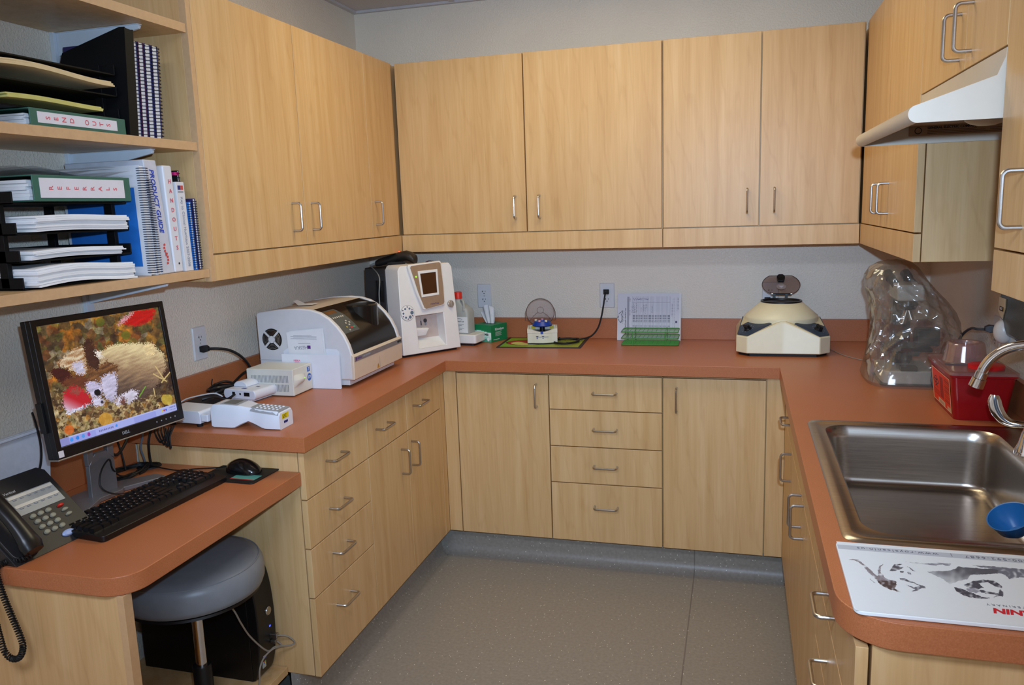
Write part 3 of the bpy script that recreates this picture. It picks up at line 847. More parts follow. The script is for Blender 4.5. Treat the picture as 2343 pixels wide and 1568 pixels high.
# the picture on the screen, drawn in the coordinates of an enlarged view of it
scr = homography([(0, 0), (1, 0), (1, 1), (0, 1)], [(315, 340), (1415, 172), (1592, 1098), (537, 1432)])
def nz(x, y, s, o=0.0):
    return noise.noise(Vector((x * s, y * s, o)))
def leaves(x, y, s, pal, o):
    cx, cy = x * s, y * s
    d = noise.voronoi(Vector((cx + 0.35 * nz(x, y, s * 1.7, o), cy + 0.35 * nz(x, y, s * 1.7, o + 5), o)))
    p = d[1][0]
    k = int(abs(math.sin(p.x * 12.9898 + p.y * 78.233 + o) * 43758.5453)) % len(pal)
    e = d[0][1] - d[0][0]
    return pal[k], e
SHAPES = [
    ([(900, 570), (990, 512), (1120, 495), (1350, 492), (1470, 590), (1492, 720), (1400, 900), (1270, 1010), (1040, 980), (900, 830), (840, 700)], 'fur'),
    ([(1300, 520), (1360, 490), (1390, 520), (1380, 600), (1310, 600)], (225, 200, 150)),
    ([(505, 675), (600, 590), (700, 530), (770, 515), (790, 640), (770, 760), (700, 770), (610, 720)], 'ruff'),
    ([(840, 560), (900, 560), (930, 620), (870, 640)], (235, 225, 215)),
    ([(770, 640), (850, 720), (960, 650), (1060, 700), (1050, 770), (930, 790), (880, 850), (790, 830)], 'neck'),
    ([(440, 745), (510, 700), (610, 722), (650, 790), (640, 850), (580, 860), (500, 810)], (66, 26, 18)),
    ([(750, 505), (782, 440), (832, 475), (850, 590), (905, 645), (880, 740), (800, 700), (762, 600)], (66, 38, 26)),
    ([(600, 800), (700, 775), (790, 800), (800, 870), (720, 905), (600, 880), (560, 850)], (104, 56, 34)),
    ([(640, 680), (720, 640), (765, 700), (760, 770), (690, 770)], (196, 190, 214)),
    ([(770, 850), (850, 828), (905, 870), (912, 950), (850, 985), (790, 945)], (196, 188, 220)),
    ([(915, 800), (960, 770), (1030, 750), (1055, 850), (1040, 990), (960, 990), (905, 900)], (196, 190, 218)),
    ([(825, 995), (900, 970), (945, 1030), (900, 1062), (835, 1045)], (204, 200, 226)),
    ([(940, 960), (1035, 985), (1030, 1030), (960, 1000)], (180, 174, 204)),
    ([(1038, 1045), (1062, 975), (1180, 912), (1242, 930), (1225, 985), (1150, 1050), (1120, 985), (1070, 1062)], (206, 200, 220)),
    ([(1075, 1040), (1090, 985), (1125, 975), (1130, 1040)], (110, 70, 62)),
    ([(565, 945), (650, 872), (740, 902), (805, 965), (824, 1030), (720, 1085), (600, 1128), (575, 1050)], 'shoe'),
    ([(590, 1118), (825, 1030), (826, 1045), (600, 1134)], (206, 208, 232)),
    ([(630, 905), (700, 885), (735, 930), (690, 960), (640, 950)], (150, 70, 60)),
    ([(1090, 320), (1140, 265), (1210, 205), (1300, 190), (1395, 192), (1375, 275), (1300, 320), (1210, 345)], (186, 18, 12)),
    ([(1050, 330), (1100, 270), (1180, 215), (1200, 225), (1130, 290), (1090, 325)], (214, 150, 160)),
]
def blob(x, y, cx, cy, r):
    return (x - cx) ** 2 + (y - cy) ** 2 < r * r
jit = random.Random(3)
def puppy(u, v):
    v = 1 - v
    if v > 0.935:
        c = (150, 158, 226)
        if v < 0.945: c = (178, 186, 240)
        if u < 0.075: c = (136, 140, 200)
        for k, cc in enumerate(((60, 150, 240), (40, 130, 230), (80, 150, 230), (150, 60, 160))):
            if blob(u * 1.25, v, 0.115 + k * 0.055, 0.968, 0.016): c = cc
        if 0.28 < u < 0.60: c = mixrgb(c, (170, 178, 236), 0.7)
        if 0.30 < u < 0.42 and 0.962 < v < 0.976 and int(u * 220) % 3: c = (110, 112, 170)
        if blob(u * 1.25, v, 0.56, 0.968, 0.012): c = (60, 140, 235)
        if u > 0.80: c = mixrgb(c, (176, 186, 236), 0.6)
        for k, cc in enumerate(((200, 190, 60), (190, 60, 60), (60, 90, 210))):
            if blob(u * 1.25, v, 1.075 + k * 0.024, 0.966, 0.010): c = cc
        if 0.93 < u < 0.985 and (0.952 < v < 0.962 or 0.976 < v < 0.986) and int(u * 260) % 3: c = (120, 122, 180)
        return c
    x, y = scr(u, v)
    # background: blurred autumn leaves above, straw and leaves below
    top = [(196, 110, 24), (150, 100, 40), (96, 84, 44), (56, 46, 30), (170, 150, 96), (128, 60, 30), (214, 140, 40), (110, 116, 50), (180, 170, 150), (70, 56, 44)]
    low = [(196, 168, 110), (150, 120, 74), (110, 82, 50), (214, 190, 140), (190, 130, 50), (90, 66, 46), (160, 150, 96), (70, 48, 34), (226, 206, 160), (132, 94, 62)]
    t_ = max(0, min(1, (y - 780 + 0.12 * (x - 900)) / 220))
    c1, e1 = leaves(x, y, 0.014, top, 1.0); c2, e2 = leaves(x, y, 0.031, low, 3.0)
    c3, _ = leaves(x, y, 0.010, top, 7.0)
    c1 = mixrgb(c1, c3, 0.35)
    c = mixrgb(c1, c2, t_)
    k = 0.78 + 0.5 * nz(x, y, 0.02, 4) + 0.25 * nz(x, y, 0.06, 2)
    c = tuple(max(0, min(255, q * k)) for q in c)
    st = nz(x + 0.5 * y, y - 0.2 * x, 0.05, 9) + nz(x * 3 + y, y * 0.4, 0.02, 6)
    if t_ > 0.3 and st > 0.42: c = mixrgb(c, (214, 194, 150), 0.5)
    c = mixrgb(c, (120, 92, 54), 0.25)
    if blob(x, y, 1130, 420, 40) or blob(x, y, 900, 300, 40): c = mixrgb(c, (90, 110, 30), 0.6)
    if blob(x, y, 950, 1180, 62): c = mixrgb(c, (206, 150, 50), 0.8)
    if blob(x, y, 1500, 1000, 50): c = mixrgb(c, (196, 170, 60), 0.8)
    if blob(x, y, 620, 1272, 44): c = mixrgb(c, (214, 100, 30), 0.8)
    if x > 1330 and 660 < y < 960: c = mixrgb(c, (44, 28, 22), 0.62)
    for poly, col in SHAPES:
        wx, wy = x + 12 * nz(x, y, 0.05, 1) + jit.uniform(-15, 15), y + 12 * nz(x, y, 0.05, 2) + jit.uniform(-15, 15)
        if not inside(wx, wy, poly): continue
        n2 = nz(x * 0.6 + y, y * 0.8, 0.035, 3) + 0.5 * nz(x, y, 0.11, 8)
        if col == 'fur':
            g = (y - 500 - 0.05 * (x - 900)) / 330.0 + 0.28 * n2
            c = mixrgb((226, 208, 160), (158, 128, 98), g * 1.5) if g < 0.66 else mixrgb((158, 128, 98), (84, 66, 58), (g - 0.66) * 1.6)
        elif col == 'ruff':
            c = mixrgb((222, 206, 176), (150, 100, 60), 0.45 + 0.9 * n2)
        elif col == 'neck':
            c = mixrgb((140, 94, 54), (84, 54, 34), 0.5 + 0.9 * n2)
        elif col == 'shoe':
            g = ((x - 640) * 0.5 - (y - 1060)) / 150.0
            c = mixrgb((216, 212, 234), (186, 30, 40), g + 0.45)
        else:
            c = tuple(max(0, min(255, q * (1 + 0.18 * n2))) for q in col)
    if blob(x, y, 876, 936, 30): c = (18, 14, 18)
    if blob(x, y, 918, 1022, 14) : c = (60, 54, 66)
    for (ax, ay, bx_, by_) in ((1395, 700, 1480, 830), (1375, 770, 1500, 840), (1540, 740, 1450, 850), (1380, 900, 1395, 980), (1310, 880, 1250, 980)):
        L = math.hypot(bx_ - ax, by_ - ay); d = abs((bx_ - ax) * (ay - y) - (ax - x) * (by_ - ay)) / L
        s_ = ((x - ax) * (bx_ - ax) + (y - ay) * (by_ - ay)) / L / L
        if d < 5 and 0 < s_ < 1: c = (206, 180, 120) if ax != 1310 else (110, 160, 50)
    return c
SCREEN = attr_mat('lit monitor screen', 0.25, 1.0)
so = MS @ Vector((-hw, 0.0, -hh))
painted('screen', so, (MS.to_3x3() @ Vector((2 * hw, 0, 0))), (MS.to_3x3() @ Vector((0, 0, 2 * hh))), 230, 184, puppy, SCREEN, t)
# stand: two-pronged silver upright with a wide splayed foot
SILVER = plain('satin silver plastic', (128, 126, 128), 0.35, 0.5, var=0.03)
SB = TR(0.145, -2.055, DZ, yaw)      # local x along the desk, -y to the front
b = B(SB).mat(SILVER)
b.prism([(-0.035, -0.045), (0.035, -0.045), (0.050, -0.035), (0.150, -0.075), (0.165, -0.070), (0.168, -0.030), (0.05, 0.05), (-0.05, 0.05), (-0.130, -0.020), (-0.130, -0.075), (-0.115, -0.090)], 'z', 0.0005, 0.014)
b.build('foot', t, bevel=0.003)
b = B(SB).mat(SILVER)
b.prism([(-0.042, 0.012), (0.042, 0.012), (0.040, 0.10), (0.018, 0.13), (-0.018, 0.13), (-0.040, 0.10)], 'y', -0.022, -0.006)
b.prism([(-0.042, 0.10), (-0.022, 0.118), (-0.022, 0.26), (-0.042, 0.26)], 'y', -0.022, -0.006)
b.prism([(0.042, 0.10), (0.022, 0.118), (0.022, 0.26), (0.042, 0.26)], 'y', -0.022, -0.006)
b.prism([(-0.042, 0.26), (0.042, 0.26), (0.042, 0.42), (-0.042, 0.42)], 'y', -0.022, -0.002)
b.build('upright', t, bevel=0.002)

# ------------------------------------------------------------------ keyboard, mouse, pad
KB = TR(0.333, -2.092, DZ, R(86.5)) @ Matrix.Rotation(R(3.0), 4, 'X')
t = thing('keyboard', 'black computer keyboard lying along the desk below the monitor', 'keyboard', (0.333, -2.092, DZ))
KEYB = plain('black keyboard plastic', (16, 16, 17), 0.32, var=0.1)
b = B(KB).mat(KEYB)
b.prism(rrect(-0.223, 0.223, -0.082, 0.082, 0.012), 'z', 0.0045, 0.020); b.build('housing', t, bevel=0.002)
for (x, y) in ((-0.2, 0.07), (0.2, 0.07), (-0.2, -0.07), (0.2, -0.07)):
    B(KB).mat(MATBLACK).box(x - 0.012, x + 0.012, y - 0.006, y + 0.006, -0.003 if y > 0 else 0.0045 - 0.002 + 0.001, 0.005).build('rubber_foot', t)
def keycap(bm, x, y, w, d=0.0165, z0=0.0195, h=0.0085):
    k = 0.0028
    bm.loft([[(x - w / 2, y - d / 2, z0), (x + w / 2, y - d / 2, z0), (x + w / 2, y + d / 2, z0), (x - w / 2, y + d / 2, z0)],
             [(x - w / 2 + k, y - d / 2 + k, z0 + h), (x + w / 2 - k, y - d / 2 + k, z0 + h), (x + w / 2 - k, y + d / 2 - k * 0.6, z0 + h), (x - w / 2 + k, y + d / 2 - k * 0.6, z0 + h)]], False, True)
U_ = 0.0190
rows = [  # y, list of (x start in units, width)
    (0.062, [(0, 1)] + [(2 + i, 1) for i in range(4)] + [(6.5 + i, 1) for i in range(4)] + [(11 + i, 1) for i in range(4)] + [(15.25 + i, 1) for i in range(3)]),
    (0.038, [(i, 1) for i in range(13)] + [(13, 2)] + [(15.25 + i, 1) for i in range(3)] + [(18.5 + i, 1) for i in range(4)]),
    (0.019, [(0, 1.5)] + [(1.5 + i, 1) for i in range(12)] + [(13.5, 1.5)] + [(15.25 + i, 1) for i in range(3)] + [(18.5 + i, 1) for i in range(3)]),
    (0.0, [(0, 1.75)] + [(1.75 + i, 1) for i in range(11)] + [(12.75, 2.25)] + [(18.5 + i, 1) for i in range(3)] + [(21.5, 1)]),
    (-0.019, [(0, 2.25)] + [(2.25 + i, 1) for i in range(10)] + [(12.25, 2.75)] + [(16.25, 1)] + [(18.5 + i, 1) for i in range(3)]),
    (-0.038, [(0, 1.5), (1.5, 1.25), (2.75, 1.25), (4, 6), (10, 1.25), (11.25, 1.25), (12.5, 1.0), (13.5, 1.5)] + [(15.25 + i, 1) for i in range(3)] + [(18.5, 2), (20.5, 1), (21.5, 1)]),
]
b = B(KB).mat(KEYB)
for y, ks in rows:
    for x0, w in ks:
        keycap(b, -0.2135 + (x0 + w / 2) * U_ * 0.995, y + 0.002, w * U_ - 0.0012)
b.build('keys', t)
b = B(KB).mat(GREY)
for y, ks in rows[1:5]:
    for i, (x0, w) in enumerate(ks):
        if w == 1: b.box(-0.2135 + (x0 + 0.32) * U_, -0.2135 + (x0 + 0.48) * U_, y + 0.003, y + 0.0055, 0.0281, 0.0283)
b.text('DELL', 0.006, frame((0.09, 0.063, 0.0203), (1, 0, 0), (0, 1, 0)))
b.build('key_legends', t)
t = thing('mouse_pad', 'black mouse pad with a teal and red print at the far desk end', 'mouse pad', (0.42, -1.815, DZ))
MP = TR(0.424, -1.818, DZ, R(-2))
b = B(MP).mat(MATBLACK).prism(rrect(-0.098, 0.098, -0.072, 0.065, 0.012), 'z', 0.0005, 0.004); b.build('pad', t, bevel=0.001)
b = B(MP).mat(plain('teal print', (82, 148, 136), 0.6)).box(0.005, 0.085, -0.045, -0.008, 0.0041, 0.0043); b.mat(plain('red print', (168, 44, 44), 0.6)).box(0.005, 0.085, -0.050, -0.045, 0.0041, 0.0043)
b.mat(plain('teal print', (82, 148, 136), 0.6))
for i in range(6): b.box(-0.07 + i * 0.009, -0.067 + i * 0.009, -0.05, -0.036, 0.0041, 0.0043)
b.build('print', t)
t = thing('computer_mouse', 'black optical computer mouse resting on the teal-printed pad', 'mouse', (0.43, -1.81, DZ))
MM = TR(0.432, -1.805, DZ + 0.0042, R(-8))
b = B(MM).mat(plain('glossy black plastic', (16, 15, 16), 0.18, var=0.05))
rings = []
for i in range(13):
    s_ = i / 12.0; x = -0.060 + 0.120 * s_
    w = 0.031 * (1 - abs(2 * s_ - 1) ** 4) ** 0.5 * (0.86 + 0.14 * math.sin(PI * s_)) + 0.001
    h = 0.0385 * (math.sin(PI * min(1, 0.10 + 0.86 * s_)) ** 0.75) * (1 - 0.0 * s_) + 0.001
    rings.append([(x, w * math.cos(PI * k / 12), h * math.sin(PI * k / 12) ** 0.85) for k in range(13)] )
b.loft(rings, True, True); b.build('shell', t, angle=60)
b = B(MM).mat(DKGREY).lathe([(0.0001, -0.0035), (0.010, -0.003), (0.011, 0), (0.010, 0.003), (0.0001, 0.0035)], (0, 0, 0), 20, Matrix.Translation((-0.033, 0, 0.021)) @ Matrix.Rotation(PI / 2, 4, 'X')); b.build('scroll_wheel', t)
b = B().mat(MATBLACK).tube(smooth_path([(0.372, -1.798, 0.815), (0.33, -1.80, 0.808), (0.27, -1.815, 0.806), (0.22, -1.83, 0.8035), (0.13, -1.815, 0.804), (0.085, -1.80, 0.803)], 6), 0.002, 6); b.build('cable', t)

# ------------------------------------------------------------------ telephone
PH = Matrix.Translation((0.240, -2.353, 0.869)) @ Matrix.Rotation(R(86), 4, 'Z') @ Matrix.Rotation(R(-49), 4, 'X')   # local x to the right, z up the sloping face, -y out of the face
t = thing('telephone', 'black desk telephone with a sloping keypad at the near end of the desk', 'telephone', (0.25, -2.35, DZ))
PHB = plain('charcoal telephone plastic', (36, 35, 36), 0.4, var=0.06)
zt_, zb_ = 0.125, -0.098
b = B(PH).mat(PHB)
def ph_ring(x0, x1, z, y): return None
inv = PH.inverted()
# wedge body: sloping face, then down to the desk
def on_desk(x, z):
    p = PH @ Vector((x, 0, z)); return inv @ Vector((p.x, p.y, DZ + 0.001))
xl_, xr_ = -0.112, 0.112
face = [(xl_, 0.003, zb_), (xr_, 0.003, zb_), (xr_, 0.003, zt_ - 0.014), (xr_ - 0.014, 0.003, zt_), (xl_ + 0.014, 0.003, zt_), (xl_, 0.003, zt_ - 0.014)]
bot = [tuple(on_desk(p[0], p[2])) for p in face]
b.loft([face, bot], True, True); b.build('body', t, bevel=0.005, seg=3)
b = B(PH).mat(plain('grey label window', (150, 152, 150), 0.3)).box(-0.0235, 0.0985, 0.001, 0.0042, 0.012, 0.072)
b.mat(plain('cream label strip', (206, 200, 186), 0.5)); b.box(-0.021, 0.096, -0.0005, 0.0012, 0.060, 0.069); b.box(-0.021, 0.096, -0.0005, 0.0012, 0.033, 0.042)
b.mat(GREY)
for r_ in range(2):
    for i in range(6): b.box(-0.012 + i * 0.0185, -0.003 + i * 0.0185, -0.001, 0.0012, 0.0555 - r_ * 0.027, 0.0595 - r_ * 0.027)
b.build('line_panel', t, bevel=0.0008)
b = B(PH).mat(plain('pale key plastic', (142, 140, 122), 0.45))
KEYM = b.mats[0]
def dome(bm, x, z, rx, rz, h=0.003):
    bm.lathe([(1.0, -0.0035), (1.0, 0.0), (0.85, h * 0.7), (0.5, h), (0.0001, h * 1.05)], (0, 0, 0), 18, Matrix.Translation((x, 0, z)) @ Matrix.Rotation(PI / 2, 4, 'X') @ Matrix.Diagonal((rx, rz, 1, 1)))
for r_ in range(4):
    for c_ in range(3):
        k = B(PH).mat(KEYM); dome(k, c_ * 0.0205, -r_ * 0.0173, 0.0075, 0.0062); k.build('key', t)
k = B(PH).mat(plain('red lamp lens', (190, 40, 34), 0.3)); dome(k, 0.074, 0.000, 0.0085, 0.0042); k.build('message_lamp', t)
for dz in (-0.015, -0.030):
    k = B(PH).mat(KEYM); dome(k, 0.076, dz, 0.0085, 0.0045); k.build('function_key', t)
k = B(PH).mat(plain('pale blue key', (150, 170, 214), 0.35)); dome(k, 0.040, -0.076, 0.0165, 0.0085); k.build('speaker_key', t)
b = B(PH).mat(plain('pale lettering', (190, 190, 186), 0.6))
b.text('Vertical', 0.010, frame((-0.02, 0.0028, 0.082), (1, 0, 0), (0, 0, 1)), align='LEFT', shear=0.2)
b.build('maker_name', t)
# handset in its cradle on the left
b = B(PH).mat(plain('black telephone plastic', (22, 22, 23), 0.3, var=0.05))
rings = []
for i in range(15):
    s_ = i / 14.0; z = zt_ - 0.012 - (zt_ - zb_ - 0.016) * s_
    e = abs(2 * s_ - 1); wd = 0.020 + 0.011 * e ** 3; lift = 0.022 + 0.016 * (1 - e * e); th = 0.013 + 0.008 * e ** 2
    if i in (0, 14): wd *= 0.75; th *= 0.7
    rings.append([(-0.074 + wd * math.cos(2 * PI * k / 16), -lift + th * math.sin(2 * PI * k / 16) , z) for k in range(16)])
b.loft(rings); b.build('handset', t, angle=60)
B(PH).mat(PHB).prism(rrect(-0.108, -0.040, zb_ + 0.006, zt_ - 0.01, 0.02), 'y', -0.006, 0.003).build('cradle', t, bevel=0.002)
# coiled cord from the handset over the desk edge
path = smooth_path([tuple(PH @ Vector((-0.08, -0.012, zb_ + 0.004))), (0.305, -2.452, 0.812), (0.275, -2.466, 0.809), (0.268, -2.486, 0.800), (0.280, -2.492, 0.755), (0.298, -2.493, 0.70), (0.315, -2.494, 0.655), (0.322, -2.496, 0.628), (0.312, -2.498, 0.603), (0.290, -2.499, 0.596), (0.272, -2.500, 0.612), (0.264, -2.500, 0.65), (0.256, -2.500, 0.72), (0.245, -2.500, 0.755)], 26)
coil = []
L = 0.0
for i, p in enumerate(path):
    if i: L += (p - path[i - 1]).length
    tg = (path[min(i + 1, len(path) - 1)] - path[max(0, i - 1)]).normalized()
    n1 = tg.orthogonal().normalized() if i == 0 else (n1 - tg * n1.dot(tg)).normalized()
    b1 = tg.cross(n1)
    rr = 0.0055
    for k in range(6):
        a = 2 * PI * (L / 0.0058) + 2 * PI * k / 6 * ((path[min(i + 1, len(path) - 1)] - p).length / 0.0058)
        q = p + tg * ((path[min(i + 1, len(path) - 1)] - p).length * k / 6)
        coil.append(q + rr * (math.cos(a) * n1 + math.sin(a) * b1))
b = B().mat(MATBLACK).tube(coil, 0.0019, 5); b.build('coiled_cord', t)
# line cord to the wall
b = B().mat(MATBLACK).tube(smooth_path([(0.155, -2.262, 0.912), (0.13, -2.215, 0.945), (0.10, -2.18, 0.985), (0.06, -2.15, 1.03), (0.02, -2.12, 1.05)], 6), 0.003, 6); b.build('line_cord', t)

# white panel leaning against the wall behind the telephone
t = thing('document_tray', 'upright white plastic panel against the wall behind the telephone', 'panel', (0.08, -2.3, DZ))
WP = plain('bluish white plastic', (214, 218, 226), 0.4)
b = B().mat(WP)
prof = [(-2.70, 0.8005), (-2.148, 0.8005), (-2.128, 0.87), (-2.118, 0.94)] + [(-2.118 - 0.028 + 0.028 * math.cos(R(a)), 0.990 + 0.028 * math.sin(R(a))) for a in range(0, 91, 15)] + [(-2.70, 1.018)]
b.prism(prof, 'x', 0.050, 0.062)
b.prism([(y, z) for y, z in ((-2.70, 1.010), (-2.15, 1.010), (-2.15, 1.018), (-2.70, 1.018))], 'x', 0.0625, 0.074)
b.box(0.025, 0.049, -2.70, -2.15, 0.8005, 0.815)
b.build('panel', t, bevel=0.003)

# ------------------------------------------------------------------ stool, tower, cables under the desk
t = thing('rolling_stool', 'round grey vinyl stool on a chrome gas post, pushed under the desk', 'stool', (0.45, -2.04, 0))
VIN = plain('grey vinyl upholstery', (120, 122, 126), 0.38, var=0.05, scale=30, bmp=0.05, bscale=500)
cx, cy = 0.388, -2.018
b = B().mat(VIN).lathe([(0.0001, 0.628), (0.09, 0.627), (0.15, 0.622), (0.174, 0.616), (0.184, 0.608), (0.1905, 0.594), (0.192, 0.575), (0.191, 0.553), (0.185, 0.538), (0.17, 0.531), (0.0001, 0.531)], (cx, cy, 0), 64); b.build('seat_cushion', t, angle=60)
b = B().mat(VIN)
b.tube([(cx + 0.1795 * math.cos(R(a)), cy + 0.1795 * math.sin(R(a)), 0.6125) for a in range(0, 360, 5)], 0.0022, 6, closed=True); b.build('piping', t)
b = B().mat(BLACK).lathe([(0.0001, 0.5305), (0.176, 0.5305), (0.178, 0.524), (0.16, 0.516), (0.05, 0.511), (0.0001, 0.511)], (cx, cy, 0), 48); b.build('seat_pan', t)
b = B().mat(CHROME).cyl((cx, cy, 0.511), (cx, cy, 0.30), 0.0155, 24); b.build('gas_post', t)
b = B().mat(BLACK).lathe([(0.0001, 0.305), (0.024, 0.305), (0.026, 0.30), (0.026, 0.09), (0.0001, 0.09)], (cx, cy, 0), 28); b.build('post_sleeve', t)
for i in range(5):
    a = R(20 + 72 * i); dx, dy = math.cos(a), math.sin(a)
    rings = []
    for s_, w, h in ((0.02, 0.022, 0.03), (0.12, 0.019, 0.024), (0.235, 0.014, 0.016)):
        zc = 0.098 - 0.02 * s_ / 0.235
        o = Vector((cx + dx * s_, cy + dy * s_, zc)); n_ = Vector((-dy, dx, 0))
        rings.append([o + n_ * w - Vector((0, 0, h / 2)), o - n_ * w - Vector((0, 0, h / 2)), o - n_ * w * 0.8 + Vector((0, 0, h / 2)), o + n_ * w * 0.8 + Vector((0, 0, h / 2))])
    lg = B().mat(BLACK).loft(rings).build('leg', t, bevel=0.003)
    c_ = B().mat(MATBLACK)
    for s__ in (-0.012, 0.012):
        c_.lathe([(0.0001, -0.008), (0.024, -0.008), (0.0265, 0), (0.024, 0.008), (0.0001, 0.008)], (0, 0, 0), 20, Matrix.Translation((cx + dx * 0.225 - dy * s__, cy + dy * 0.225 + dx * s__, 0.0268)) @ Matrix.Rotation(a, 4, 'Z') @ Matrix.Rotation(PI / 2, 4, 'X'))
    c_.cyl((cx + dx * 0.225, cy + dy * 0.225, 0.03), (cx + dx * 0.225, cy + dy * 0.225, 0.08), 0.006, 10)
    c_.build('caster', lg)

t = thing('computer_tower', 'black computer tower standing on the maple footwell shelf under the desk', 'computer', (0.25, -1.82, 0.142))
PZ = 0.1565
TOW = plain('black computer case', (13, 13, 14), 0.35, var=0.08)
b = B().mat(TOW).box(0.045, 0.436, -1.862, -1.774, PZ, PZ + 0.362); b.build('case', t, bevel=0.002)
b = B().mat(TOW).prism([(0.4365, PZ)] + [(0.4365 + 0.034 * math.sin(R(a)), PZ + 0.181 - 0.181 * math.cos(R(a))) for a in range(12, 169, 12)] + [(0.4365, PZ + 0.362)], 'y', -1.864, -1.772); b.build('front_bezel', t, bevel=0.004)
xf = 0.4715
b = B().mat(STEEL).lathe([(0.0001, 0.002), (0.012, 0.002), (0.0135, 0), (0.0135, -0.004), (0.0001, -0.004)], (0, 0, 0), 28, Matrix.Translation((xf, -1.806, PZ + 0.208)) @ Matrix.Rotation(PI / 2, 4, 'Y')); b.build('power_button', t)
b = B().mat(plain('blue power light', (40, 60, 220), 0.3, emit=(60, 80, 255), estr=3.0)).box(xf - 0.002, xf - 0.0003, -1.806, -1.801, PZ + 0.155, PZ + 0.160); b.build('power_light', t)
b = B().mat(LABELW).box(xf - 0.009, xf - 0.0085 + 0.001, -1.842, -1.826, PZ + 0.075, PZ + 0.094); b.mat(plain('blue sticker', (30, 70, 190), 0.4)).box(xf - 0.009, xf - 0.007, -1.842, -1.826, PZ + 0.066, PZ + 0.075); b.build('processor_sticker', t)
b = B().mat(plain('green-grey sticker', (176, 180, 170), 0.4)).box(xf - 0.013, xf - 0.0105, -1.842, -1.826, PZ + 0.036, PZ + 0.060)
for (dy, dz, c) in ((0.003, 0.012, (200, 70, 50)), (0.008, 0.012, (90, 160, 70)), (0.003, 0.007, (60, 110, 200)), (0.008, 0.007, (220, 190, 60))):
    b.mat(plain('sticker %d' % (dz * 1000 + dy * 10000), c, 0.5)).box(xf - 0.0106, xf - 0.0102, -1.840 + dy, -1.8355 + dy, PZ + 0.040 + dz, PZ + 0.0445 + dz)
b.build('system_sticker', t)
b = B().mat(STEEL).box(xf - 0.003, xf + 0.020, -1.806, -1.790, PZ + 0.118, PZ + 0.131); b.box(xf - 0.003, xf + 0.014, -1.806, -1.790, PZ + 0.100, PZ + 0.110); b.build('front_plugs', t, bevel=0.001)
SILC = plain('silver-grey cable', (150, 142, 130), 0.35, 0.3)
cb = B().mat(SILC).tube(smooth_path([(xf + 0.019, -1.798, PZ + 0.1245), (xf + 0.045, -1.785, PZ + 0.118), (xf + 0.062, -1.776, PZ + 0.095), (xf + 0.050, -1.785, PZ + 0.088), (xf + 0.02, -1.815, PZ + 0.097), (xf + 0.01, -1.845, PZ + 0.10), (0.47, -1.90, 0.33), (0.475, -1.945, 0.40), (0.47, -1.965, 0.45), (0.44, -1.975, 0.49), (0.40, -1.98, 0.512)], 8), 0.0026, 7)
tag(cb.build('usb_cable'), 'silver-grey cable looping from the tower front up behind the stool seat', 'cable')
cb = B().mat(SILC).tube(smooth_path([(xf + 0.016, -1.798, PZ + 0.105), (xf + 0.03, -1.80, PZ + 0.093), (xf + 0.022, -1.835, PZ + 0.100), (xf + 0.015, -1.87, PZ + 0.092), (xf + 0.015, -1.895, PZ + 0.07), (xf + 0.013, -1.90, PZ + 0.03), (xf + 0.012, -1.925, 0.147), (0.46, -1.96, 0.1455), (0.42, -2.0, 0.1455)], 8), 0.0026, 7)
tag(cb.build('usb_cable'), 'silver-grey cable drooping from the tower front onto the footwell shelf', 'cable')
rnd = random.Random(11)
# tangle at the back of the knee space
cols = [(MATBLACK, 'black'), (MATBLACK, 'black'), (MATBLACK, 'black'), (plain('blue cable', (30, 70, 170), 0.4), 'blue'), (MATBLACK, 'black'), (MATBLACK, 'black'), (plain('blue cable', (30, 70, 170), 0.4), 'blue'), (MATBLACK, 'black')]
for i, (m, nm) in enumerate(cols):
    y0 = -2.06 - 0.030 * i
    x0 = 0.05 + 0.03 * (i % 3)
    pts = [(x0, y0 + 0.05, 0.745), (x0 + 0.03, y0 - 0.01, 0.62), (x0 + 0.08 + 0.02 * math.sin(i), y0 + 0.03 * math.cos(i * 2.1), 0.46), (x0 + 0.06, y0 + 0.02, 0.32), (x0 + 0.10, y0 - 0.03 * math.sin(i * 1.3), 0.22), (x0 + 0.14, y0 + 0.02, 0.153 + 0.004 * i), (x0 + 0.20, y0 + 0.08 * math.sin(i), 0.150 + 0.003 * i), (x0 + 0.16, y0 + 0.10, 0.149 + 0.003 * i)]
    c = B().mat(m).tube(smooth_path(pts, 7), 0.0032 if i % 3 else 0.0045, 6)
    tag(c.build('hanging_cable'), 'one of the %s cables tangled at the back of the knee space' % nm, 'cable', 'tangled %s cables under the desk' % nm)
c = B().mat(plain('white cable', (200, 202, 206), 0.4)).tube(smooth_path([(0.20, -2.235, 0.745), (0.21, -2.225, 0.62), (0.235, -2.21, 0.52), (0.245, -2.20, 0.44), (0.225, -2.21, 0.35), (0.20, -2.23, 0.26), (0.18, -2.25, 0.18), (0.17, -2.27, 0.148)], 8), 0.0055, 8)
tag(c.build('hanging_cable'), 'thick white cable hanging at the back of the knee space', 'cable')

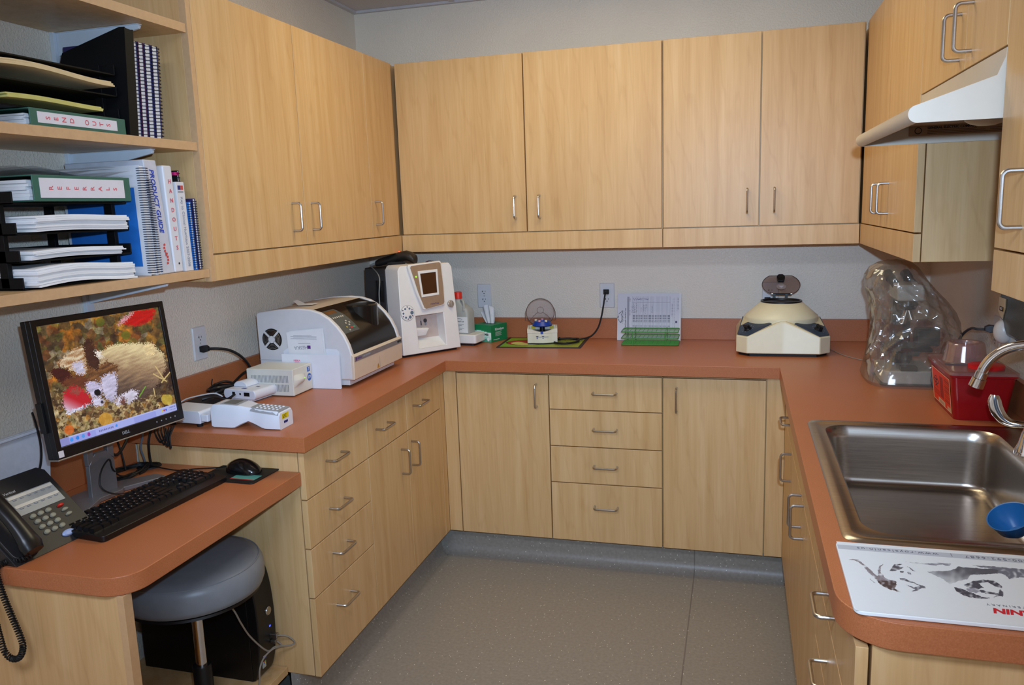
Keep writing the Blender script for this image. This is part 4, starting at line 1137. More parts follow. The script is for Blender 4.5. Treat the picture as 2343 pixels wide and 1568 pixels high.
# cables on the desk: grommet, coil behind the stand, lines from the counter edge
t = thing('desk_grommet', 'black round cable grommet in the back corner of the desk', 'grommet', (0.095, -1.80, DZ))
B().mat(MATBLACK).lathe([(0.0001, 0.0008), (0.024, 0.0008), (0.027, 0.004), (0.034, 0.004), (0.036, 0.0005)], (0.095, -1.805, DZ), 28).build('ring', t)
c = B().mat(MATBLACK)
pts = []
for i in range(0, 120):
    a = 2 * PI * i / 30.0
    pts.append((0.085 + 0.040 * math.cos(a) + 0.004 * math.sin(i), -1.880 + 0.070 * math.sin(a), DZ + 0.004 + 0.012 * i / 120 + 0.003 * math.sin(a * 2)))
c.tube(pts, 0.0028, 6)
tag(c.build('cable_coil'), 'coil of thin black cable on the desk behind the monitor stand', 'cable')
c = B().mat(MATBLACK).tube(smooth_path([(0.10, -1.845, 0.806), (0.14, -1.96, 0.825), (0.175, -2.03, 0.870), (0.180, -2.045, 0.905), (0.188, -2.085, 0.885), (0.200, -2.105, 0.85), (0.215, -2.08, 0.822), (0.232, -2.02, 0.806), (0.245, -1.985, 0.8045), (0.255, -1.93, 0.806), (0.256, -1.89, 0.808)], 8), 0.0024, 6)
tag(c.build('keyboard_cable'), 'thin black keyboard cable looped around the monitor stand', 'cable')
c = B().mat(MATBLACK).tube(smooth_path([(0.165, -2.04, 1.02), (0.160, -2.02, 0.93), (0.13, -1.96, 0.89), (0.10, -1.88, 0.92), (0.075, -1.83, 0.97)], 8), 0.0042, 7)
tag(c.build('video_cable'), 'thick black cable swooping behind the monitor stand', 'cable')
c = B().mat(MATBLACK).tube(smooth_path([(0.058, -1.89, 1.00), (0.060, -1.888, 0.93), (0.072, -1.885, 0.87), (0.08, -1.885, 0.815)], 8), 0.003, 6)
tag(c.build('power_cable'), 'thin black cable hanging straight behind the monitor', 'cable')
c = B().mat(plain('steel-grey cord', (96, 106, 116), 0.35)).tube(smooth_path([(0.085, -1.74, 0.9185), (0.085, -1.795, 0.9195), (0.083, -1.807, 0.89), (0.078, -1.812, 0.86), (0.083, -1.81, 0.83), (0.085, -1.806, 0.80)], 8), 0.003, 7)
tag(c.build('hanging_cable'), 'grey cord dropping from the counter edge into the desk grommet', 'cord')
c = B().mat(MATBLACK).tube(smooth_path([(0.115, -1.74, 0.919), (0.115, -1.795, 0.920), (0.112, -1.812, 0.89), (0.108, -1.812, 0.86), (0.104, -1.808, 0.83), (0.104, -1.804, 0.80)], 8), 0.0036, 7)
tag(c.build('hanging_cable'), 'black sleeved cord dropping from the counter edge into the desk grommet', 'cord')
# ------------------------------------------------------------------ outlets
def outlet(label, c, right, up, horizontal=False, holes=2):
    """duplex receptacle and cover plate; c on the wall, right/up in the wall plane"""
    t = thing('electrical_outlet', label, 'outlet', tuple(c))
    M = frame(c, right, up)
    PL = plain('outlet white', (214, 213, 214), 0.35, var=0.01)
    b = B(M).mat(PL)
    r0 = [(p[0], p[1], 0.0003) for p in rrect(-0.036, 0.036, -0.0595, 0.0595, 0.003, 3)]
    r1 = [(p[0] * 0.985, p[1] * 0.985, 0.003) for p in r0]
    r2 = [(p[0] * 0.90, p[1] * 0.945, 0.006) for p in r0]
    b.loft([r0, r1, r2]); b.build('cover_plate', t)
    for s_ in (1, -1):
        y = 0.0195 * s_
        b = B(M).mat(PL)
        pr = [(0.0172 * math.cos(R(a)), y + max(-0.0125, min(0.0125, 0.0172 * math.sin(R(a))))) for a in range(0, 360, 12)]
        b.prism(pr, 'z', 0.0055, 0.0072)
        b.mat(BLACKINK); b.box(-0.0078, -0.0050, y - 0.001, y + 0.007, 0.0072, 0.0075); b.box(0.0052, 0.0072, y + 0.0, y + 0.0065, 0.0072, 0.0075); b.box(-0.0105, -0.0075, y + 0.0015, y + 0.0035, 0.0072, 0.0075)
        b.lathe([(0.0025, 0.0072), (0.0025, 0.0075), (0.0001, 0.0075)], (0.0, y - 0.0075, 0), 10)
        b.build('receptacle', t)
    b = B(M).mat(STEEL).lathe([(0.0028, 0.0058), (0.0022, 0.0068), (0.0001, 0.007)], (0, 0, 0), 12); b.build('screw', t)
    return t
outlet('white duplex outlet on the back wall above the green tissue box', (0.616, -0.0003, 1.120), (1, 0, 0), (0, 0, 1))
outlet('white duplex outlet on the back wall with a black plug in its upper socket', (1.232, -0.0003, 1.120), (1, 0, 0), (0, 0, 1))
outlet('white duplex outlet behind the raised lid of the large centrifuge', (1.974, -0.0003, 1.120), (1, 0, 0), (0, 0, 1))
outlet('white duplex outlet on the left wall beside the computer monitor', (0.0003, -1.394, 1.113), (0, 1, 0), (0, 0, 1))
outlet('white duplex outlet on the right wall between the microscope and soap dispenser', (W - 0.0003, -0.955, 1.10), (0, -1, 0), (0, 0, 1))

# ------------------------------------------------------------------ chemistry analyzer
GREYWHITE = plain('grey white housing', (212, 208, 208), 0.4, var=0.02)
BEIGE = plain('warm beige housing', (214, 196, 176), 0.42, var=0.02)
t = thing('chemistry_analyzer', 'large white chemistry analyzer with a domed black front cover and side fan', 'analyzer', (0.28, -0.96, CT))
Y0, Y1 = -1.182, -0.748
def curve_prof():
    pts = [(0.098, 0.945), (0.096, 1.180)]
    pts += [(0.116 - 0.020 * math.cos(R(a)), 1.180 + 0.016 * math.sin(R(a))) for a in range(15, 91, 15)]
    pts += [(0.20, 1.2065), (0.275, 1.209), (0.325, 1.205), (0.365, 1.193), (0.400, 1.172), (0.430, 1.143), (0.455, 1.110), (0.472, 1.075), (0.482, 1.040)]
    return pts
cp = curve_prof()
for ya in (Y0, Y1 - 0.022):
    B().mat(GREYWHITE).prism(cp + [(0.482, 0.945)], 'y', ya, ya + 0.022).build('side_panel', t, bevel=0.006, seg=3)
b = B().mat(BEIGE)
core = [(x - 0.004, z - 0.004) for x, z in cp]
b.prism(core[:11] + [(0.305, 0.95), (0.10, 0.95)], 'y', Y0 + 0.0225, Y1 - 0.0225); b.build('top_cover', t, angle=40)
b = B().mat(plain('smoked black cover', (24, 22, 20), 0.16, var=0.05)).prism([(0.31, 1.02)] + core[10:] + [(0.478, 1.02)], 'y', Y0 + 0.0225, Y1 - 0.0225); b.build('front_cover', t, angle=40)
b = B().mat(BEIGE); b.prism([(0.306, 0.945), (0.488, 0.945), (0.490, 1.030), (0.484, 1.0385), (0.4785, 1.0385), (0.4785, 1.019), (0.306, 1.019)], 'y', Y0 + 0.0005, Y1 - 0.0005); b.build('lower_front', t, bevel=0.003)
b = B().mat(GREYWHITE).box(0.11, 0.462, Y0 + 0.012, Y1 - 0.03, 0.922, 0.9445); b.build('plinth', t, bevel=0.002)
for x in (0.13, 0.43):
    for y in (Y0 + 0.05, Y1 - 0.06):
        B().mat(MATBLACK).lathe([(0.0001, CT + 0.0003), (0.012, CT + 0.0003), (0.012, 0.9215), (0.0001, 0.9215)], (x, y, 0), 14).build('foot', t)
# silver name strip with lettering, door seam, warning triangle
b = B().mat(plain('silver name strip', (148, 150, 158), 0.3, 0.5)).box(0.4895, 0.4908, Y0 + 0.006, Y1 - 0.004, 1.012, 1.030)
b.mat(PURPLE); b.box(0.4908, 0.4912, Y0 + 0.014, Y0 + 0.024, 1.015, 1.027)
FM = lambda y, z: frame((0.4911, y, z), (0, 1, 0), (0, 0, 1))
b.text('HESKA', 0.011, FM(Y0 + 0.027, 1.021), align='LEFT'); b.mat(GREYINK).text('DRI-CHEM 4000', 0.0085, FM(Y0 + 0.075, 1.021), align='LEFT')
b.mat(BLACKINK).text('FUJIFILM', 0.010, FM(Y1 - 0.032, 1.021), bold=0.0004); b.build('name_strip', t)
b = B().mat(GREY).box(0.4886, 0.4892, Y0 + 0.215, Y0 + 0.217, 0.952, 1.006); b.box(0.4886, 0.4893, Y0 + 0.012, Y0 + 0.215, 1.004, 1.006); b.build('door_seam', t)
b = B().mat(plain('amber warning label', (206, 150, 30), 0.5)).add([(0.4893, Y0 + 0.19, 0.952), (0.4893, Y0 + 0.21, 0.952), (0.4893, Y0 + 0.20, 0.972)], [(0, 1, 2)])
b.mat(BLACKINK).box(0.4893, 0.4896, Y0 + 0.1992, Y0 + 0.2008, 0.955, 0.966); b.build('warning_label', t)
# side seam and fan grille
b = B().mat(GREY).box(0.098, 0.40, Y0 - 0.0006, Y0 + 0.001, 1.0135, 1.0148); b.mat(BLACKINK).box(0.245, 0.265, Y0 - 0.0009, Y0 - 0.0001, 1.010, 1.014); b.build('side_seam', t)
fc = Vector((0.158, Y0 - 0.0006, 1.093))
b = B().mat(MATBLACK)
oct_ = [(fc.x + 0.041 * math.cos(R(a)), fc.z + 0.041 * math.sin(R(a))) for a in range(0, 360, 10)]
b.prism(oct_, 'y', fc.y - 0.0002, fc.y + 0.001)
b.build('fan_opening', t)
b = B().mat(GREYWHITE)
b.prism([(fc.x + 0.0135 * math.cos(R(a)), fc.z + 0.0135 * math.sin(R(a))) for a in range(0, 360, 15)], 'y', fc.y - 0.004, fc.y - 0.0008)
for a in (45, 135, 225, 315):
    d = Vector((math.cos(R(a)), 0, math.sin(R(a)))); n_ = Vector((-d.z, 0, d.x)) * 0.0035
    p, q = fc + d * 0.012, fc + d * 0.042
    b.prism([(p.x + n_.x, p.z + n_.z), (p.x - n_.x, p.z - n_.z), (q.x - n_.x, q.z - n_.z), (q.x + n_.x, q.z + n_.z)], 'y', fc.y - 0.004, fc.y - 0.0008)
b.mat(STEEL)
for r_ in (0.019, 0.0245, 0.030, 0.0355):
    b.tube([(fc.x + r_ * math.cos(R(a)), fc.y - 0.0025, fc.z + r_ * math.sin(R(a))) for a in range(0, 360, 15)], 0.0008, 5, closed=True)
b.build('fan_guard', t)
# control panel, lying in the sloping cover
def on_curve(s):
    P_ = [Vector((x, 0, z)) for x, z in core[10:]]
    L_ = [0.0]
    for i in range(1, len(P_)): L_.append(L_[-1] + (P_[i] - P_[i - 1]).length)
    d = s * L_[-1]
    for i in range(1, len(P_)):
        if d <= L_[i]:
            f = (d - L_[i - 1]) / (L_[i] - L_[i - 1]); p = P_[i - 1].lerp(P_[i], f); tg = (P_[i] - P_[i - 1]).normalized()
            return p, tg
    return P_[-1], (P_[-1] - P_[-2]).normalized()
def curve_patch(bm, s0, s1, y0f, y1f, off, n=8):
    vs = []
    for i in range(n + 1):
        s = s0 + (s1 - s0) * i / n; p, tg = on_curve(s); nn = Vector((-tg.z, 0, tg.x)) * -1
        if nn.z < 0: nn = -nn
        q = p + nn * off
        vs += [(q.x, y0f(i / n), q.z), (q.x, y1f(i / n), q.z)]
    return bm.add(vs, [(2 * i, 2 * i + 1, 2 * i + 3, 2 * i + 2) for i in range(n)])
b = B().mat(plain('teal-grey keypad', (78, 84, 84), 0.4))
curve_patch(b, 0.14, 0.66, lambda f: Y0 + 0.026, lambda f: Y0 + 0.122 + 0.024 * f, 0.0010); b.build('control_panel', t, normals=False)
b = B().mat(plain('amber display', (112, 74, 40), 0.25)); curve_patch(b, 0.17, 0.25, lambda f: Y0 + 0.034, lambda f: Y0 + 0.108, 0.0014); b.build('display', t, normals=False)
def curve_key(s, y, w, d, m, nm):
    b = B().mat(m); curve_patch(b, s, s + d, lambda f: y, lambda f: y + w, 0.0022, 2); return b.build(nm, t, normals=False)
KW = plain('pale keypad key', (196, 190, 176), 0.5)
for i in range(6): curve_key(0.335, Y0 + 0.034 + i * 0.0140, 0.008, 0.030, KW, 'key')
for i, (s_, y) in enumerate(((0.440, 0.092), (0.48, 0.078), (0.48, 0.106), (0.52, 0.092))): curve_key(s_, Y0 + y, 0.011, 0.026, KW, 'key')
curve_key(0.55, Y0 + 0.066, 0.009, 0.022, plain('yellow key', (206, 180, 80), 0.5), 'key'); curve_key(0.61, Y0 + 0.072, 0.010, 0.022, KW, 'key')
curve_key(0.575, Y0 + 0.092, 0.018, 0.026, plain('red key', (196, 60, 58), 0.5), 'key'); curve_key(0.575, Y0 + 0.112, 0.016, 0.026, plain('green key', (70, 150, 116), 0.5), 'key')
# raised cylinder housing on the cover
b = B().mat(plain('smoked black cover', (24, 22, 20), 0.16))
for_h = []
cxh, cyh = 0.375, -0.895
b.lathe([(0.078, 1.06), (0.076, 1.188), (0.070, 1.193), (0.0001, 1.194)], (cxh, cyh, 0), 40)
b.build('sampler_turret', t)
b = B().mat(PAPER); b.add([(0.215, -1.075, 1.2075), (0.275, -1.075, 1.210), (0.275, -1.025, 1.2115), (0.215, -1.025, 1.209), (0.185, -1.06, 1.222), (0.185, -1.03, 1.224)], [(0, 1, 2, 3), (0, 3, 5, 4)])
b.build('printer_slip', t, normals=False)

# ------------------------------------------------------------------ boxes of paper leaning on the analyzer
WENV = plain('white envelope card', (226, 225, 230), 0.6, var=0.015)
t = thing('card_holder', 'white card sleeve standing against the analyzer behind the UPS box', 'card sleeve', (0.33, -1.2, CT))
b = B().mat(WENV)
b.prism([(0.205, CT + 0.001), (0.442, CT + 0.001), (0.442, 1.042), (0.205, 1.042)], 'y', -1.2025, -1.2015)
b.build('front_sheet', t)
b = B().mat(WENV); b.prism([(0.205, CT + 0.001), (0.436, CT + 0.001), (0.436, 1.050), (0.425, 1.060), (0.40, 1.062), (0.225, 1.062), (0.205, 1.050)], 'y', -1.1865, -1.1855); b.build('back_sheet', t)
b = B().mat(plain('pink stamp', (230, 130, 160), 0.7)).text('HESKA', 0.009, frame((0.268, -1.2028, 1.018), (1, 0, 0), (0, 0, 1)), bold=0.0004); b.box(0.258, 0.278, -1.2028, -1.2025, 1.010, 1.0125); b.build('stamp', t)
t = thing('letter', 'white folded letter with an upside-down purple heading in the card sleeve', 'letter', (0.3, -1.195, 0.95))
b = B().mat(PAPER).prism([(0.240, 0.93), (0.385, 0.93), (0.372, 1.137), (0.228, 1.122)], 'y', -1.1955, -1.1945); b.build('sheet', t)
b = B().mat(PAPER).prism([(0.25, 0.93), (0.388, 0.93), (0.379, 1.139), (0.238, 1.126)], 'y', -1.1915, -1.1905); b.build('sheet', t)
LM = lambda x, z: frame((x, -1.1958, z), (-1, 0, -0.06), (0, 0, -1))
b = B().mat(GREYINK).text('HESKA', 0.019, LM(0.285, 1.066), space=1.0); b.mat(PURPLE); b.box(0.312, 0.325, -1.196, -1.1956, 1.062, 1.074)
b.mat(GREYINK)
for i in range(4): b.box(0.245 + 0.012 * (i % 2), 0.352 - 0.02 * (i == 3), -1.196, -1.1956, 1.098 + i * 0.0042, 1.0992 + i * 0.0042)
b.box(0.275, 0.325, -1.196, -1.1956, 1.081, 1.0825)
b.build('printing', t)

# ------------------------------------------------------------------ battery backup box
t = thing('power_supply', 'small cream battery backup box with a slotted side and green light', 'power supply', (0.235, -1.27, CT))
UX0, UX1, UY0, UY1, UZ = 0.142, 0.329, -1.337, -1.207, 1.0125
UPSM = plain('ivory housing', (214, 210, 198), 0.42, var=0.02)
b = B().mat(UPSM).box(UX0, UX1, UY0, UY1, CT + 0.003, UZ); b.build('case', t, bevel=0.003)
b = B().mat(MATBLACK).box(UX0 + 0.01, UX1 - 0.01, UY0 + 0.01, UY1 - 0.01, CT + 0.0003, CT + 0.0028); b.build('base', t)
b = B().mat(GREY)
for r_ in range(2):
    for i in range(27):
        x = 0.161 + i * 0.0056
        b.box(x, x + 0.0026, UY0 - 0.0005, UY0 + 0.001, 0.961 - r_ * 0.032 + 0.003, 0.990 - r_ * 0.032)
b.build('vent_slots', t)
gr = []
for i in range(13):
    f = i / 12.0; yy = UY0 + 0.006 + 0.072 * f; sw = math.sin(PI * min(1, f * 1.35 + 0.0)) if f < 0.74 else max(0.0, math.sin(PI * min(1, f * 1.35)))
    pr_ = 0.0012 + 0.015 * max(0, math.sin(PI * f)) ** 0.8
    gr.append([(UX1 - 0.001, yy, 0.958 - 0.026 * (1 - f) * 0.6), (UX1 + pr_ * 0.55, yy, 0.961 - 0.010 * (1 - f)), (UX1 + pr_, yy, 0.9715), (UX1 + pr_ * 0.95, yy, 0.9735), (UX1 + pr_ * 0.4, yy, 0.986), (UX1 - 0.001, yy, 0.994 - 0.012 * f)])
b = B().mat(UPSM).loft(gr); b.build('front_grip', t, angle=50)
b = B().mat(plain('green led', (120, 220, 40), 0.3, emit=(150, 255, 40), estr=1.2)).ellipsoid((UX1 + 0.0150, UY0 + 0.055, 0.9725), 0.0016, 0.0022, 0.0016, 10, 6); b.build('power_light', t)
LB = plain('blue logo', (34, 92, 180), 0.4)
b = B().mat(LB).box(UX1, UX1 + 0.0004, UY1 - 0.032, UY1 - 0.014, 0.985, 1.003); b.mat(LABELW).text('7', 0.018, frame((UX1 + 0.0005, UY1 - 0.023, 0.994), (0, 1, 0), (0, 0, 1)))
b.mat(LB).prism([(UY1 - 0.020 + 0.014 * math.cos(R(a)), 0.964 + 0.014 * math.sin(R(a))) for a in range(0, 360, 15)], 'x', UX1, UX1 + 0.0004)
b.mat(LABELW).text('STI', 0.014, frame((UX1 + 0.0005, UY1 - 0.020, 0.964), (0, 1, 0), (0, 0, 1)), bold=0.0003); b.build('logos', t)

# ------------------------------------------------------------------ handheld analyser and its cradles
HW = plain('cool white handheld plastic', (218, 220, 228), 0.36, var=0.015)
t = thing('printer_dock', 'small white rounded printer dock with a paper-roll hump in front of the battery box', 'printer', (0.19, -1.36, CT))
DM = TR(0.187, -1.358, CT, R(-8))
b = B(DM).mat(HW)
pr = [(-0.060, 0.012), (0.060, 0.012)] + [(0.060 + 0.0105 * math.sin(R(a)), 0.0285 - 0.0165 * math.cos(R(a))) for a in range(15, 166, 15)] + [(0.058, 0.045), (-0.058, 0.045)] + [(-0.060 - 0.0105 * math.sin(R(a)), 0.0285 + 0.0165 * math.cos(R(a))) for a in range(15, 166, 15)]
b.prism(pr, 'y', -0.080, 0.072); b.box(-0.045, 0.045, -0.072, 0.066, 0.0008, 0.0125)
b.build('case', t, bevel=0.003)
b = B(DM).mat(HW).prism([(-0.030 + 0.030 * math.cos(R(a)), 0.0455 + 0.020 * math.sin(R(a))) for a in range(0, 181, 12)], 'y', -0.040, 0.060); b.build('paper_roll_cover', t, bevel=0.002)
b = B(DM).mat(BLACK); b.box(0.022, 0.046, -0.081, -0.079, 0.024, 0.037); b.box(0.002, 0.008, -0.081, -0.079, 0.027, 0.034); b.box(-0.030, -0.018, -0.081, -0.079, 0.024, 0.037); b.build('ports', t)
b = B(DM).mat(NAVYINK); b.box(-0.008, 0.012, -0.06, -0.050, 0.0451, 0.0454); b.box(0.022, 0.036, -0.02, -0.012, 0.0451, 0.0454); b.build('printing', t)
t = thing('handheld_analyzer', 'white waisted handheld blood analyzer with a grey screen and keypad, at the counter end', 'analyzer', (0.40, -1.70, CT))
HM = TR(0.405, -1.700, CT, R(2)) @ Matrix.Diagonal((1, 1, 1, 1))
prof = [(-0.118, 0.006), (-0.118, 0.066), (-0.110, 0.073), (-0.02, 0.070), (0.02, 0.062), (0.110, 0.056), (0.114, 0.050), (0.114, 0.0005), (0.062, 0.0005), (0.048, 0.003), (0.020, 0.017), (0.002, 0.021), (-0.012, 0.018), (-0.026, 0.007), (-0.040, 0.0005), (-0.112, 0.0005)]
rings = []
b = B(HM).mat(HW)
def hw_(x): return 0.039 - 0.008 * math.exp(-((x - 0.015) / 0.035) ** 2)
top = [(-0.118, 0.066), (-0.110, 0.073), (-0.07, 0.073), (-0.02, 0.070), (0.02, 0.062), (0.065, 0.059), (0.108, 0.056), (0.114, 0.050)]
botm = [(-0.118, 0.004), (-0.110, 0.0005), (-0.042, 0.0005), (-0.020, 0.012), (0.004, 0.021), (0.048, 0.004), (0.062, 0.0005), (0.114, 0.0005)]
xs = [-0.118, -0.110, -0.09, -0.07, -0.05, -0.040, -0.03, -0.020, -0.010, 0.004, 0.02, 0.034, 0.048, 0.062, 0.085, 0.105, 0.114]
def itp(tab, x):
    for (x0, z0), (x1, z1) in zip(tab, tab[1:]):
        if x <= x1: return z0 + (z1 - z0) * (x - x0) / (x1 - x0)
    return tab[-1][1]
for x in xs:
    w = hw_(x); zt2, zb2 = itp(top, x), itp(botm, x)
    rings.append([(x, -w, zb2 + 0.003), (x, -w, zt2 - 0.010), (x, -w + 0.006, zt2), (x, w - 0.006, zt2), (x, w, zt2 - 0.010), (x, w, zb2 + 0.003), (x, w - 0.004, zb2), (x, -w + 0.004, zb2)])
b.loft(rings); b.build('case', t, angle=50)
HG = plain('grey keypad overlay', (150, 152, 156), 0.4)
b = B(HM).mat(HG).loft([[(x, -0.036, itp(top, x) - 0.008), (x, -0.030, itp(top, x) + 0.002), (x, 0.030, itp(top, x) + 0.002), (x, 0.036, itp(top, x) - 0.008)] for x in (-0.088, -0.06, -0.03)]); b.build('screen_surround', t)
b = B(HM).mat(plain('dull lcd', (92, 94, 92), 0.25)).add([(-0.080, -0.024, 0.0757), (-0.040, -0.024, 0.0735), (-0.040, 0.024, 0.0735), (-0.080, 0.024, 0.0757)], [(0, 1, 2, 3)]); b.build('screen', t)
b = B(HM).mat(HG).loft([[(x, -hw_(x) + 0.0005 - 0.001, itp(top, x) - 0.009), (x, -hw_(x) + 0.008, itp(top, x) + 0.002), (x, hw_(x) - 0.008, itp(top, x) + 0.002), (x, hw_(x) + 0.0005, itp(top, x) - 0.009)] for x in (0.012, 0.03, 0.06, 0.09, 0.110)]); b.build('keypad', t)
b = B(HM).mat(HW)
for i in range(6):
    for j in range(3): b.ellipsoid((0.030 + i * 0.0135, -0.018 + j * 0.018, itp(top, 0.03 + i * 0.0135) + 0.0018), 0.0042, 0.005, 0.0026, 10, 4, 0.0)
b.build('keys', t)
b = B(HM).mat(plain('yellow label', (222, 200, 20), 0.5)).box(0.1141, 0.1147, -0.024, 0.014, 0.030, 0.046); b.mat(NAVYINK); b.box(0.1141, 0.1147, -0.014, 0.008, 0.016, 0.023); b.mat(BLACKINK)
for i in range(3): b.box(0.1147, 0.1149, -0.021, 0.002, 0.033 + i * 0.004, 0.0345 + i * 0.004)
b.build('end_label', t)
t = thing('charging_dock', 'flat white charging dock on black feet beside the handheld analyzer', 'charger', (0.19, -1.7, CT))
CM = TR(0.178, -1.694, CT, R(-4))
b = B(CM).mat(HW).prism([(-0.062, 0.014), (-0.058, 0.010), (0.072, 0.010), (0.076, 0.014), (0.076, 0.044), (0.070, 0.050), (-0.056, 0.052), (-0.062, 0.046)], 'y', -0.046, 0.046); b.build('case', t, bevel=0.004)
b = B(CM).mat(HW); b.box(0.0765, 0.104, -0.046, -0.030, 0.018, 0.042); b.box(0.0765, 0.104, 0.030, 0.046, 0.018, 0.042); b.build('cradle_arms', t, bevel=0.004)
b = B(CM).mat(MATBLACK)
for x in (-0.045, 0.062):
    for y in (-0.034, 0.034): b.lathe([(0.0001, 0.0005), (0.009, 0.0005), (0.010, 0.0098), (0.0001, 0.0098)], (x, y, 0), 12)
b.build('feet', t)
# cables and adapters behind the handheld
c = B().mat(MATBLACK).box(0.055, 0.125, -1.60, -1.47, CT + 0.0005, CT + 0.032)
tag(c.build('power_adapter', bevel=0.004), 'black mains adapter brick on the counter behind the handheld analyzer', 'power adapter')
plugM = frame((0.0085, -1.394, 1.0935), (0, 1, 0), (0, 0, 1))
def plug(M, label, pts, r=0.0042, name='power_lead', mat=None):
    t = thing(name, label, 'power cord', tuple(M.translation))
    b = B(M).mat(mat or MATBLACK); b.loft([[(-0.013, -0.010, 0.0), (0.013, -0.010, 0.0), (0.013, 0.010, 0.0), (-0.013, 0.010, 0.0)], [(-0.013, -0.012, 0.016), (0.013, -0.012, 0.016), (0.013, 0.012, 0.016), (-0.013, 0.012, 0.016)], [(-0.007, -0.007, 0.030), (0.007, -0.007, 0.030), (0.007, 0.007, 0.030), (-0.007, 0.007, 0.030)]]); b.build('plug', t, bevel=0.002)
    b = B().mat(mat or MATBLACK).tube(smooth_path(pts, 10), r, 8); b.build('cable', t)
    return t
plug(plugM, 'thick black power cord plugged into the left wall outlet, curving to the counter', [(0.037, -1.394, 1.0935), (0.065, -1.380, 1.092), (0.088, -1.345, 1.080), (0.100, -1.300, 1.05), (0.103, -1.262, 1.01), (0.100, -1.235, 0.96), (0.095, -1.215, 0.925), (0.09, -1.25, 0.9185)], 0.0048)
t = thing('cable_bundle', 'bundled black power cables heaped on the counter beside the battery box', 'cables', (0.08, -1.38, CT))
rnd = random.Random(5)
for k in range(4):
    pts = []
    for i in range(9):
        a = 2 * PI * i / 8 + k
        pts.append((0.078 + (0.024 + 0.008 * k / 3) * math.cos(a), -1.365 - 0.012 * k + 0.062 * math.sin(a), CT + 0.008 + 0.011 * k + 0.012 * (1 + math.sin(2 * a + k)) / 2))
    B().mat(BLACK).tube(smooth_path(pts, 6), 0.0046, 7).build('loop', t)
B().mat(BLACK).tube(smooth_path([(0.10, -1.26, 0.99), (0.10, -1.30, 0.985), (0.095, -1.345, 0.965), (0.09, -1.39, 0.945), (0.07, -1.43, 0.93)], 6), 0.0046, 7).build('loop', t)
B().mat(BLACK).tube([(0.040, -1.40, 0.945), (0.038, -1.398, 0.968), (0.040, -1.393, 0.985)], 0.002, 6).build('cable_tie', t)
c = B().mat(BLACK).tube(smooth_path([(0.165, -1.445, CT + 0.032), (0.150, -1.475, CT + 0.020), (0.135, -1.52, CT + 0.038), (0.11, -1.55, CT + 0.036)], 6), 0.0042, 7)
tag(c.build('dock_lead'), 'black lead plugged into the end of the white printer dock', 'cable')
c = B().mat(plain('white cable', (200, 202, 206), 0.4)).tube(smooth_path([(0.045, -1.63, CT + 0.012), (0.05, -1.57, CT + 0.034), (0.06, -1.52, CT + 0.037), (0.09, -1.46, CT + 0.035), (0.11, -1.44, CT + 0.02)], 6), 0.0025, 6)
tag(c.build('cable'), 'thin pale cable arching over the black adapter brick', 'cable')
c = B().mat(MATBLACK)
for k in range(4):
    c.tube(smooth_path([(0.12 + 0.01 * k, -1.785, CT + 0.006 + 0.003 * k), (0.135 + 0.012 * k, -1.81, CT - 0.004), (0.155 + 0.012 * k, -1.815, CT - 0.030 - 0.006 * k), (0.170 + 0.006 * k, -1.812, CT - 0.014), (0.16 + 0.01 * k, -1.79, CT + 0.006 + 0.003 * k)], 6), 0.0026, 6)
tag(c.build('coiled_lead'), 'small coil of black lead hanging over the counter end', 'cable')

# ------------------------------------------------------------------ hematology analyzer
t = thing('hematology_analyzer', 'white upright hematology analyzer with a brown touch screen, angled across the corner', 'analyzer', (0.52, -0.483, CT))
HA = TR(0.520, -0.483, CT, R(53.6))
LEAN = math.tan(R(4.6))
SH = Matrix.Identity(4); SH[1][2] = LEAN
HF = HA @ SH                                   # front face plane y = 0 leans back
HAW = plain('bright white moulding', (232, 228, 224), 0.38, var=0.015)
w2, hh_ = 0.152, 0.400
def trap(z): return w2 - 0.014 * (z / hh_)
outer_ = [(-w2, 0.010), (w2, 0.010), (w2 - 0.012, hh_ - 0.02), (w2 - 0.022, hh_ - 0.004), (w2 - 0.030, hh_), (-w2 + 0.030, hh_), (-w2 + 0.022, hh_ - 0.004), (-w2 + 0.012, hh_ - 0.02)]
cav = [(-0.068, 0.030), (0.075, 0.030), (0.073, 0.178), (-0.072, 0.176)]
b = B(HF).mat(HAW).prism(outer_, 'y', 0.0, 0.115, [cav]); b.build('front_housing', t, bevel=0.005, seg=3)
b = B(HF).mat(plain('pinkish grey recess', (196, 176, 166), 0.5)).prism([(-0.074, 0.062), (0.076, 0.062), (0.076, 0.180), (-0.074, 0.180)], 'y', 0.0605, 0.064); b.build('recess_back', t)
b = B(HF).mat(HAW)
b.add([(-0.0675, 0.002, 0.0305), (0.0745, 0.002, 0.0305), (0.0745, 0.060, 0.066), (-0.0675, 0.060, 0.066)], [(0, 1, 2, 3)])
b.build('recess_ramp', t)
b = B(HF).mat(HAW).loft([[(-0.06, 0.036, 0.080), (-0.006, 0.036, 0.080), (-0.006, 0.060, 0.080), (-0.06, 0.060, 0.080)], [(-0.062, 0.022, 0.110), (0.000, 0.020, 0.106), (0.0, 0.060, 0.108), (-0.062, 0.060, 0.110)], [(-0.062, 0.024, 0.120), (0.006, 0.018, 0.113), (0.006, 0.060, 0.118), (-0.062, 0.060, 0.120)]]); b.build('sample_holder', t, bevel=0.004)
b = B(HF).mat(STEEL).cyl((-0.026, 0.036, 0.112), (-0.028, 0.036, 0.176), 0.0012, 8); b.mat(DKGREY).cyl((-0.0262, 0.036, 0.128), (-0.027, 0.036, 0.148), 0.0026, 8); b.build('sample_needle', t)
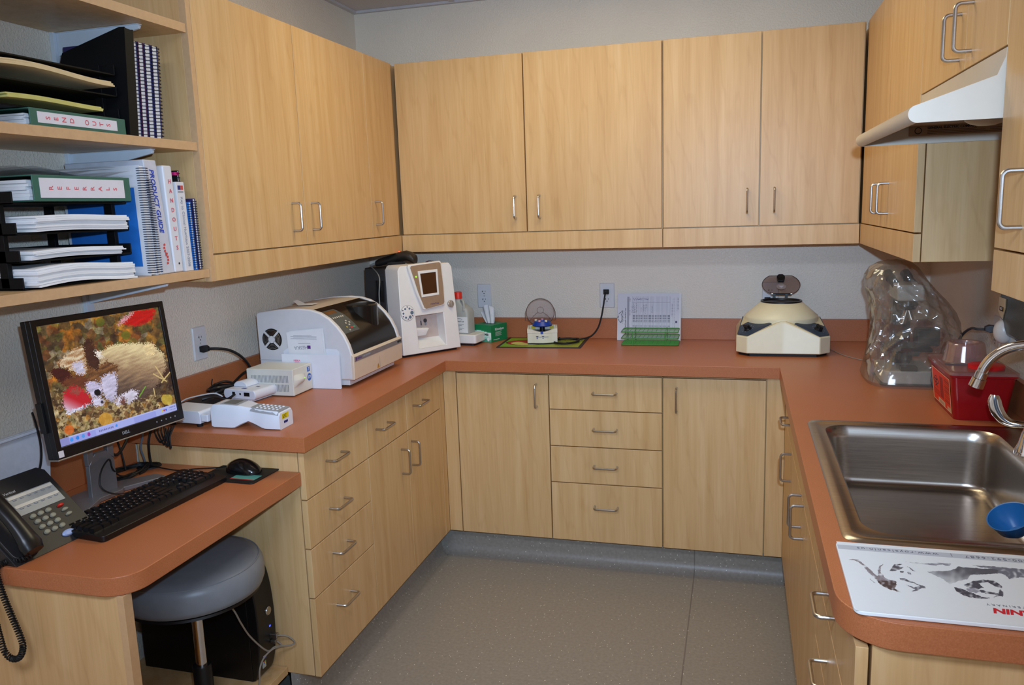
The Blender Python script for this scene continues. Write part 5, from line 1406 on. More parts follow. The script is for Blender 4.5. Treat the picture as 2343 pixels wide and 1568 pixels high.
b = B(HF).mat(DKGREY).lathe([(0.0095, 0), (0.0085, 0.002), (0.006, 0.003)], (0, 0, 0), 20, Matrix.Translation((0.010, 0.060, 0.143)) @ Matrix.Rotation(PI / 2, 4, 'X')); b.lathe([(0.0055, 0), (0.0055, 0.004), (0.0001, 0.005)], (0, 0, 0), 14, Matrix.Translation((0.010, 0.060, 0.143)) @ Matrix.Rotation(PI / 2, 4, 'X'))
b.mat(GREY).box(0.006, 0.014, 0.058, 0.0602, 0.122, 0.137); b.build('lock', t)
# raised screen panel
sp = [(-0.092, 0.404), (0.070, 0.412), (0.0785, 0.406), (0.082, 0.300), (0.080, 0.222), (0.074, 0.212), (-0.030, 0.200), (-0.040, 0.206), (-0.066, 0.280), (-0.097, 0.396)]
b = B(HF).mat(HAW).prism(sp, 'y', -0.014, 0.0005); b.build('screen_pod', t, bevel=0.006, seg=3)
BRZ = plain('bronze fascia', (170, 142, 116), 0.35, 0.25)
sp2 = [(x * 0.93 - 0.0005 + (0.006 if x < 0 else 0), 0.303 + (z - 0.303) * 0.945) for x, z in sp]
scn = [(-0.042, 0.258), (0.049, 0.262), (0.052, 0.376), (-0.050, 0.374)]
b = B(HF).mat(BRZ).prism(sp2, 'y', -0.0155, -0.0142, [scn]); b.build('fascia', t)
fr_in = [(-0.033, 0.270), (0.041, 0.272), (0.043, 0.364), (-0.039, 0.362)]
b = B(HF).mat(HAW).prism(scn, 'y', -0.0175, -0.0141, [fr_in]); b.build('screen_frame', t, bevel=0.0008)
b = B(HF).mat(plain('brown touch screen', (74, 44, 24), 0.22)).prism(fr_in, 'y', -0.0150, -0.0141); b.build('touch_screen', t)
b = B(HF).mat(plain('green led', (120, 220, 40), 0.3, emit=(150, 255, 40), estr=1.2)).lathe([(0.0001, 0.0015), (0.0035, 0.001), (0.004, 0)], (0, 0, 0), 14, Matrix.Translation((-0.060, -0.0156, 0.350)) @ Matrix.Rotation(PI / 2, 4, 'X')); b.build('power_light', t)
b = B(HF).mat(PURPLE).text('HemaTrue', 0.010, frame((0.022, -0.0158, 0.225), (1, 0, 0.03), (0, 0, 1)), shear=0.2); b.build('maker_name', t)
# vial wheel and knob
wc = Vector((-0.112, -0.0005, 0.195))
b = B(HF).mat(HAW)
RX = Matrix.Translation(wc) @ Matrix.Rotation(PI / 2, 4, 'X')
b.lathe([(0.0335, 0), (0.0335, 0.0015), (0.032, 0.002), (0.0001, 0.002)], (0, 0, 0), 40, RX)
b.mat(DKGREY).tube([tuple(wc + Vector((0.0335 * math.cos(R(a)), -0.001, 0.0335 * math.sin(R(a))))) for a in range(0, 360, 10)], 0.0008, 5, closed=True)
b.build('vial_wheel', t)
holes_c = plain('slate blue hole', (96, 112, 130), 0.5)
for i, (a, rr) in enumerate(((0, 0.0085), (60, 0.0048), (120, 0.0048), (180, 0.0048), (240, 0.005), (300, 0.007))):
    c_ = wc + Vector((0.0215 * math.cos(R(a)), -0.0022, 0.0215 * math.sin(R(a))))
    b = B(HF).mat(holes_c).lathe([(rr, 0), (rr * 0.9, 0.0006), (0.0001, 0.0006)], (0, 0, 0), 18, Matrix.Translation(c_) @ Matrix.Rotation(PI / 2, 4, 'X')); b.build('vial_socket', t)
    a2 = R(a + 30); c2 = wc + Vector((0.026 * math.cos(a2), -0.0023, 0.026 * math.sin(a2)))
    b = B(HF).mat(PURPLE); d = Vector((math.cos(a2), 0, math.sin(a2))); n_ = Vector((-d.z, 0, d.x))
    b.add([c2 - d * 0.004, c2 + n_ * 0.0038 + d * 0.003, c2 - n_ * 0.0038 + d * 0.003], [(0, 1, 2)]); b.build('arrow_mark', t)
b = B(HF).mat(plain('champagne knob', (176, 160, 146), 0.3, 0.4)); kc_ = Matrix.Translation((0.114, 0.0, 0.214)) @ Matrix.Rotation(PI / 2, 4, 'X')
b.lathe([(0.016, 0.0), (0.016, 0.008), (0.013, 0.010), (0.0001, 0.010)], (0, 0, 0), 28, kc_); b.box(0.111, 0.117, -0.017, -0.010, 0.199, 0.229); b.build('knob', t, bevel=0.001)
# charcoal body behind
b = B(HA).mat(DKGREY).prism([(-0.146, 0.012), (0.146, 0.012), (0.138, 0.383), (-0.138, 0.383)], 'y', 0.150, 0.345); b.build('body', t, bevel=0.006, seg=3)
b = B(HA).mat(BLACK)
for i in range(3): b.box(-0.1462, -0.139, 0.165 + i * 0.028, 0.180 + i * 0.028, 0.235, 0.330)
b.build('side_vents', t)
b = B(HA).mat(MATBLACK).box(-0.14, 0.14, 0.02, 0.33, 0.0005, 0.0115); b.build('base', t)
# barcode scanner lying on top
t = thing('barcode_scanner', 'black handheld barcode scanner with a red light lying on the white hematology analyzer', 'scanner', (0.36, -0.35, 1.30))
SM = HA @ Matrix.Translation((-0.03, 0.20, 0.3845)) @ Matrix.Rotation(R(-48), 4, 'Z')
b = B(SM).mat(plain('scanner black plastic', (40, 35, 32), 0.4))
rings = []
for x, zc, w, h in ((-0.115, 0.018, 0.014, 0.013), (-0.10, 0.022, 0.020, 0.017), (-0.05, 0.034, 0.021, 0.019), (0.0, 0.048, 0.024, 0.021), (0.035, 0.052, 0.033, 0.023), (0.06, 0.043, 0.036, 0.024), (0.075, 0.032, 0.034, 0.022)):
    rings.append([(x, w * math.cos(2 * PI * k / 16), zc + h * math.sin(2 * PI * k / 16)) for k in range(16)])
b.loft(rings); b.box(-0.055, 0.02, -0.016, 0.016, 0.0005, 0.025); b.build('body', t, angle=60)
b = B(SM).mat(plain('red indicator', (255, 40, 20), 0.3, emit=(255, 50, 20), estr=5.0)).ellipsoid((0.0, 0.0, 0.070), 0.004, 0.003, 0.003, 10, 6); b.build('indicator', t)
c0 = SM @ Vector((-0.115, 0, 0.018))
b = B().mat(plain('grey cord', (150, 148, 142), 0.4)).cyl(SM @ Vector((-0.114, 0, 0.018)), SM @ Vector((-0.145, 0, 0.010)), 0.006, 10, r1=0.004)
e_ = SM @ Vector((-0.145, 0, 0.010))
b.tube(smooth_path([tuple(e_), tuple(HA @ Vector((-0.160, 0.165, 0.352))), tuple(HA @ Vector((-0.168, 0.160, 0.27))), tuple(HA @ Vector((-0.168, 0.158, 0.20))), tuple(HA @ Vector((-0.164, 0.165, 0.12))), tuple(HA @ Vector((-0.165, 0.2, 0.04)))], 8), 0.0024, 7); b.build('cord', t)
c = B().mat(plain('dark red tubing', (90, 20, 24), 0.3)).tube(smooth_path([tuple(HA @ Vector((0.10, 0.20, 0.392))), tuple(HA @ Vector((0.125, 0.19, 0.402))), tuple(HA @ Vector((0.150, 0.17, 0.385))), tuple(HA @ Vector((0.160, 0.15, 0.33))), tuple(HA @ Vector((0.166, 0.15, 0.24))), tuple(HA @ Vector((0.172, 0.17, 0.16)))], 8), 0.0026, 7)
tag(c.build('reagent_tube'), 'dark red tubing looping from the analyzer top towards the reagent bottle', 'tubing')

# ------------------------------------------------------------------ reagent bottle, tray, tissues
t = thing('reagent_tray', 'white plastic base tray beside the hematology analyzer', 'tray', (0.60, -0.24, CT))
b = B(TR(0.585, -0.215, CT, R(53.6) - R(60))).mat(HAW).prism(rrect(-0.085, 0.075, -0.055, 0.06, 0.012), 'z', 0.010, 0.052); b.build('tray', t, bevel=0.005, seg=3)
b = B(TR(0.585, -0.215, CT, R(53.6) - R(60))).mat(MATBLACK).prism(rrect(-0.075, 0.062, -0.048, 0.05, 0.010), 'z', 0.0005, 0.0098); b.build('feet', t)
t = thing('reagent_bottle', 'translucent white reagent jug with a red cap behind the hematology analyzer', 'bottle', (0.565, -0.205, CT + 0.0525))
JUG = plain('translucent polyethylene', (170, 170, 164), 0.45, var=0.02, sub=0.2)
BMt = TR(0.563, -0.200, CT + 0.0526, R(-10))
b = B(BMt).mat(JUG)
def rr_ring(w, d, z, r, ox=0.0): return [(p[0] + ox, p[1], z) for p in rrect(-w, w, -d, d, r, 4)]
b.loft([rr_ring(0.050, 0.034, 0.0, 0.012), rr_ring(0.052, 0.036, 0.006, 0.012), rr_ring(0.052, 0.036, 0.095, 0.012), rr_ring(0.046, 0.033, 0.115, 0.012), rr_ring(0.030, 0.026, 0.135, 0.012, -0.010), rr_ring(0.018, 0.018, 0.148, 0.0175, -0.016), rr_ring(0.016, 0.016, 0.165, 0.0155, -0.016)])
b.build('jug', t, angle=60)
b = B(BMt).mat(JUG).tube(smooth_path([(0.0, 0.0, 0.150), (0.010, -0.012, 0.158), (0.022, -0.020, 0.150), (0.028, -0.026, 0.130), (0.030, -0.032, 0.108)], 6), 0.006, 10); b.build('grip', t)
b = B(BMt).mat(plain('bright red cap', (226, 48, 30), 0.4)).lathe([(0.0001, 0.162), (0.0185, 0.162), (0.0185, 0.192), (0.017, 0.195), (0.0001, 0.195)], (-0.016, 0, 0), 28); b.build('cap', t)
b = B(BMt).mat(PAPER).box(-0.035, 0.050, -0.0368, -0.0362, 0.004, 0.080); b.mat(BLACKINK)
b.tube([(0.004 + 0.022 * math.cos(R(a)), -0.0369, 0.058 + 0.014 * math.sin(R(a))) for a in range(40, 150, 10)], 0.0008, 4)
b.text('HemaTrue', 0.010, frame((0.008, -0.0370, 0.058), (1, 0, 0), (0, 0, 1)), shear=0.2)
for i in range(6): b.box(-0.02, 0.030 - 0.012 * (i % 3), -0.0372, -0.0368, 0.044 - i * 0.0062, 0.0452 - i * 0.0062)
b.build('bottle_label', t)
t = thing('tissue_box', 'green and white wipe box with a tissue standing out of its top', 'tissue box', (0.67, -0.11, CT))
TM = TR(0.672, -0.105, CT, R(-22))
GB = plain('kelly green card', (16, 122, 72), 0.45, var=0.03)
b = B(TM).mat(GB).box(-0.056, 0.056, -0.062, 0.062, 0.0005, 0.083); b.build('carton', t, bevel=0.001)
def kim(u, v):
    g = (18, 124, 74); wv = 0.62 + 0.05 * math.sin(u * 5)
    if v > wv: c = g if v > wv + 0.04 else (60, 160, 120)
    else: c = mixrgb((226, 236, 232), (120, 200, 178), max(0, 0.55 - v) * 1.2 + 0.25 * math.sin(9 * u + 5 * v))
    if v < 0.12 + 0.08 * math.sin(3 * u): c = mixrgb(c, (30, 140, 96), 0.6)
    if (u - 0.84) ** 2 * 2 + (v - 0.17) ** 2 < 0.010: c = (236, 240, 240)
    return c
PRN = attr_mat('printed paper', 0.5)
painted('front_print', TM @ Vector((-0.056, -0.0622, 0.0008)), TM.to_3x3() @ Vector((0.112, 0, 0)), (0, 0, 0.082), 40, 28, kim, PRN, t)
b = B(TM).mat(BLACKINK).text('Kimwipes', 0.021, frame((-0.002, -0.0624, 0.040), (1, 0, 0), (0, 0, 1)), bold=0.0006)
b.mat(NAVYINK)
for i, ln_ in enumerate((0.02, 0.05, 0.045)): b.box(-0.018, -0.018 + ln_, -0.0625, -0.0623, 0.026 - i * 0.006, 0.0275 - i * 0.006)
b.mat(LABELW).text('Kimwipes', 0.017, frame((0.0562, 0.002, 0.060), (0, 1, 0), (0, 0, 1)), bold=0.0003)
for i in range(5): b.box(0.0561, 0.0564, -0.03, 0.018 - 0.006 * (i % 2), 0.046 - i * 0.0045, 0.0472 - i * 0.0045)
b.box(0.0561, 0.0564, -0.045, 0.0, 0.010, 0.0125)
b.build('lettering', t)
b = B(TM).mat(BLACK).prism([(0.032 * math.cos(R(a)), 0.018 * math.sin(R(a))) for a in range(0, 360, 20)], 'z', 0.0832, 0.0836); b.build('slot', t)
TIS = plain('tissue paper', (222, 222, 224), 0.9, trans=0.0, alpha=0.92)
b = B(TM).mat(TIS)
rings = []
for k in range(9):
    s_ = k / 8.0
    ring_ = []
    for i in range(21):
        f = i / 20.0
        x = (-0.024 + 0.052 * f) * (1 + 1.5 * s_ * (1 - 0.5 * s_)) - 0.024 * s_
        y = 0.005 * math.sin(f * 17) * (0.4 + s_) + 0.012 * s_
        z = 0.0838 + 0.088 * s_ * (0.72 + 0.28 * math.sin(PI * min(1, f * 1.02))) - 0.015 * s_ * s_ * (f < 0.1)
        ring_.append((x, y, z))
    rings.append(ring_)
b.loft(rings, False, False, closed=False); b.build('tissue', t, normals=False, angle=60)

# ------------------------------------------------------------------ green mat and small centrifuge
t = thing('counter_mat', 'lime green printed counter mat with a dark border under the small centrifuge', 'mat', (0.95, -0.17, CT))
MO = TR(0.953, -0.168, CT, R(2.5))
b = B(MO).mat(plain('dark mat border', (48, 36, 32), 0.6)).prism(rrect(-0.197, 0.197, -0.137, 0.137, 0.004, 2), 'z', 0.0004, 0.0030); b.build('pad', t)
def matprint(u, v):
    c = mixrgb((120, 170, 20), (150, 160, 50), u * 1.4)
    x, y = u * 1.45, v
    d = ((x - 0.42) / 0.40) ** 2 + ((y - 0.47) / 0.30) ** 2
    if d < 1: c = (70, 26, 20)
    if d < 0.86: c = (168, 36, 20)
    d2 = ((x - 0.46) / 0.33) ** 2 + ((y - 0.40) / 0.20) ** 2
    if d2 < 1 and y < 0.47 + 0.1 * math.sin(x * 9): c = (206, 204, 110)
    if x > 0.95 and 0.5 < y < 0.85 and math.sin(x * 60 + 8 * math.sin(y * 40)) > 0.75: c = (60, 76, 24)
    return c
painted('print', MO @ Vector((-0.183, -0.124, 0.0032)), MO.to_3x3() @ Vector((0.366, 0, 0)), MO.to_3x3() @ Vector((0, 0.248, 0)), 80, 54, matprint, PRN, t)
t = thing('mini_centrifuge', 'small cream centrifuge with a blue rotor and raised clear round lid', 'centrifuge', (0.948, -0.17, CT + 0.0035))
MC = TR(0.948, -0.160, CT + 0.0034, R(13))
CRM = plain('pale cream housing', (214, 208, 192), 0.38, var=0.02)
def mini_ring(z, cut):
    pts = [(-0.070, -0.062)]
    pts += [(-0.050 + 0.100 * i / 10, -0.062 - 0.010 * math.sin(PI * i / 10)) for i in range(11)]
    pts += [(0.070, -0.062), (0.070, 0.060), (-0.070, 0.060)]
    return pts
b = B(MC).mat(CRM)
base = mini_ring(0, 0)
wellc = [(0.052 * math.cos(R(a)), -0.002 + 0.052 * math.sin(R(a))) for a in range(0, 360, 10)]
b.prism(base, 'z', 0.006, 0.052); b.build('housing', t, bevel=0.003)
b = B(MC).mat(CRM)
wall = [(p[0], p[1]) for p in base]
nb = len(base)
# upper rim dips in the middle of the front and back
rim_out = [(x, y, 0.0522) for x, y in base]; rim_top = []
for x, y in base:
    rim_top.append((x, y, 0.0735 - 0.014 * max(0, 1 - (x / 0.062) ** 2)))
ins = [(x * 0.86, -0.001 + (y + 0.001) * 0.90, z) for x, y, z in rim_top]
ins0 = [(x * 0.86, -0.001 + (y + 0.001) * 0.90, 0.0522) for x, y in base]
b.loft([rim_out, rim_top, ins, ins0], False, False); b.build('upper_rim', t, angle=40)
b = B(MC).mat(BLACK).prism([(p[0] * 0.80, p[1] * 0.80) for p in base], 'z', 0.0523, 0.054); b.build('chamber_floor', t)
b = B(MC).mat(MATBLACK).prism([(p[0] * 0.95, p[1] * 0.95) for p in base], 'z', 0.0002, 0.0058); b.build('base', t)
BLU = plain('cobalt blue plastic', (18, 58, 150), 0.35, var=0.03)
b = B(MC).mat(BLU).lathe([(0.0001, 0.080), (0.046, 0.080), (0.047, 0.083), (0.036, 0.101), (0.022, 0.104), (0.018, 0.098), (0.0001, 0.098)], (0, 0, 0), 40); b.mat(BLACK).cyl((0, 0, 0.054), (0, 0, 0.080), 0.012, 16); b.build('rotor', t)
TUBEC = [(plain('pink tube cap', (226, 160, 170), 0.4)), (plain('cream tube cap', (222, 210, 180), 0.4))]
for i, (x, y) in enumerate(((-0.012, -0.026), (0.018, -0.026), (0.0, 0.028), (-0.03, 0.01))):
    b = B(MC).mat(TUBEC[i % 2]).lathe([(0.0001, 0.109), (0.006, 0.108), (0.0065, 0.103), (0.005, 0.098)], (x, y, 0), 14); b.build('tube_cap', t)
b = B(MC).mat(BLU).cyl((-0.002, -0.075, 0.056), (-0.002, -0.066, 0.056), 0.0065, 14); b.build('latch_button', t)
YST = plain('yellow caution sticker', (200, 180, 20), 0.5)
b = B(MC).mat(YST); 
for sx in (-1, 1): b.box(sx * 0.044 - 0.010, sx * 0.044 + 0.010, 0.0515, 0.0525, 0.056, 0.070)
b.build('caution_stickers', t)
b = B(MC).mat(NAVYINK); 
FMn = lambda x, z: frame((x, -0.0727, z), (1, 0, 0), (0, 0, 1))
for x0 in (-0.031, -0.004):
    b.add([(x0, -0.0722, 0.040), (x0 + 0.014, -0.0727, 0.040), (x0 + 0.007, -0.0727, 0.033)], [(0, 1, 2)])
    b.box(x0 + 0.004, x0 + 0.010, -0.0728, -0.0722, 0.0285, 0.031)
b.mat(GREY); b.box(-0.020, 0.028, -0.0728, -0.0724, 0.035, 0.037); b.build('maker_mark', t)
LID = new_mat('smoked clear lid')[0]
def clear_plastic(m, tint, fres_lo, fres_hi, rough=0.04, body=0.08, bodycol=(0.5, 0.5, 0.5, 1)):
    nt = m.node_tree; nt.nodes.remove(nt.nodes['Principled BSDF']); out = nt.nodes['Material Output']
    tb = nt.nodes.new('ShaderNodeBsdfTransparent'); tb.inputs['Color'].default_value = tint
    gl = nt.nodes.new('ShaderNodeBsdfGlossy'); gl.inputs['Roughness'].default_value = rough
    df = nt.nodes.new('ShaderNodeBsdfDiffuse'); df.inputs['Color'].default_value = bodycol
    lw = nt.nodes.new('ShaderNodeLayerWeight'); lw.inputs['Blend'].default_value = 0.35
    mr = nt.nodes.new('ShaderNodeMapRange'); mr.inputs['To Min'].default_value = fres_lo; mr.inputs['To Max'].default_value = fres_hi
    nt.links.new(lw.outputs['Facing'], mr.inputs['Value'])
    n1 = noise_node(nt, coords(nt), 30.0)
    m1 = nt.nodes.new('ShaderNodeMixShader'); m1.inputs['Fac'].default_value = body
    mrb = nt.nodes.new('ShaderNodeMapRange'); mrb.inputs['To Min'].default_value = body * 0.7; mrb.inputs['To Max'].default_value = body * 1.3
    nt.links.new(n1, mrb.inputs['Value']); nt.links.new(mrb.outputs[0], m1.inputs['Fac'])
    nt.links.new(tb.outputs[0], m1.inputs[1]); nt.links.new(df.outputs[0], m1.inputs[2])
    m2 = nt.nodes.new('ShaderNodeMixShader'); nt.links.new(mr.outputs[0], m2.inputs['Fac'])
    nt.links.new(m1.outputs[0], m2.inputs[1]); nt.links.new(gl.outputs[0], m2.inputs[2])
    nt.links.new(m2.outputs[0], out.inputs['Surface'])
    return m
clear_plastic(LID, (0.91, 0.89, 0.89, 1), 0.03, 0.50, 0.04, 0.03)
# dome lid standing up behind the rotor: its rim plane is nearly upright, the bowl pointing backwards
LMx = MC @ Matrix.Translation((-0.008, 0.022, 0.139)) @ Matrix.Rotation(R(-82), 4, 'X')
b = B(LMx).mat(LID)
prof = [(0.0655, 0.0), (0.0655, 0.014)] + [(0.0655 - 0.024 * (1 - math.cos(R(a))), 0.014 + 0.024 * math.sin(R(a))) for a in range(15, 91, 15)] + [(0.016, 0.040), (0.014, 0.036), (0.0001, 0.036)]
b.lathe(prof, (0, 0, 0), 56); b.build('lid', t, angle=50, normals=True)
b = B(LMx).mat(plain('smoky lid rim', (92, 78, 74), 0.2, alpha=0.85))
b.tube([(0.066 * math.cos(R(a)), 0.066 * math.sin(R(a)), 0.0) for a in range(0, 360, 6)], 0.0014, 6, closed=True)
for a in (40, 140):
    b.tube([(0.016 * math.cos(R(a)), 0.016 * math.sin(R(a)), 0.040), (0.044 * math.cos(R(a)), 0.044 * math.sin(R(a)), 0.0385), (0.062 * math.cos(R(a)), 0.062 * math.sin(R(a)), 0.02), (0.066 * math.cos(R(a)), 0.066 * math.sin(R(a)), 0.0)], 0.0009, 5)
for sx in (-1, 1):
    b.tube([(sx * 0.056, 0.038, 0.0), (sx * 0.071, 0.038, 0.0), (sx * 0.071, 0.0, 0.0), (sx * 0.064, -0.02, 0.0)], 0.0012, 5)
b.tube([(0.0155 * math.cos(R(a)), 0.0155 * math.sin(R(a)), 0.040) for a in range(0, 360, 15)], 0.0008, 5, closed=True)
b.build('lid_rim', t)
b = B(MC).mat(CRM).box(-0.02, 0.02, 0.053, 0.066, 0.050, 0.078); b.build('hinge', t, bevel=0.002)
plug(frame((1.230, -0.0085, 1.1395), (1, 0, 0), (0, 0, 1)), 'black power cord from the middle back-wall outlet down to a coil on the mat', [(1.230, -0.038, 1.137), (1.229, -0.055, 1.120), (1.222, -0.062, 1.07), (1.212, -0.064, 1.02), (1.195, -0.066, 0.97), (1.165, -0.075, 0.935), (1.125, -0.10, 0.924)] + [(1.063 + 0.058 * math.cos(R(a)), -0.165 + 0.075 * math.sin(R(a)), 0.9225 + 0.006 * a / 900) for a in range(50, 800, 40)] + [(1.03, -0.13, 0.93), (1.022, -0.128, 0.935)], 0.0040)

# ------------------------------------------------------------------ log sheets and green rack
t = thing('log_sheets', 'stack of white printed log sheets leaning on the backsplash behind the green rack', 'papers', (1.43, -0.05, CT))
LG = Matrix.Translation((1.4325, -0.066, CT + 0.0008)) @ Matrix.Rotation(R(-10.5), 4, 'X')
b = B(LG).mat(PAPER)
for i in range(6):
    b.box(-0.146 + 0.0015 * i, 0.140 + 0.0016 * i, 0.0005 + i * 0.0011, 0.0013 + i * 0.0011, 0.0, 0.222 - 0.0008 * (i % 3))
b.build('sheets', t)
def logsheet(u, v):
    # the page lies on its side: its own top is towards image left
    x, y = u * 1570 + 180, (1 - v) * 1200 + 130      # enlarged-view coordinates
    c = (206, 204, 212)
    if 430 < x < 484 and y > 225: c = (150, 148, 160)
    if 560 < x < 1525 and y > 215:
        if ((x - 560) % 32) < 9 and y < 1010: c = (172, 170, 184)
        if abs(y - 365) < 5: c = (150, 148, 164)
        if ((x - 545) % 32) < 14 and 665 < y < 830 and int(y / 22) % 3: c = (96, 94, 108)
        if ((x - 545) % 32) < 16 and (845 < y < 866 or 950 < y < 975): c = (140, 138, 150)
    for xx, y0, y1 in ((560, 450, 630), (600, 380, 640), (625, 470, 640), (665, 380, 640), (790, 490, 630), (850, 420, 620), (890, 410, 660), (920, 420, 520), (1070, 440, 640)):
        if abs(x - xx - 6 * math.sin(y * 0.09)) < 7 and y0 < y < y1 and math.sin(y * 0.21 + xx) > -0.4: c = (110, 108, 124)
    if 580 < x < 970 and abs(y - 285 - 26 * math.sin(x * 0.13) * math.sin(x * 0.017)) < 8: c = (110, 106, 140)
    for xx, y0, y1, w in ((505, 260, 340, 12), (500, 550, 700, 10), (485, 915, 1000, 8), (1575, 400, 720, 6), (1600, 260, 1010, 4), (1632, 240, 1010, 5), (1700, 230, 580, 8), (1722, 240, 560, 5), (345, 570, 850, 6)):
        if abs(x - xx) < w and y0 < y < y1 and math.sin(y * 0.3) > -0.5: c = (150, 148, 160)
    if 1658 < x < 1700 and 830 < y < 886: c = (60, 50, 90)
    for k in range(14):
        a = R(110 + k * 12); px, py = 330 + 130 * math.cos(a), 745 - 150 * math.sin(a)
        if abs(x - px) < 5 + 12 * math.sin(PI * k / 13) and abs(y - py) < 8: c = (50, 46, 60)
    return c
painted('printed_form', LG @ Vector((-0.146, 0.0001, 0.0)), LG.to_3x3() @ Vector((0.286, 0, 0)), LG.to_3x3() @ Vector((0, 0, 0.222)), 170, 130, logsheet, PRN, t)
b = B(LG).mat(BLACKINK).text('HemaTrue', 0.0125, LG.inverted() @ LG @ frame((-0.124, -0.0003, 0.113), (0, 0, 1), (-1, 0, 0)), bold=0.0002)
b.text('MAINTENANCE AND CONTROL LOG', 0.0072, frame((-0.1075, -0.0003, 0.090), (0, 0, 1), (-1, 0, 0)), bold=0.00015)
b.build('heading', t)
t = thing('tube_rack', 'green wire three-tier tube rack in front of the log sheets', 'tube rack', (1.45, -0.14, CT))
GW = plain('green coated wire', (70, 138, 66), 0.4, var=0.05)
RM = TR(1.4515, -0.140, CT, R(1.0))
rx, ry = 0.127, 0.062
for k, z in enumerate((0.004, 0.033, 0.062)):
    b = B(RM).mat(GW)
    b.tube([(p[0], p[1], z) for p in rrect(-rx, rx, -ry, ry, 0.010, 3)], 0.0021, 6, closed=True)
    if k == 0:
        for i in range(17): b.tube([(-rx, -ry + 2 * ry * (i + 0.5) / 17, z), (rx, -ry + 2 * ry * (i + 0.5) / 17, z)], 0.0018, 5)
    else:
        for i in range(5): b.tube([(-rx, -ry + 2 * ry * (i + 1) / 6, z), (rx, -ry + 2 * ry * (i + 1) / 6, z)], 0.0008, 5)
    for i in range(12): b.tube([(-rx + 2 * rx * (i + 1) / 13, -ry, z + 0.001), (-rx + 2 * rx * (i + 1) / 13, ry, z + 0.001)], 0.0010, 5)
    b.build('tier', t)
for x in (-0.075, 0.070):
    for y in (-ry - 0.0035, ry + 0.0035):
        B(RM).mat(GW).cyl((x, y, 0.0012), (x, y, 0.066), 0.0019, 7).build('post', t)

# ------------------------------------------------------------------ large centrifuge
t = thing('centrifuge', 'large cream centrifuge with a conical top, two blue control panels and open lid', 'centrifuge', (2.01, -0.24, CT))
CEN = TR(2.010, -0.235, CT, R(0.5))
CR = plain('cream enamel', (222, 212, 180), 0.36, var=0.02)
def oct2(w, d, c): return [(-w + c, -d), (w - c, -d), (w, -d + c), (w, d - c), (w - c, d), (-w + c, d), (-w, d - c), (-w, -d + c)]
b = B(CEN).mat(CR)
W_, D_ = 0.183, 0.183; ch = 0.042
lo = [(x, y, 0.012) for x, y in oct2(W_, D_, ch)]
# upper edge: high in the middle of each face, low at the four cut corners
def roofz(x, y):
    return 0.0
lowz, highz = 0.080, 0.138
outline = []
for (x0, y0), (x1, y1), (mx, my) in (((-W_ + ch, -D_), (W_ - ch, -D_), (0, -1)), ((W_, -D_ + ch), (W_, D_ - ch), (1, 0)), ((W_ - ch, D_), (-W_ + ch, D_), (0, 1)), ((-W_, D_ - ch), (-W_, -D_ + ch), (-1, 0))):
    outline.append((x0, y0, lowz))
    outline.append(((x0 + x1) / 2 - (x1 - x0) * 0.03 - mx * 0.030, (y0 + y1) / 2 - (y1 - y0) * 0.03 - my * 0.030, highz))
    outline.append(((x0 + x1) / 2 + (x1 - x0) * 0.03 - mx * 0.030, (y0 + y1) / 2 + (y1 - y0) * 0.03 - my * 0.030, highz))
    outline.append((x1, y1, lowz))
botl = []
for (x, y, z) in outline:
    botl.append((max(-W_, min(W_, x * (1.0 if abs(x) > 0.1 else 1.0))), y, 0.012))
# put the bottom outline on the true footprint
fp = []
for k, (x, y, z) in enumerate(outline):
    if z == highz:
        if abs(y) > abs(x): y = math.copysign(D_, y)
        else: x = math.copysign(W_, x)
    fp.append((x, y, 0.012))
b.loft([fp, outline], True, True)
b.build('housing', t, bevel=0.004, seg=3, angle=25)
b = B(CEN).mat(plain('slate blue panel', (52, 66, 84), 0.4))
PANELS = []
for sx in (-1, 1):
    p = [(sx * 0.044, -0.149, 0.1300), (sx * (W_ - ch - 0.004), -D_ + 0.006, 0.0835), (sx * (W_ - 0.006), -D_ + ch + 0.002, 0.0835), (sx * (W_ - 0.028), 0.01, 0.1365)]
    PANELS.append(p)
for sx, p in zip((-1, 1), PANELS):
    b = B(CEN).mat(plain('slate blue panel', (52, 66, 84), 0.4))
    n_ = (Vector(p[1]) - Vector(p[0])).cross(Vector(p[3]) - Vector(p[0])).normalized()
    if n_.z < 0: n_ = -n_
    # corner facet: triangle-like panel lifted just clear of the housing
    q = [Vector(v) + n_ * 0.004 for v in p]; q2 = [Vector(v) - n_ * 0.002 for v in p]
    b.loft([[tuple(v) for v in q2], [tuple(v) for v in q]])
    b.build('control_panel', t)
    ctr = Vector((sx * (W_ - 0.052), -D_ + 0.052, 0.098)) 
    Mk = frame(Vector((sx * 0.136, -0.130, 0.1035)) + n_ * 0.002, n_.orthogonal(), n_.cross(n_.orthogonal()))
    kb = B(CEN @ Mk).mat(BLACK); kb.lathe([(0.0165, 0.0), (0.0165, 0.004), (0.012, 0.006), (0.012, 0.018), (0.0001, 0.019)], (0, 0, 0), 24); kb.box(-0.004, 0.004, -0.015, 0.015, 0.006, 0.020); kb.build('control_knob', t, bevel=0.001)
    lb = B(CEN @ Mk).mat(LABELW)
    for a in range(0, 360, 40): lb.box(0.024 * math.cos(R(a)) - 0.001, 0.024 * math.cos(R(a)) + 0.001, 0.024 * math.sin(R(a)) - 0.0004, 0.024 * math.sin(R(a)) + 0.0004, 0.0024, 0.0030)
    lb.build('dial_marks', t)
b = B(CEN).mat(CR).lathe([(0.145, 0.108), (0.1495, 0.130), (0.148, 0.143)], (0, 0, 0), 64); b.mat(CR).lathe([(0.148, 0.143), (0.1465, 0.149), (0.084, 0.204), (0.077, 0.2055), (0.075, 0.201), (0.075, 0.15), (0.0001, 0.15)], (0, 0, 0), 64); b.build('conical_guard', t, angle=40)
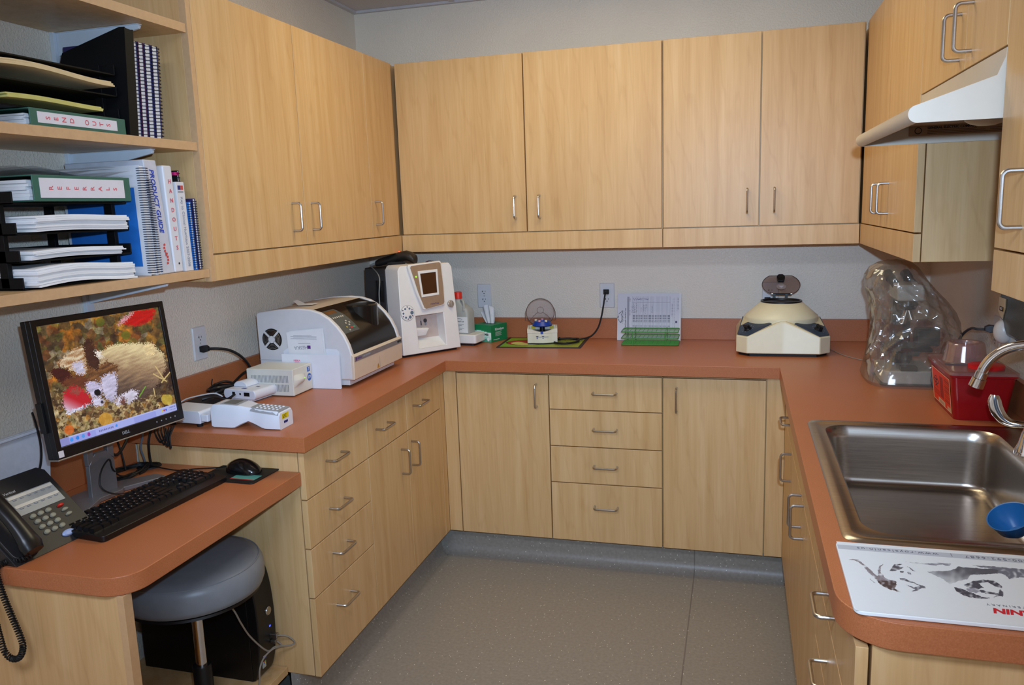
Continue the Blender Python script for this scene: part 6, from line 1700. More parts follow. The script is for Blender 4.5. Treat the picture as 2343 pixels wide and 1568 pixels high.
b = B(CEN).mat(BLACK).lathe([(0.0835, 0.2045), (0.0835, 0.2105), (0.076, 0.2112), (0.0735, 0.206), (0.0735, 0.16), (0.0001, 0.16)], (0, 0, 0), 48); b.build('bowl_gasket', t)
b = B(CEN).mat(plain('blue-grey rotor', (90, 104, 120), 0.3, 0.5)).lathe([(0.05, 0.165), (0.045, 0.19), (0.02, 0.196), (0.0001, 0.196)], (0, 0, 0), 32); b.build('rotor', t)
b = B(CEN).mat(MATBLACK).prism(oct2(W_ - 0.012, D_ - 0.012, ch), 'z', 0.0005, 0.0118); b.build('base', t)
SMK = new_mat('smoked polycarbonate lid')[0]
clear_plastic(SMK, (0.84, 0.79, 0.78, 1), 0.03, 0.4, 0.05, 0.03)
lidc = Vector((0.006, 0.142, 0.262))
LDM = CEN @ Matrix.Translation(lidc) @ Matrix.Rotation(R(32), 4, 'X')
b = B(LDM).mat(SMK)
pts = []
for a in range(0, 360, 6):
    x, y = 0.079 * math.cos(R(a)), 0.079 * math.sin(R(a))
    pts.append((x, max(-0.066, min(0.064, y))))
b.prism(pts, 'z', -0.0025, 0.0025); b.build('lid', t, bevel=0.001)
b = B(LDM).mat(plain('smoky lid edge', (86, 66, 62), 0.25)).tube([(p[0] * 1.0, p[1] * 1.0, 0.0) for p in pts], 0.0014, 6, closed=True); b.build('lid_edge', t)
b = B(LDM).mat(BLACK).prism([(-0.012, 0.012), (0.012, 0.012), (0.017, 0.03), (0.017, 0.046), (0.008, 0.058), (-0.008, 0.058), (-0.017, 0.046), (-0.017, 0.03)], 'z', 0.003, 0.014); b.build('latch', t, bevel=0.001)
b = B(LDM).mat(plain('pale lid sticker', (176, 158, 148), 0.4)).prism([(0.020 * math.cos(R(a)), -0.018 + 0.020 * math.sin(R(a))) for a in range(0, 360, 15)], 'z', 0.0027, 0.0031); b.mat(LABELW); b.add([(-0.011, -0.012, 0.0033), (0.011, -0.012, 0.0033), (0.0, -0.028, 0.0033)], [(0, 1, 2)]); b.build('lid_sticker', t)
b = B(CEN).mat(BLACK); b.cyl((-0.031, 0.082, 0.226), (0.043, 0.082, 0.226), 0.0045, 12); b.box(-0.030, -0.019, 0.076, 0.088, 0.195, 0.226); b.box(0.020, 0.031, 0.076, 0.088, 0.195, 0.226); b.mat(STEEL); b.cyl((-0.036, 0.082, 0.228), (-0.030, 0.082, 0.228), 0.0062, 12); b.cyl((0.042, 0.082, 0.228), (0.048, 0.082, 0.228), 0.0062, 12); b.build('hinge', t)
plug(frame((1.962, -0.0085, 1.1005), (1, 0, 0), (0, 0, 1)), 'black plug in the lower socket of the outlet behind the large centrifuge', [(1.962, -0.038, 1.0995), (1.962, -0.048, 1.08), (1.966, -0.043, 1.03), (1.972, -0.040, 0.97), (1.98, -0.042, 0.925)], 0.004)
c = B().mat(plain('thin grey wire', (150, 140, 130), 0.4)).tube(smooth_path([(2.185, -0.20, 0.920), (2.21, -0.24, 0.9165), (2.244, -0.36, 0.9165), (2.285, -0.44, 0.9165), (2.33, -0.50, 0.917)], 8), 0.0016, 6)
tag(c.build('thin_wire'), 'thin grey wire on the counter from the large centrifuge towards the microscope', 'wire')
# ------------------------------------------------------------------ range hood
t = thing('range_hood', 'almond white range hood under the short cabinet, with a rounded front lip', 'range hood', (2.4, -1.7, 1.68))
ALM = plain('almond enamel', (202, 190, 174), 0.32, var=0.015)
HY0, HY1 = -2.050, -1.343
nose = [(2.152 - 0.017 * math.sin(R(a)) , 1.697 - 0.017 * math.cos(R(a)) + 0.0) for a in range(0, 151, 15)]
nose = [(2.154 + 0.0165 * math.cos(R(a)), 1.6965 + 0.0165 * math.sin(R(a))) for a in range(270, 119, -15)]
sec = [(2.620, 1.680)] + nose + [(2.283, 1.757), (2.296, 1.790), (2.296, 1.8045), (2.620, 1.8045)]
for ya in (HY0, HY1 - 0.004):
    B().mat(ALM).prism(sec, 'y', ya, ya + 0.004).build('end_panel', t, angle=50)
shell = nose + [(2.283, 1.757), (2.296, 1.790), (2.296, 1.8045), (2.620, 1.8045), (2.620, 1.8015), (2.299, 1.8015), (2.299, 1.791), (2.285, 1.760 - 0.001), (2.165, 1.7135)]
b = B().mat(ALM)
ins = [(2.620, 1.8015), (2.30, 1.8015), (2.300, 1.790), (2.286, 1.754)] + [(2.154 + 0.0135 * math.cos(R(a)), 1.6965 + 0.0135 * math.sin(R(a))) for a in range(120, 271, 15)]
n_ = len(nose)
o_ = nose + [(2.283, 1.757), (2.296, 1.790), (2.296, 1.8045), (2.620, 1.8045)]
b.prism(o_ + ins, 'y', HY0 + 0.0042, HY1 - 0.0042); b.build('canopy', t, angle=40)
UND = plain('brown hood underside', (150, 120, 92), 0.45)
b = B().mat(UND).box(2.20, 2.618, HY0 + 0.008, HY1 - 0.008, 1.725, 1.728); b.box(2.60, 2.618, HY0 + 0.008, HY1 - 0.008, 1.683, 1.7245); b.build('underside_panel', t)
UM = lambda x, z, y=-1.3475: frame((x, y, z), (1, 0, 0), (0, 0, 1))
b = B().mat(UND).box(2.268, 2.60, -1.352, -1.3475, 1.700, 1.7245); b.build('rating_plate', t)
b = B().mat(BLACKINK).text('GENERAL ELECTRIC COMPANY', 0.0085, frame((2.372, -1.3523, 1.7195), (1, 0, 0), (0, 0, 1)), bold=0.0003)
b.tube([(2.290 + 0.008 * math.cos(R(a)), -1.3522, 1.7135 + 0.008 * math.sin(R(a))) for a in range(0, 360, 20)], 0.001, 5, closed=True)
for i in range(3): b.box(2.312, 2.43 + 0.02 * i, -1.3524, -1.3521, 1.7125 - i * 0.004, 1.7135 - i * 0.004)
for i in range(3): b.box(2.46, 2.53, -1.3524, -1.3521, 1.7125 - i * 0.004, 1.7135 - i * 0.004)
b.build('rating_lettering', t)
b = B().mat(plain('frosted lamp lens', (196, 186, 170), 0.3)).ellipsoid((2.40, -1.55, 1.7245), 0.05, 0.05, 0.022, 24, 8); b.build('lamp_lens', t)
b = B().mat(plain('grey blue switch', (126, 138, 150), 0.35))
d = Vector((0.129, 0, 0.0435)).normalized(); nn = Vector((-d.z, 0, d.x))
def hp(s, y, off): 
    p = Vector((2.155, 0, 1.7135)) + d * s + nn * off; return (p.x, y, p.z)
ang = [hp(0.080, -1.795, 0.0022), hp(0.118, -1.812, 0.0022), hp(0.118, -1.772, 0.0022), hp(0.080, -1.775, 0.0022)]
b.loft([ang, [tuple(Vector(p) + nn * 0.004) for p in ang]]); b.build('badge', t)

# ------------------------------------------------------------------ soap dispenser and its bottle window
t = thing('soap_dispenser', 'black and white wall soap dispenser at the right frame edge', 'soap dispenser', (2.56, -1.4, 1.14))
b = B().mat(plain('glossy black shell', (16, 15, 15), 0.2)).prism([(-1.300, 1.275), (-1.300, 1.215), (-1.342, 1.185), (-1.372, 1.165), (-1.54, 1.165), (-1.54, 1.40), (-1.304, 1.40)], 'x', 2.525, 2.6235); b.build('shell', t, bevel=0.008, seg=3)
b = B().mat(plain('dark screw cap', (40, 38, 38), 0.4)).box(2.532, 2.6235, -1.304, -1.3005, 1.262, 1.285); b.build('hinge_cap', t)
b = B().mat(plain('cream dispenser label', (206, 196, 172), 0.5)).prism([(-1.304, 1.262), (-1.304, 1.222), (-1.342, 1.205), (-1.360, 1.24), (-1.358, 1.262)], 'x', 2.5225, 2.5247)
b.mat(BLACKINK).box(2.5221, 2.5225, -1.347, -1.314, 1.226, 1.238); b.mat(plain('yellow print', (200, 170, 60), 0.5)); b.box(2.5221, 2.5225, -1.354, -1.348, 1.228, 1.237); b.mat(LABELW); b.text('NXT', 0.0095, frame((2.5219, -1.329, 1.232), (0, -1, 0), (0, 0, 1)), bold=0.0004)
b.build('name_label', t)
b = B().mat(plain('pearl push pad', (200, 192, 184), 0.3)).ellipsoid((2.530, -1.332, 1.170), 0.024, 0.027, 0.034, 28, 14); b.build('push_pad', t)
b = B().mat(plain('pale blue nozzle', (176, 188, 200), 0.35)).prism([(-1.33, 1.142), (-1.36, 1.135), (-1.40, 1.150), (-1.39, 1.164), (-1.34, 1.164)], 'x', 2.54, 2.60); b.build('nozzle', t, bevel=0.003)
plug(frame((W - 0.0085, -0.955, 1.1195), (0, -1, 0), (0, 0, 1)), 'grey power cord from the right wall outlet to the covered microscope', [(W - 0.038, -0.953, 1.117), (W - 0.055, -0.935, 1.115), (W - 0.06, -0.89, 1.110), (W - 0.065, -0.83, 1.085), (W - 0.068, -0.78, 1.05), (W - 0.07, -0.74, 1.0), (W - 0.08, -0.70, 0.95)], 0.0042, mat=plain('slate grey cable', (64, 66, 72), 0.4))
c = B().mat(plain('slate grey cable', (64, 66, 72), 0.4)).tube(smooth_path([(2.53, -0.86, 1.00), (2.49, -0.93, 1.012), (2.452, -0.972, 0.995), (2.438, -0.985, 0.96), (2.446, -0.99, 0.93), (2.47, -0.985, 0.9185)], 8), 0.0042, 8)
tag(c.build('microscope_lead'), 'grey lead arching out of the plastic cover beside the sharps bin', 'cable')

# ------------------------------------------------------------------ sharps bin
t = thing('sharps_container', 'red sharps container with a clear turret lid and orange hazard label', 'sharps container', (2.5, -1.2, CT))
SHR = plain('translucent red plastic', (150, 13, 20), 0.28, var=0.08, scale=12, sub=0.15)
SXa, SXb, SYa, SYb = 2.426, 2.556, -1.322, -1.078
def sring(g, z, r=0.014): return [(p[0], p[1], z) for p in rrect(SXa - g, SXb + g, SYa - g, SYb + g, r, 5)]
b = B().mat(SHR).loft([sring(0, CT + 0.0005), sring(0.001, CT + 0.004), sring(0.015, 1.038), sring(0.020, 1.040), sring(0.0205, 1.048)]); b.build('bin', t, angle=50)
CLR = new_mat('pinkish clear lid plastic')[0]
clear_plastic(CLR, (0.86, 0.72, 0.70, 1), 0.08, 0.5, 0.12, 0.25, (0.62, 0.38, 0.34, 1))
b = B().mat(CLR).loft([sring(0.0215, 1.0455), sring(0.0215, 1.0535), sring(0.016, 1.0560), sring(0.010, 1.0560)]); b.build('lid', t, angle=50)
tc = (2.482, -1.168, 1.0562)
b = B().mat(CLR).lathe([(0.060, 0.0), (0.058, 0.004), (0.050, 0.050), (0.047, 0.056), (0.041, 0.0575), (0.034, 0.0565), (0.032, 0.052), (0.030, 0.012)], tc, 40); b.build('turret', t, angle=50)
b = B().mat(plain('grey hinge', (92, 84, 84), 0.5)).box(2.415, 2.470, -1.238, -1.228, 1.0563, 1.0585); b.build('flap_hinge', t)
b = B().mat(plain('scarlet disc', (206, 22, 26), 0.35)).lathe([(0.046, 0.0), (0.046, 0.009), (0.043, 0.0105), (0.0001, 0.0105)], (2.510, -1.275, 1.0562), 36); b.build('red_cap', t)
# label on the side facing the room (minus X)
def sx_at(z): return SXa - 0.001 - 0.014 * (z - CT - 0.004) / 0.12
def biohaz(u, v):
    if u < 0.03 or u > 0.97 or v < 0.025 or v > 0.975: return (226, 190, 150)
    if v < 0.17 and 0.30 < u < 0.66: return (206, 180, 150) if not (0.34 < u < 0.62 and 0.03 < v < 0.12 and int(u * 60) % 2) else (150, 110, 96)
    if v < 0.14 and u > 0.78: return (200, 160, 130)
    c = (222, 52, 22)
    if 0.44 < u < 0.62 and 0.22 < v < 0.86: c = (150, 30, 26)
    for cx_, cy_ in ((0.22, 0.70), (0.15, 0.62), (0.29, 0.62)):
        d_ = math.hypot((u - cx_) * 0.9, v - cy_)
        if 0.045 < d_ < 0.072: c = (40, 20, 24)
    if math.hypot((u - 0.22) * 0.9, v - 0.65) < 0.03: c = (40, 20, 24)
    if 0.12 < u < 0.34 and 0.44 < v < 0.56 and (abs((u - 0.23) - (v - 0.5)) < 0.022 or abs((u - 0.23) + (v - 0.5)) < 0.022): c = (40, 20, 24)
    if 0.06 < u < 0.40 and v < 0.40 and int(v * 40) % 2 == 0 and v > 0.2: c = (150, 40, 26)
    if u > 0.68 and 0.2 < v < 0.9 and int(v * 34) % 2 == 0: c = (150, 40, 26)
    return c
z0, z1 = CT + 0.012, CT + 0.112
o = Vector((sx_at(z0) - 0.0012, SYb - 0.012, z0)); 
painted('hazard_label', o, (0, (SYa + 0.016) - (SYb - 0.012), 0), (sx_at(z1) - sx_at(z0), 0, z1 - z0), 60, 44, biohaz, PRN, t)

# ------------------------------------------------------------------ faucet
t = thing('faucet', 'chrome gooseneck faucet with lever handle at the back of the sink', 'faucet', (2.54, -1.78, CT))
b = B().mat(CHROME).lathe([(0.027, CT + 0.0035), (0.027, CT + 0.010), (0.019, CT + 0.022), (0.013, CT + 0.05)], (2.553, -1.80, 0), 32); b.build('spout_base', t)
sp_ = [(2.553, -1.80, CT + 0.045), (2.554, -1.80, 1.06), (2.554, -1.799, 1.13), (2.546, -1.792, 1.170), (2.522, -1.778, 1.196), (2.490, -1.760, 1.206), (2.455, -1.740, 1.203), (2.425, -1.724, 1.190), (2.402, -1.712, 1.168), (2.389, -1.706, 1.145), (2.384, -1.704, 1.128)]
b = B().mat(CHROME).tube(smooth_path(sp_, 8), 0.0115, 20); b.build('spout', t)
td = (Vector(sp_[-1]) - Vector(sp_[-2])).normalized(); p_ = Vector(sp_[-1])
b = B().mat(CHROME); b.cyl(p_ - td * 0.004, p_ + td * 0.012, 0.0135, 24); b.cyl(p_ + td * 0.0125, p_ + td * 0.034, 0.0155, 24, r1=0.0165); b.build('aerator', t)
hb = Vector((2.512, -1.635, CT + 0.0035))
b = B().mat(CHROME).lathe([(0.030, 0), (0.0285, 0.008), (0.022, 0.022), (0.015, 0.052), (0.0105, 0.064), (0.0095, 0.085), (0.007, 0.088), (0.0001, 0.089)], hb, 32); b.build('handle_base', t)
lv_ = [hb + Vector((0, 0, 0.074)), hb + Vector((-0.018, 0.003, 0.0715)), hb + Vector((-0.038, 0.008, 0.073)), hb + Vector((-0.054, 0.014, 0.083)), hb + Vector((-0.066, 0.020, 0.103)), hb + Vector((-0.071, 0.024, 0.124)), hb + Vector((-0.071, 0.026, 0.138))]
rings = []
ws = (0.008, 0.0085, 0.010, 0.013, 0.015, 0.0145, 0.009); hs = (0.008, 0.008, 0.0065, 0.0055, 0.005, 0.0045, 0.0035)
lvs = smooth_path(lv_, 4)
for i, p in enumerate(lvs):
    f = i / (len(lvs) - 1) * (len(ws) - 1); k = min(int(f), len(ws) - 2); q = f - k
    w_, h_ = ws[k] + (ws[k + 1] - ws[k]) * q, hs[k] + (hs[k + 1] - hs[k]) * q
    tg = (lvs[min(i + 1, len(lvs) - 1)] - lvs[max(0, i - 1)]).normalized()
    sd = tg.cross(Vector((0.25, 0.90, -0.15))).normalized(); u_ = sd.cross(tg)
    rings.append([p + sd * w_ * math.cos(2 * PI * j / 14) + u_ * h_ * math.sin(2 * PI * j / 14) for j in range(14)])
b = B().mat(CHROME).loft(rings); b.build('lever', t, angle=70)
hb2 = Vector((2.512, -1.965, CT + 0.0035))
b = B().mat(CHROME).lathe([(0.030, 0), (0.0285, 0.008), (0.022, 0.022), (0.015, 0.052), (0.0105, 0.064), (0.0095, 0.085), (0.0001, 0.089)], hb2, 32); b.build('handle_base', t)
lb_ = B().mat(CHROME).loft([[p + 2 * Vector((0, -1.80 - p.y, 0)) for p in r_] for r_ in rings]); lb_.build('lever', t, angle=70)

# blue bowl in the sink
t = thing('funnel', 'small blue plastic bowl lying in the right end of the sink', 'bowl', (2.45, -1.72, 0.75))
FB = Matrix.Translation((2.436, -1.815, 0.808)) @ Matrix.Rotation(R(-28), 4, 'Y') @ Matrix.Rotation(R(15), 4, 'X')
b = B(FB).mat(plain('sky blue plastic', (40, 108, 168), 0.35)).lathe([(0.0001, -0.030), (0.018, -0.030), (0.036, -0.012), (0.045, 0.016), (0.047, 0.020), (0.0445, 0.0195), (0.034, -0.010), (0.016, -0.026), (0.0001, -0.026)], (0, 0, 0), 40); b.build('bowl', t)

# ------------------------------------------------------------------ printed white board on the counter end
t = thing('counter_board', 'white printed board with ink-sketched dogs lying at the sink counter end', 'board', (2.22, -2.39, CT))
BX0, BX1, BY0, BY1, BZ = 2.011, 2.425, -2.524, -2.262, CT + 0.0075
poly = rrect(BX0, BX1, BY0, BY1, 0.014, 4)
b = B().mat(plain('white board plastic', (224, 226, 226), 0.42, var=0.01)).prism(poly, 'z', CT + 0.0007, BZ - 0.0002); b.build('slab', t, bevel=0.0015)
bh = homography([(2.011, -2.262), (2.011, -2.524), (2.252, -2.521), (2.325, -2.262)], [(66, 52), (252, 880), (2343, 1050), (2343, 220)])
DOGS = [
    ([(220, 268), (330, 275), (400, 330), (450, 375), (520, 445), (560, 470), (560, 400), (580, 350), (630, 318), (600, 360), (590, 420), (640, 490), (720, 520), (600, 545), (520, 500), (440, 420), (380, 340), (330, 300)], (120, 108, 112)),
    ([(530, 520), (640, 520), (720, 515), (770, 530), (775, 580), (740, 610), (820, 655), (700, 632), (610, 590)], (52, 34, 34)),
    ([(700, 405), (760, 325), (860, 325), (800, 345), (870, 365), (800, 395), (745, 410)], (60, 56, 66)),
    ([(900, 345), (1010, 410), (960, 395)], (70, 66, 76)), ([(820, 405), (870, 412), (860, 430), (830, 425)], (60, 56, 66)), ([(905, 415), (950, 415), (950, 445), (915, 435)], (60, 56, 66)),
    ([(815, 490), (870, 495), (960, 535), (970, 550), (870, 522), (830, 510)], (54, 52, 64)),
    ([(890, 570), (980, 595), (1060, 580), (1110, 590), (1120, 605), (1060, 610), (1010, 640), (930, 650), (990, 618), (940, 600)], (84, 82, 92)),
    ([(960, 535), (1110, 590), (1120, 600), (960, 545)], (60, 58, 68)),
    ([(880, 298), (1150, 315), (1280, 308), (1430, 318), (1410, 345), (1330, 330), (1250, 340), (1170, 330)], (120, 120, 132)),
    ([(1140, 412), (1400, 400), (1480, 370), (1500, 352), (1650, 362), (1800, 375), (2050, 378), (2040, 420), (1900, 432), (1650, 448), (1610, 500), (1500, 520), (1400, 560), (1330, 500), (1200, 440)], 'grad'),
    ([(1680, 335), (1900, 345), (2343, 385), (2343, 480), (2260, 470), (2160, 480), (2100, 495), (2040, 440), (1960, 420), (1980, 390), (1750, 352)], (96, 96, 108)),
    ([(1570, 560), (1680, 520), (1800, 500), (1920, 515), (2010, 570), (2005, 600), (1940, 580), (1840, 530), (1740, 545), (1800, 600), (1700, 620), (1600, 590)], (50, 48, 60)),
    ([(1450, 595), (1530, 610), (1650, 655), (1760, 700), (1870, 715), (1720, 728), (1560, 690), (1470, 640)], (46, 42, 54)),
    ([(1740, 620), (1850, 640), (1960, 660), (1985, 610), (2020, 650), (2010, 700), (1960, 690), (1900, 715), (1940, 680), (1830, 665), (1760, 650)], (56, 54, 66)),
    ([(1580, 610), (1700, 600), (1760, 640), (1700, 660), (1620, 640)], (140, 138, 148)),
    ([(455, 490), (480, 520), (520, 550), (500, 545), (465, 515)], (140, 138, 140)),
]
def boardprint(u, v):
    wx, wy = BX0 + 0.002 + u * (BX1 - BX0 - 0.004), BY0 + 0.002 + v * (BY1 - BY0 - 0.004)
    x, y = bh(wx, wy)
    c = (224, 226, 226)
    if BY1 - 0.034 < wy < BY1 - 0.016: c = (186, 188, 194)
    n1 = 10 * nz(x, y, 0.02, 3); n2 = 8 * nz(x, y, 0.02, 7)
    for poly_, col in DOGS:
        if inside(x + n1, y + n2, poly_):
            if col == 'grad':
                q = mixrgb((90, 90, 96), (224, 226, 226), (y - 370 + 0.25 * (1600 - x)) / 300 + 0.3 * nz(x, y, 0.015, 5))
                c = q
            else:
                k = nz(x * 0.7, y, 0.03, 11)
                c = mixrgb(col, (224, 226, 226), 0.15 + max(0, k) * 1.1)
    return c
BPR = attr_mat('printed board face', 0.42)
painted('print', (BX0 + 0.002, BY0 + 0.002, BZ), (BX1 - BX0 - 0.004, 0, 0), (0, BY1 - BY0 - 0.004, 0), 330, 190, boardprint, BPR, t)
b = B().mat(plain('soft grey ink', (110, 110, 118), 0.7)).text('1-800-592-6687   |   www.royalcanin.us', 0.0135, frame((2.045, BY1 - 0.025, BZ + 0.0003), (-1, 0, 0), (0, -1, 0)), align='RIGHT', space=1.28, depth=0.0001)
b.mat(plain('crimson ink', (204, 30, 44), 0.6)).text('ROYAL CANIN', 0.022, frame((2.212, -2.480, BZ + 0.0003), (-1, 0, 0), (0, -1, 0)), align='RIGHT', shear=0.22, bold=0.0010, depth=0.0001)
b.mat(plain('soft grey ink', (110, 110, 118), 0.7)).text('VETERINARY', 0.0085, frame((2.206, -2.462, BZ + 0.0003), (-1, 0, 0), (0, -1, 0)), align='RIGHT', space=1.5, depth=0.0001)
b.build('lettering', t, normals=False)

# ------------------------------------------------------------------ microscope under its plastic cover
t = thing('microscope', 'grey and black microscope standing under the crumpled plastic dust cover', 'microscope', (2.39, -0.78, CT))
MCW = plain('pale grey microscope body', (196, 194, 190), 0.35)
MCB = plain('black microscope parts', (24, 24, 26), 0.3)
b = B().mat(MCW).prism(rrect(2.305, 2.465, -0.905, -0.70, 0.02, 4), 'z', CT + 0.006, CT + 0.052); b.build('base', t, bevel=0.006, seg=3)
b = B().mat(MCB).prism(rrect(2.300, 2.470, -0.910, -0.695, 0.02, 4), 'z', CT + 0.0005, CT + 0.0058); b.box(2.36, 2.41, -0.906, -0.87, CT + 0.0522, CT + 0.066); b.build('base_plate', t)
b = B().mat(MCB).prism([(-0.775, CT + 0.0525), (-0.705, CT + 0.0525), (-0.690, 1.10), (-0.700, 1.20), (-0.74, 1.235), (-0.80, 1.235), (-0.80, 1.20), (-0.745, 1.185), (-0.735, 1.10), (-0.745, 1.02)], 'x', 2.355, 2.415); b.build('arm', t, bevel=0.006)
b = B().mat(MCB).box(2.315, 2.455, -0.895, -0.76, 1.030, 1.042); b.cyl((2.385, -0.83, 0.99), (2.385, -0.83, 1.03), 0.022, 24); b.build('stage', t, bevel=0.002)
b = B().mat(STEEL).cyl((2.325, -0.735, 1.01), (2.345, -0.735, 1.01), 0.024, 24); b.cyl((2.425, -0.735, 1.01), (2.445, -0.735, 1.01), 0.024, 24); b.build('focus_knobs', t)
b = B().mat(MCB).lathe([(0.03, 1.195), (0.032, 1.180), (0.022, 1.165), (0.0001, 1.163)], (2.385, -0.835, 0), 28); b.mat(STEEL)
for a in (40, 130, 220, 310):
    d_ = Vector((math.cos(R(a)) * 0.4, math.sin(R(a)) * 0.4, -1)).normalized(); b.cyl(Vector((2.385, -0.835, 1.172)) + d_ * 0.008, Vector((2.385, -0.835, 1.172)) + d_ * (0.06 if a == 220 else 0.045), 0.009, 14)
b.build('nosepiece', t)
b = B().mat(MCW).box(2.343, 2.428, -0.875, -0.725, 1.196, 1.252); b.build('head', t, bevel=0.008, seg=3)
b = B().mat(MCB)
for x in (2.358, 2.413):
    b.cyl((x, -0.80, 1.235), (x - 0.015, -0.745 + 0.0, 1.262), 0.014, 18); b.cyl((x - 0.015, -0.745, 1.262), (x - 0.022, -0.72, 1.278), 0.0165, 18)
b.build('eyepieces', t)
b = B().mat(MCB).box(2.425, 2.50, -0.79, -0.73, 1.03, 1.09); b.build('lamp_housing', t, bevel=0.008)
t = thing('dust_cover', 'crumpled clear plastic dust cover draped over the microscope', 'dust cover', (2.40, -0.78, CT))
CV = new_mat('crumpled clear vinyl')[0]
clear_plastic(CV, (0.84, 0.80, 0.74, 1), 0.07, 0.55, 0.10, 0.20, (0.46, 0.41, 0.34, 1))
prof = [  # z, x left, x right, y front, y back
    (CT + 0.0006, 2.262, 2.545, -0.945, -0.62), (CT + 0.012, 2.258, 2.548, -0.948, -0.62), (0.950, 2.262, 2.540, -0.940, -0.63), (0.985, 2.268, 2.535, -0.925, -0.64),
    (1.030, 2.270, 2.548, -0.91, -0.65), (1.080, 2.274, 2.560, -0.905, -0.65), (1.120, 2.277, 2.552, -0.90, -0.655), (1.160, 2.277, 2.530, -0.90, -0.66),
    (1.200, 2.268, 2.500, -0.90, -0.66), (1.240, 2.254, 2.468, -0.895, -0.665), (1.275, 2.255, 2.440, -0.885, -0.67), (1.300, 2.268, 2.422, -0.87, -0.68), (1.318, 2.295, 2.400, -0.85, -0.70), (1.326, 2.325, 2.375, -0.82, -0.73)]
NSEG = 150
rings = []
big = []
for i in range(90):
    f = i / 89 * (len(prof) - 1); k = min(int(f), len(prof) - 2); q = f - k
    big.append(tuple(a + (b_ - a) * q for a, b_ in zip(prof[k], prof[k + 1])))
def facet(a, z):
    # crumple: ridged facets from cell noise
    p = Vector((math.cos(a) * 2.0, math.sin(a) * 2.0, z * 15.0 + 1.1 * math.cos(a)))
    q = Vector((math.cos(a) * 1.5 + 3 + 0.8 * z, math.sin(a) * 1.5, z * 9.0 - 1.6 * math.cos(a)))
    q2 = Vector((math.cos(a) * 3.1, math.sin(a) * 3.1 + 5, z * 19.0 + 2.5 * math.sin(a)))
    return 0.30 * abs(noise.noise(q)) + 0.12 * abs(noise.noise(q2)) + 0.02 * abs(noise.noise(q2 * 2.3)) - 0.08
for (z, xl, xr, yf, yb) in big:
    ring_ = []
    cx_, cy_ = (xl + xr) / 2, (yf + yb) / 2
    for i in range(NSEG):
        a = 2 * PI * i / NSEG
        e = 0.55 + 0.25 * min(1, (z - CT) / 0.3)
        c_, s_ = math.cos(a), math.sin(a)
        x = cx_ + (xr - xl) / 2 * math.copysign(abs(c_) ** e, c_); y = cy_ + (yb - yf) / 2 * math.copysign(abs(s_) ** e, s_)
        amp = min(1, max(0, (z - 0.945) / 0.05)) * min(1, max(0.2, (1.33 - z) / 0.04))
        k = 1 - amp * facet(a, z) * 1.0
        if abs(c_) > 0.8: k = 1 - (1 - k) * 0.35
        ring_.append((cx_ + (x - cx_) * k, cy_ + (y - cy_) * k, z + amp * 0.004 * math.sin(5 * a + 30 * z)))
    rings.append(ring_)
b = B().mat(CV).loft(rings, False, True); b.build('sheet', t, angle=16)

# ------------------------------------------------------------------ camera
cam = bpy.data.cameras.new('camera'); co = bpy.data.objects.new('camera', cam); COL.objects.link(co)
yw, pit, rol = 0.2814, -0.1684, -0.0345
fw = Vector((-math.sin(yw) * math.cos(pit), math.cos(yw) * math.cos(pit), math.sin(pit)))
r0 = Vector((math.cos(yw), math.sin(yw), 0)); u0 = r0.cross(fw)
rt = math.cos(rol) * r0 + math.sin(rol) * u0; upv = -math.sin(rol) * r0 + math.cos(rol) * u0
Mx = Matrix.Identity(4)
for i in range(3):
    Mx[i][0] = rt[i]; Mx[i][1] = upv[i]; Mx[i][2] = -fw[i]
Mx[0][3], Mx[1][3], Mx[2][3] = 1.8323, -3.7432, 1.547
co.matrix_world = Mx
cam.sensor_width = 36.0; cam.lens = 1808.7 / 2343.0 * 36.0; cam.clip_start = 0.05; cam.clip_end = 50
SC.camera = co

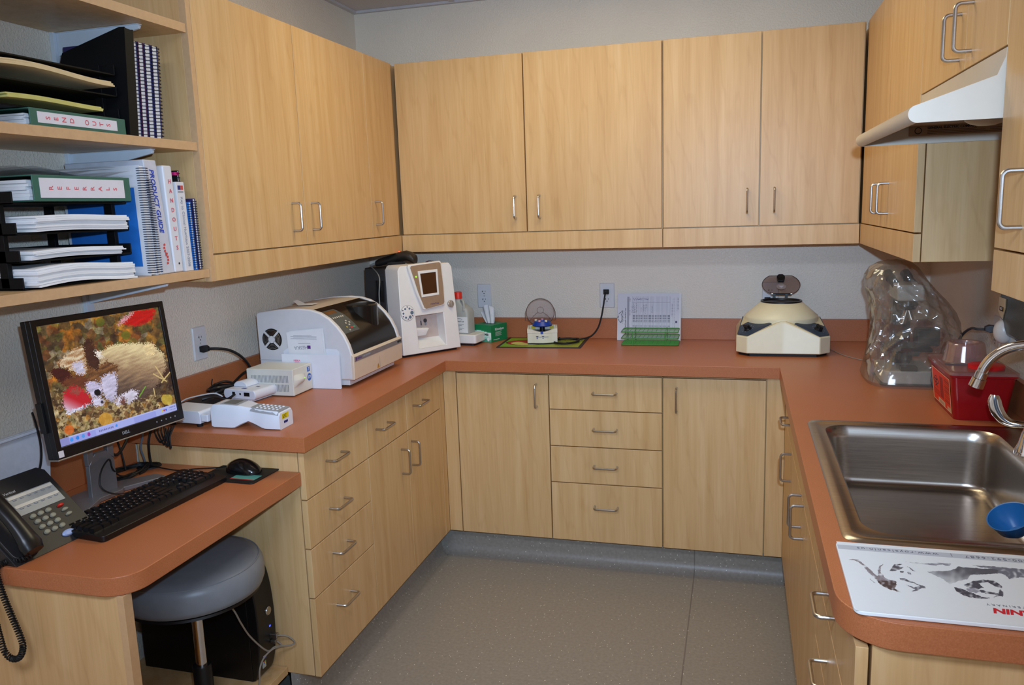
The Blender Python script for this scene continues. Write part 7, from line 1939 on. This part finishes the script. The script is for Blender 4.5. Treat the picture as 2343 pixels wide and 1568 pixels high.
# ------------------------------------------------------------------ light
def light(name, kind, loc, energy, col, **k):
    l = bpy.data.lights.new(name, kind); l.energy = energy; l.color = col
    for a, v in k.items(): setattr(l, a, v)
    o = bpy.data.objects.new(name, l); COL.objects.link(o); o.location = loc
    return o
# the camera's own flash, just above the lens
fl = light('camera_flash', 'SPOT', (1.872, -3.69, 1.655), 256, (0.44, 0.645, 0.91), spot_size=R(88), spot_blend=1.0, shadow_soft_size=0.018)
fl.rotation_euler = Vector((fw.x, fw.y, fw.z + 0.10)).to_track_quat('-Z', 'Y').to_euler()
# warm fluorescent ceiling troffer, plus an added cool panel standing in for window daylight
TROF = [plain('warm troffer diffuser', (250, 236, 214), 0.5, emit=(255, 236, 190), estr=1.0), plain('cool daylight stand-in', (240, 244, 250), 0.5, emit=(200, 220, 255), estr=2.0)]
for i, (x, y, lb) in enumerate(((1.31, -1.15, 'recessed warm ceiling light panel over the work aisle'), (1.31, -3.98, 'added cool panel standing in for daylight from behind the viewer'))):
    tf = B().mat(TROF[i]).box(x - 0.58, x + 0.58, y - 0.28, y + 0.28, H - 0.0095, H - 0.004)
    tag(tf.build('ceiling_light'), lb, 'ceiling light')
c1 = light('ceiling_panel', 'AREA', (1.31, -1.15, H - 0.013), 11.5, (1.0, 0.90, 0.60), shape='RECTANGLE', size=1.15, size_y=0.55)
c2 = light('ceiling_panel', 'AREA', (1.31, -3.98, H - 0.013), 50, (0.66, 0.76, 0.95), shape='RECTANGLE', size=1.15, size_y=0.55)  # added unseen lamp, stands in for cool daylight from behind the viewer
wd = bpy.data.worlds.new('world'); SC.world = wd; wd.use_nodes = True
bg = wd.node_tree.nodes['Background']; bg.inputs['Color'].default_value = (0.55, 0.72, 1.0, 1); bg.inputs['Strength'].default_value = 0.1
SC.view_settings.view_transform = 'Standard'; SC.view_settings.look = 'None'; SC.view_settings.gamma = 1.0; SC.view_settings.use_curve_mapping = False
SC.view_settings.exposure = -0.1
SC.cycles.max_bounces = 8; SC.cycles.transparent_max_bounces = 16; SC.cycles.caustics_reflective = False; SC.cycles.caustics_refractive = False
SC.cycles.sample_clamp_indirect = 4.0; SC.cycles.use_denoising = True
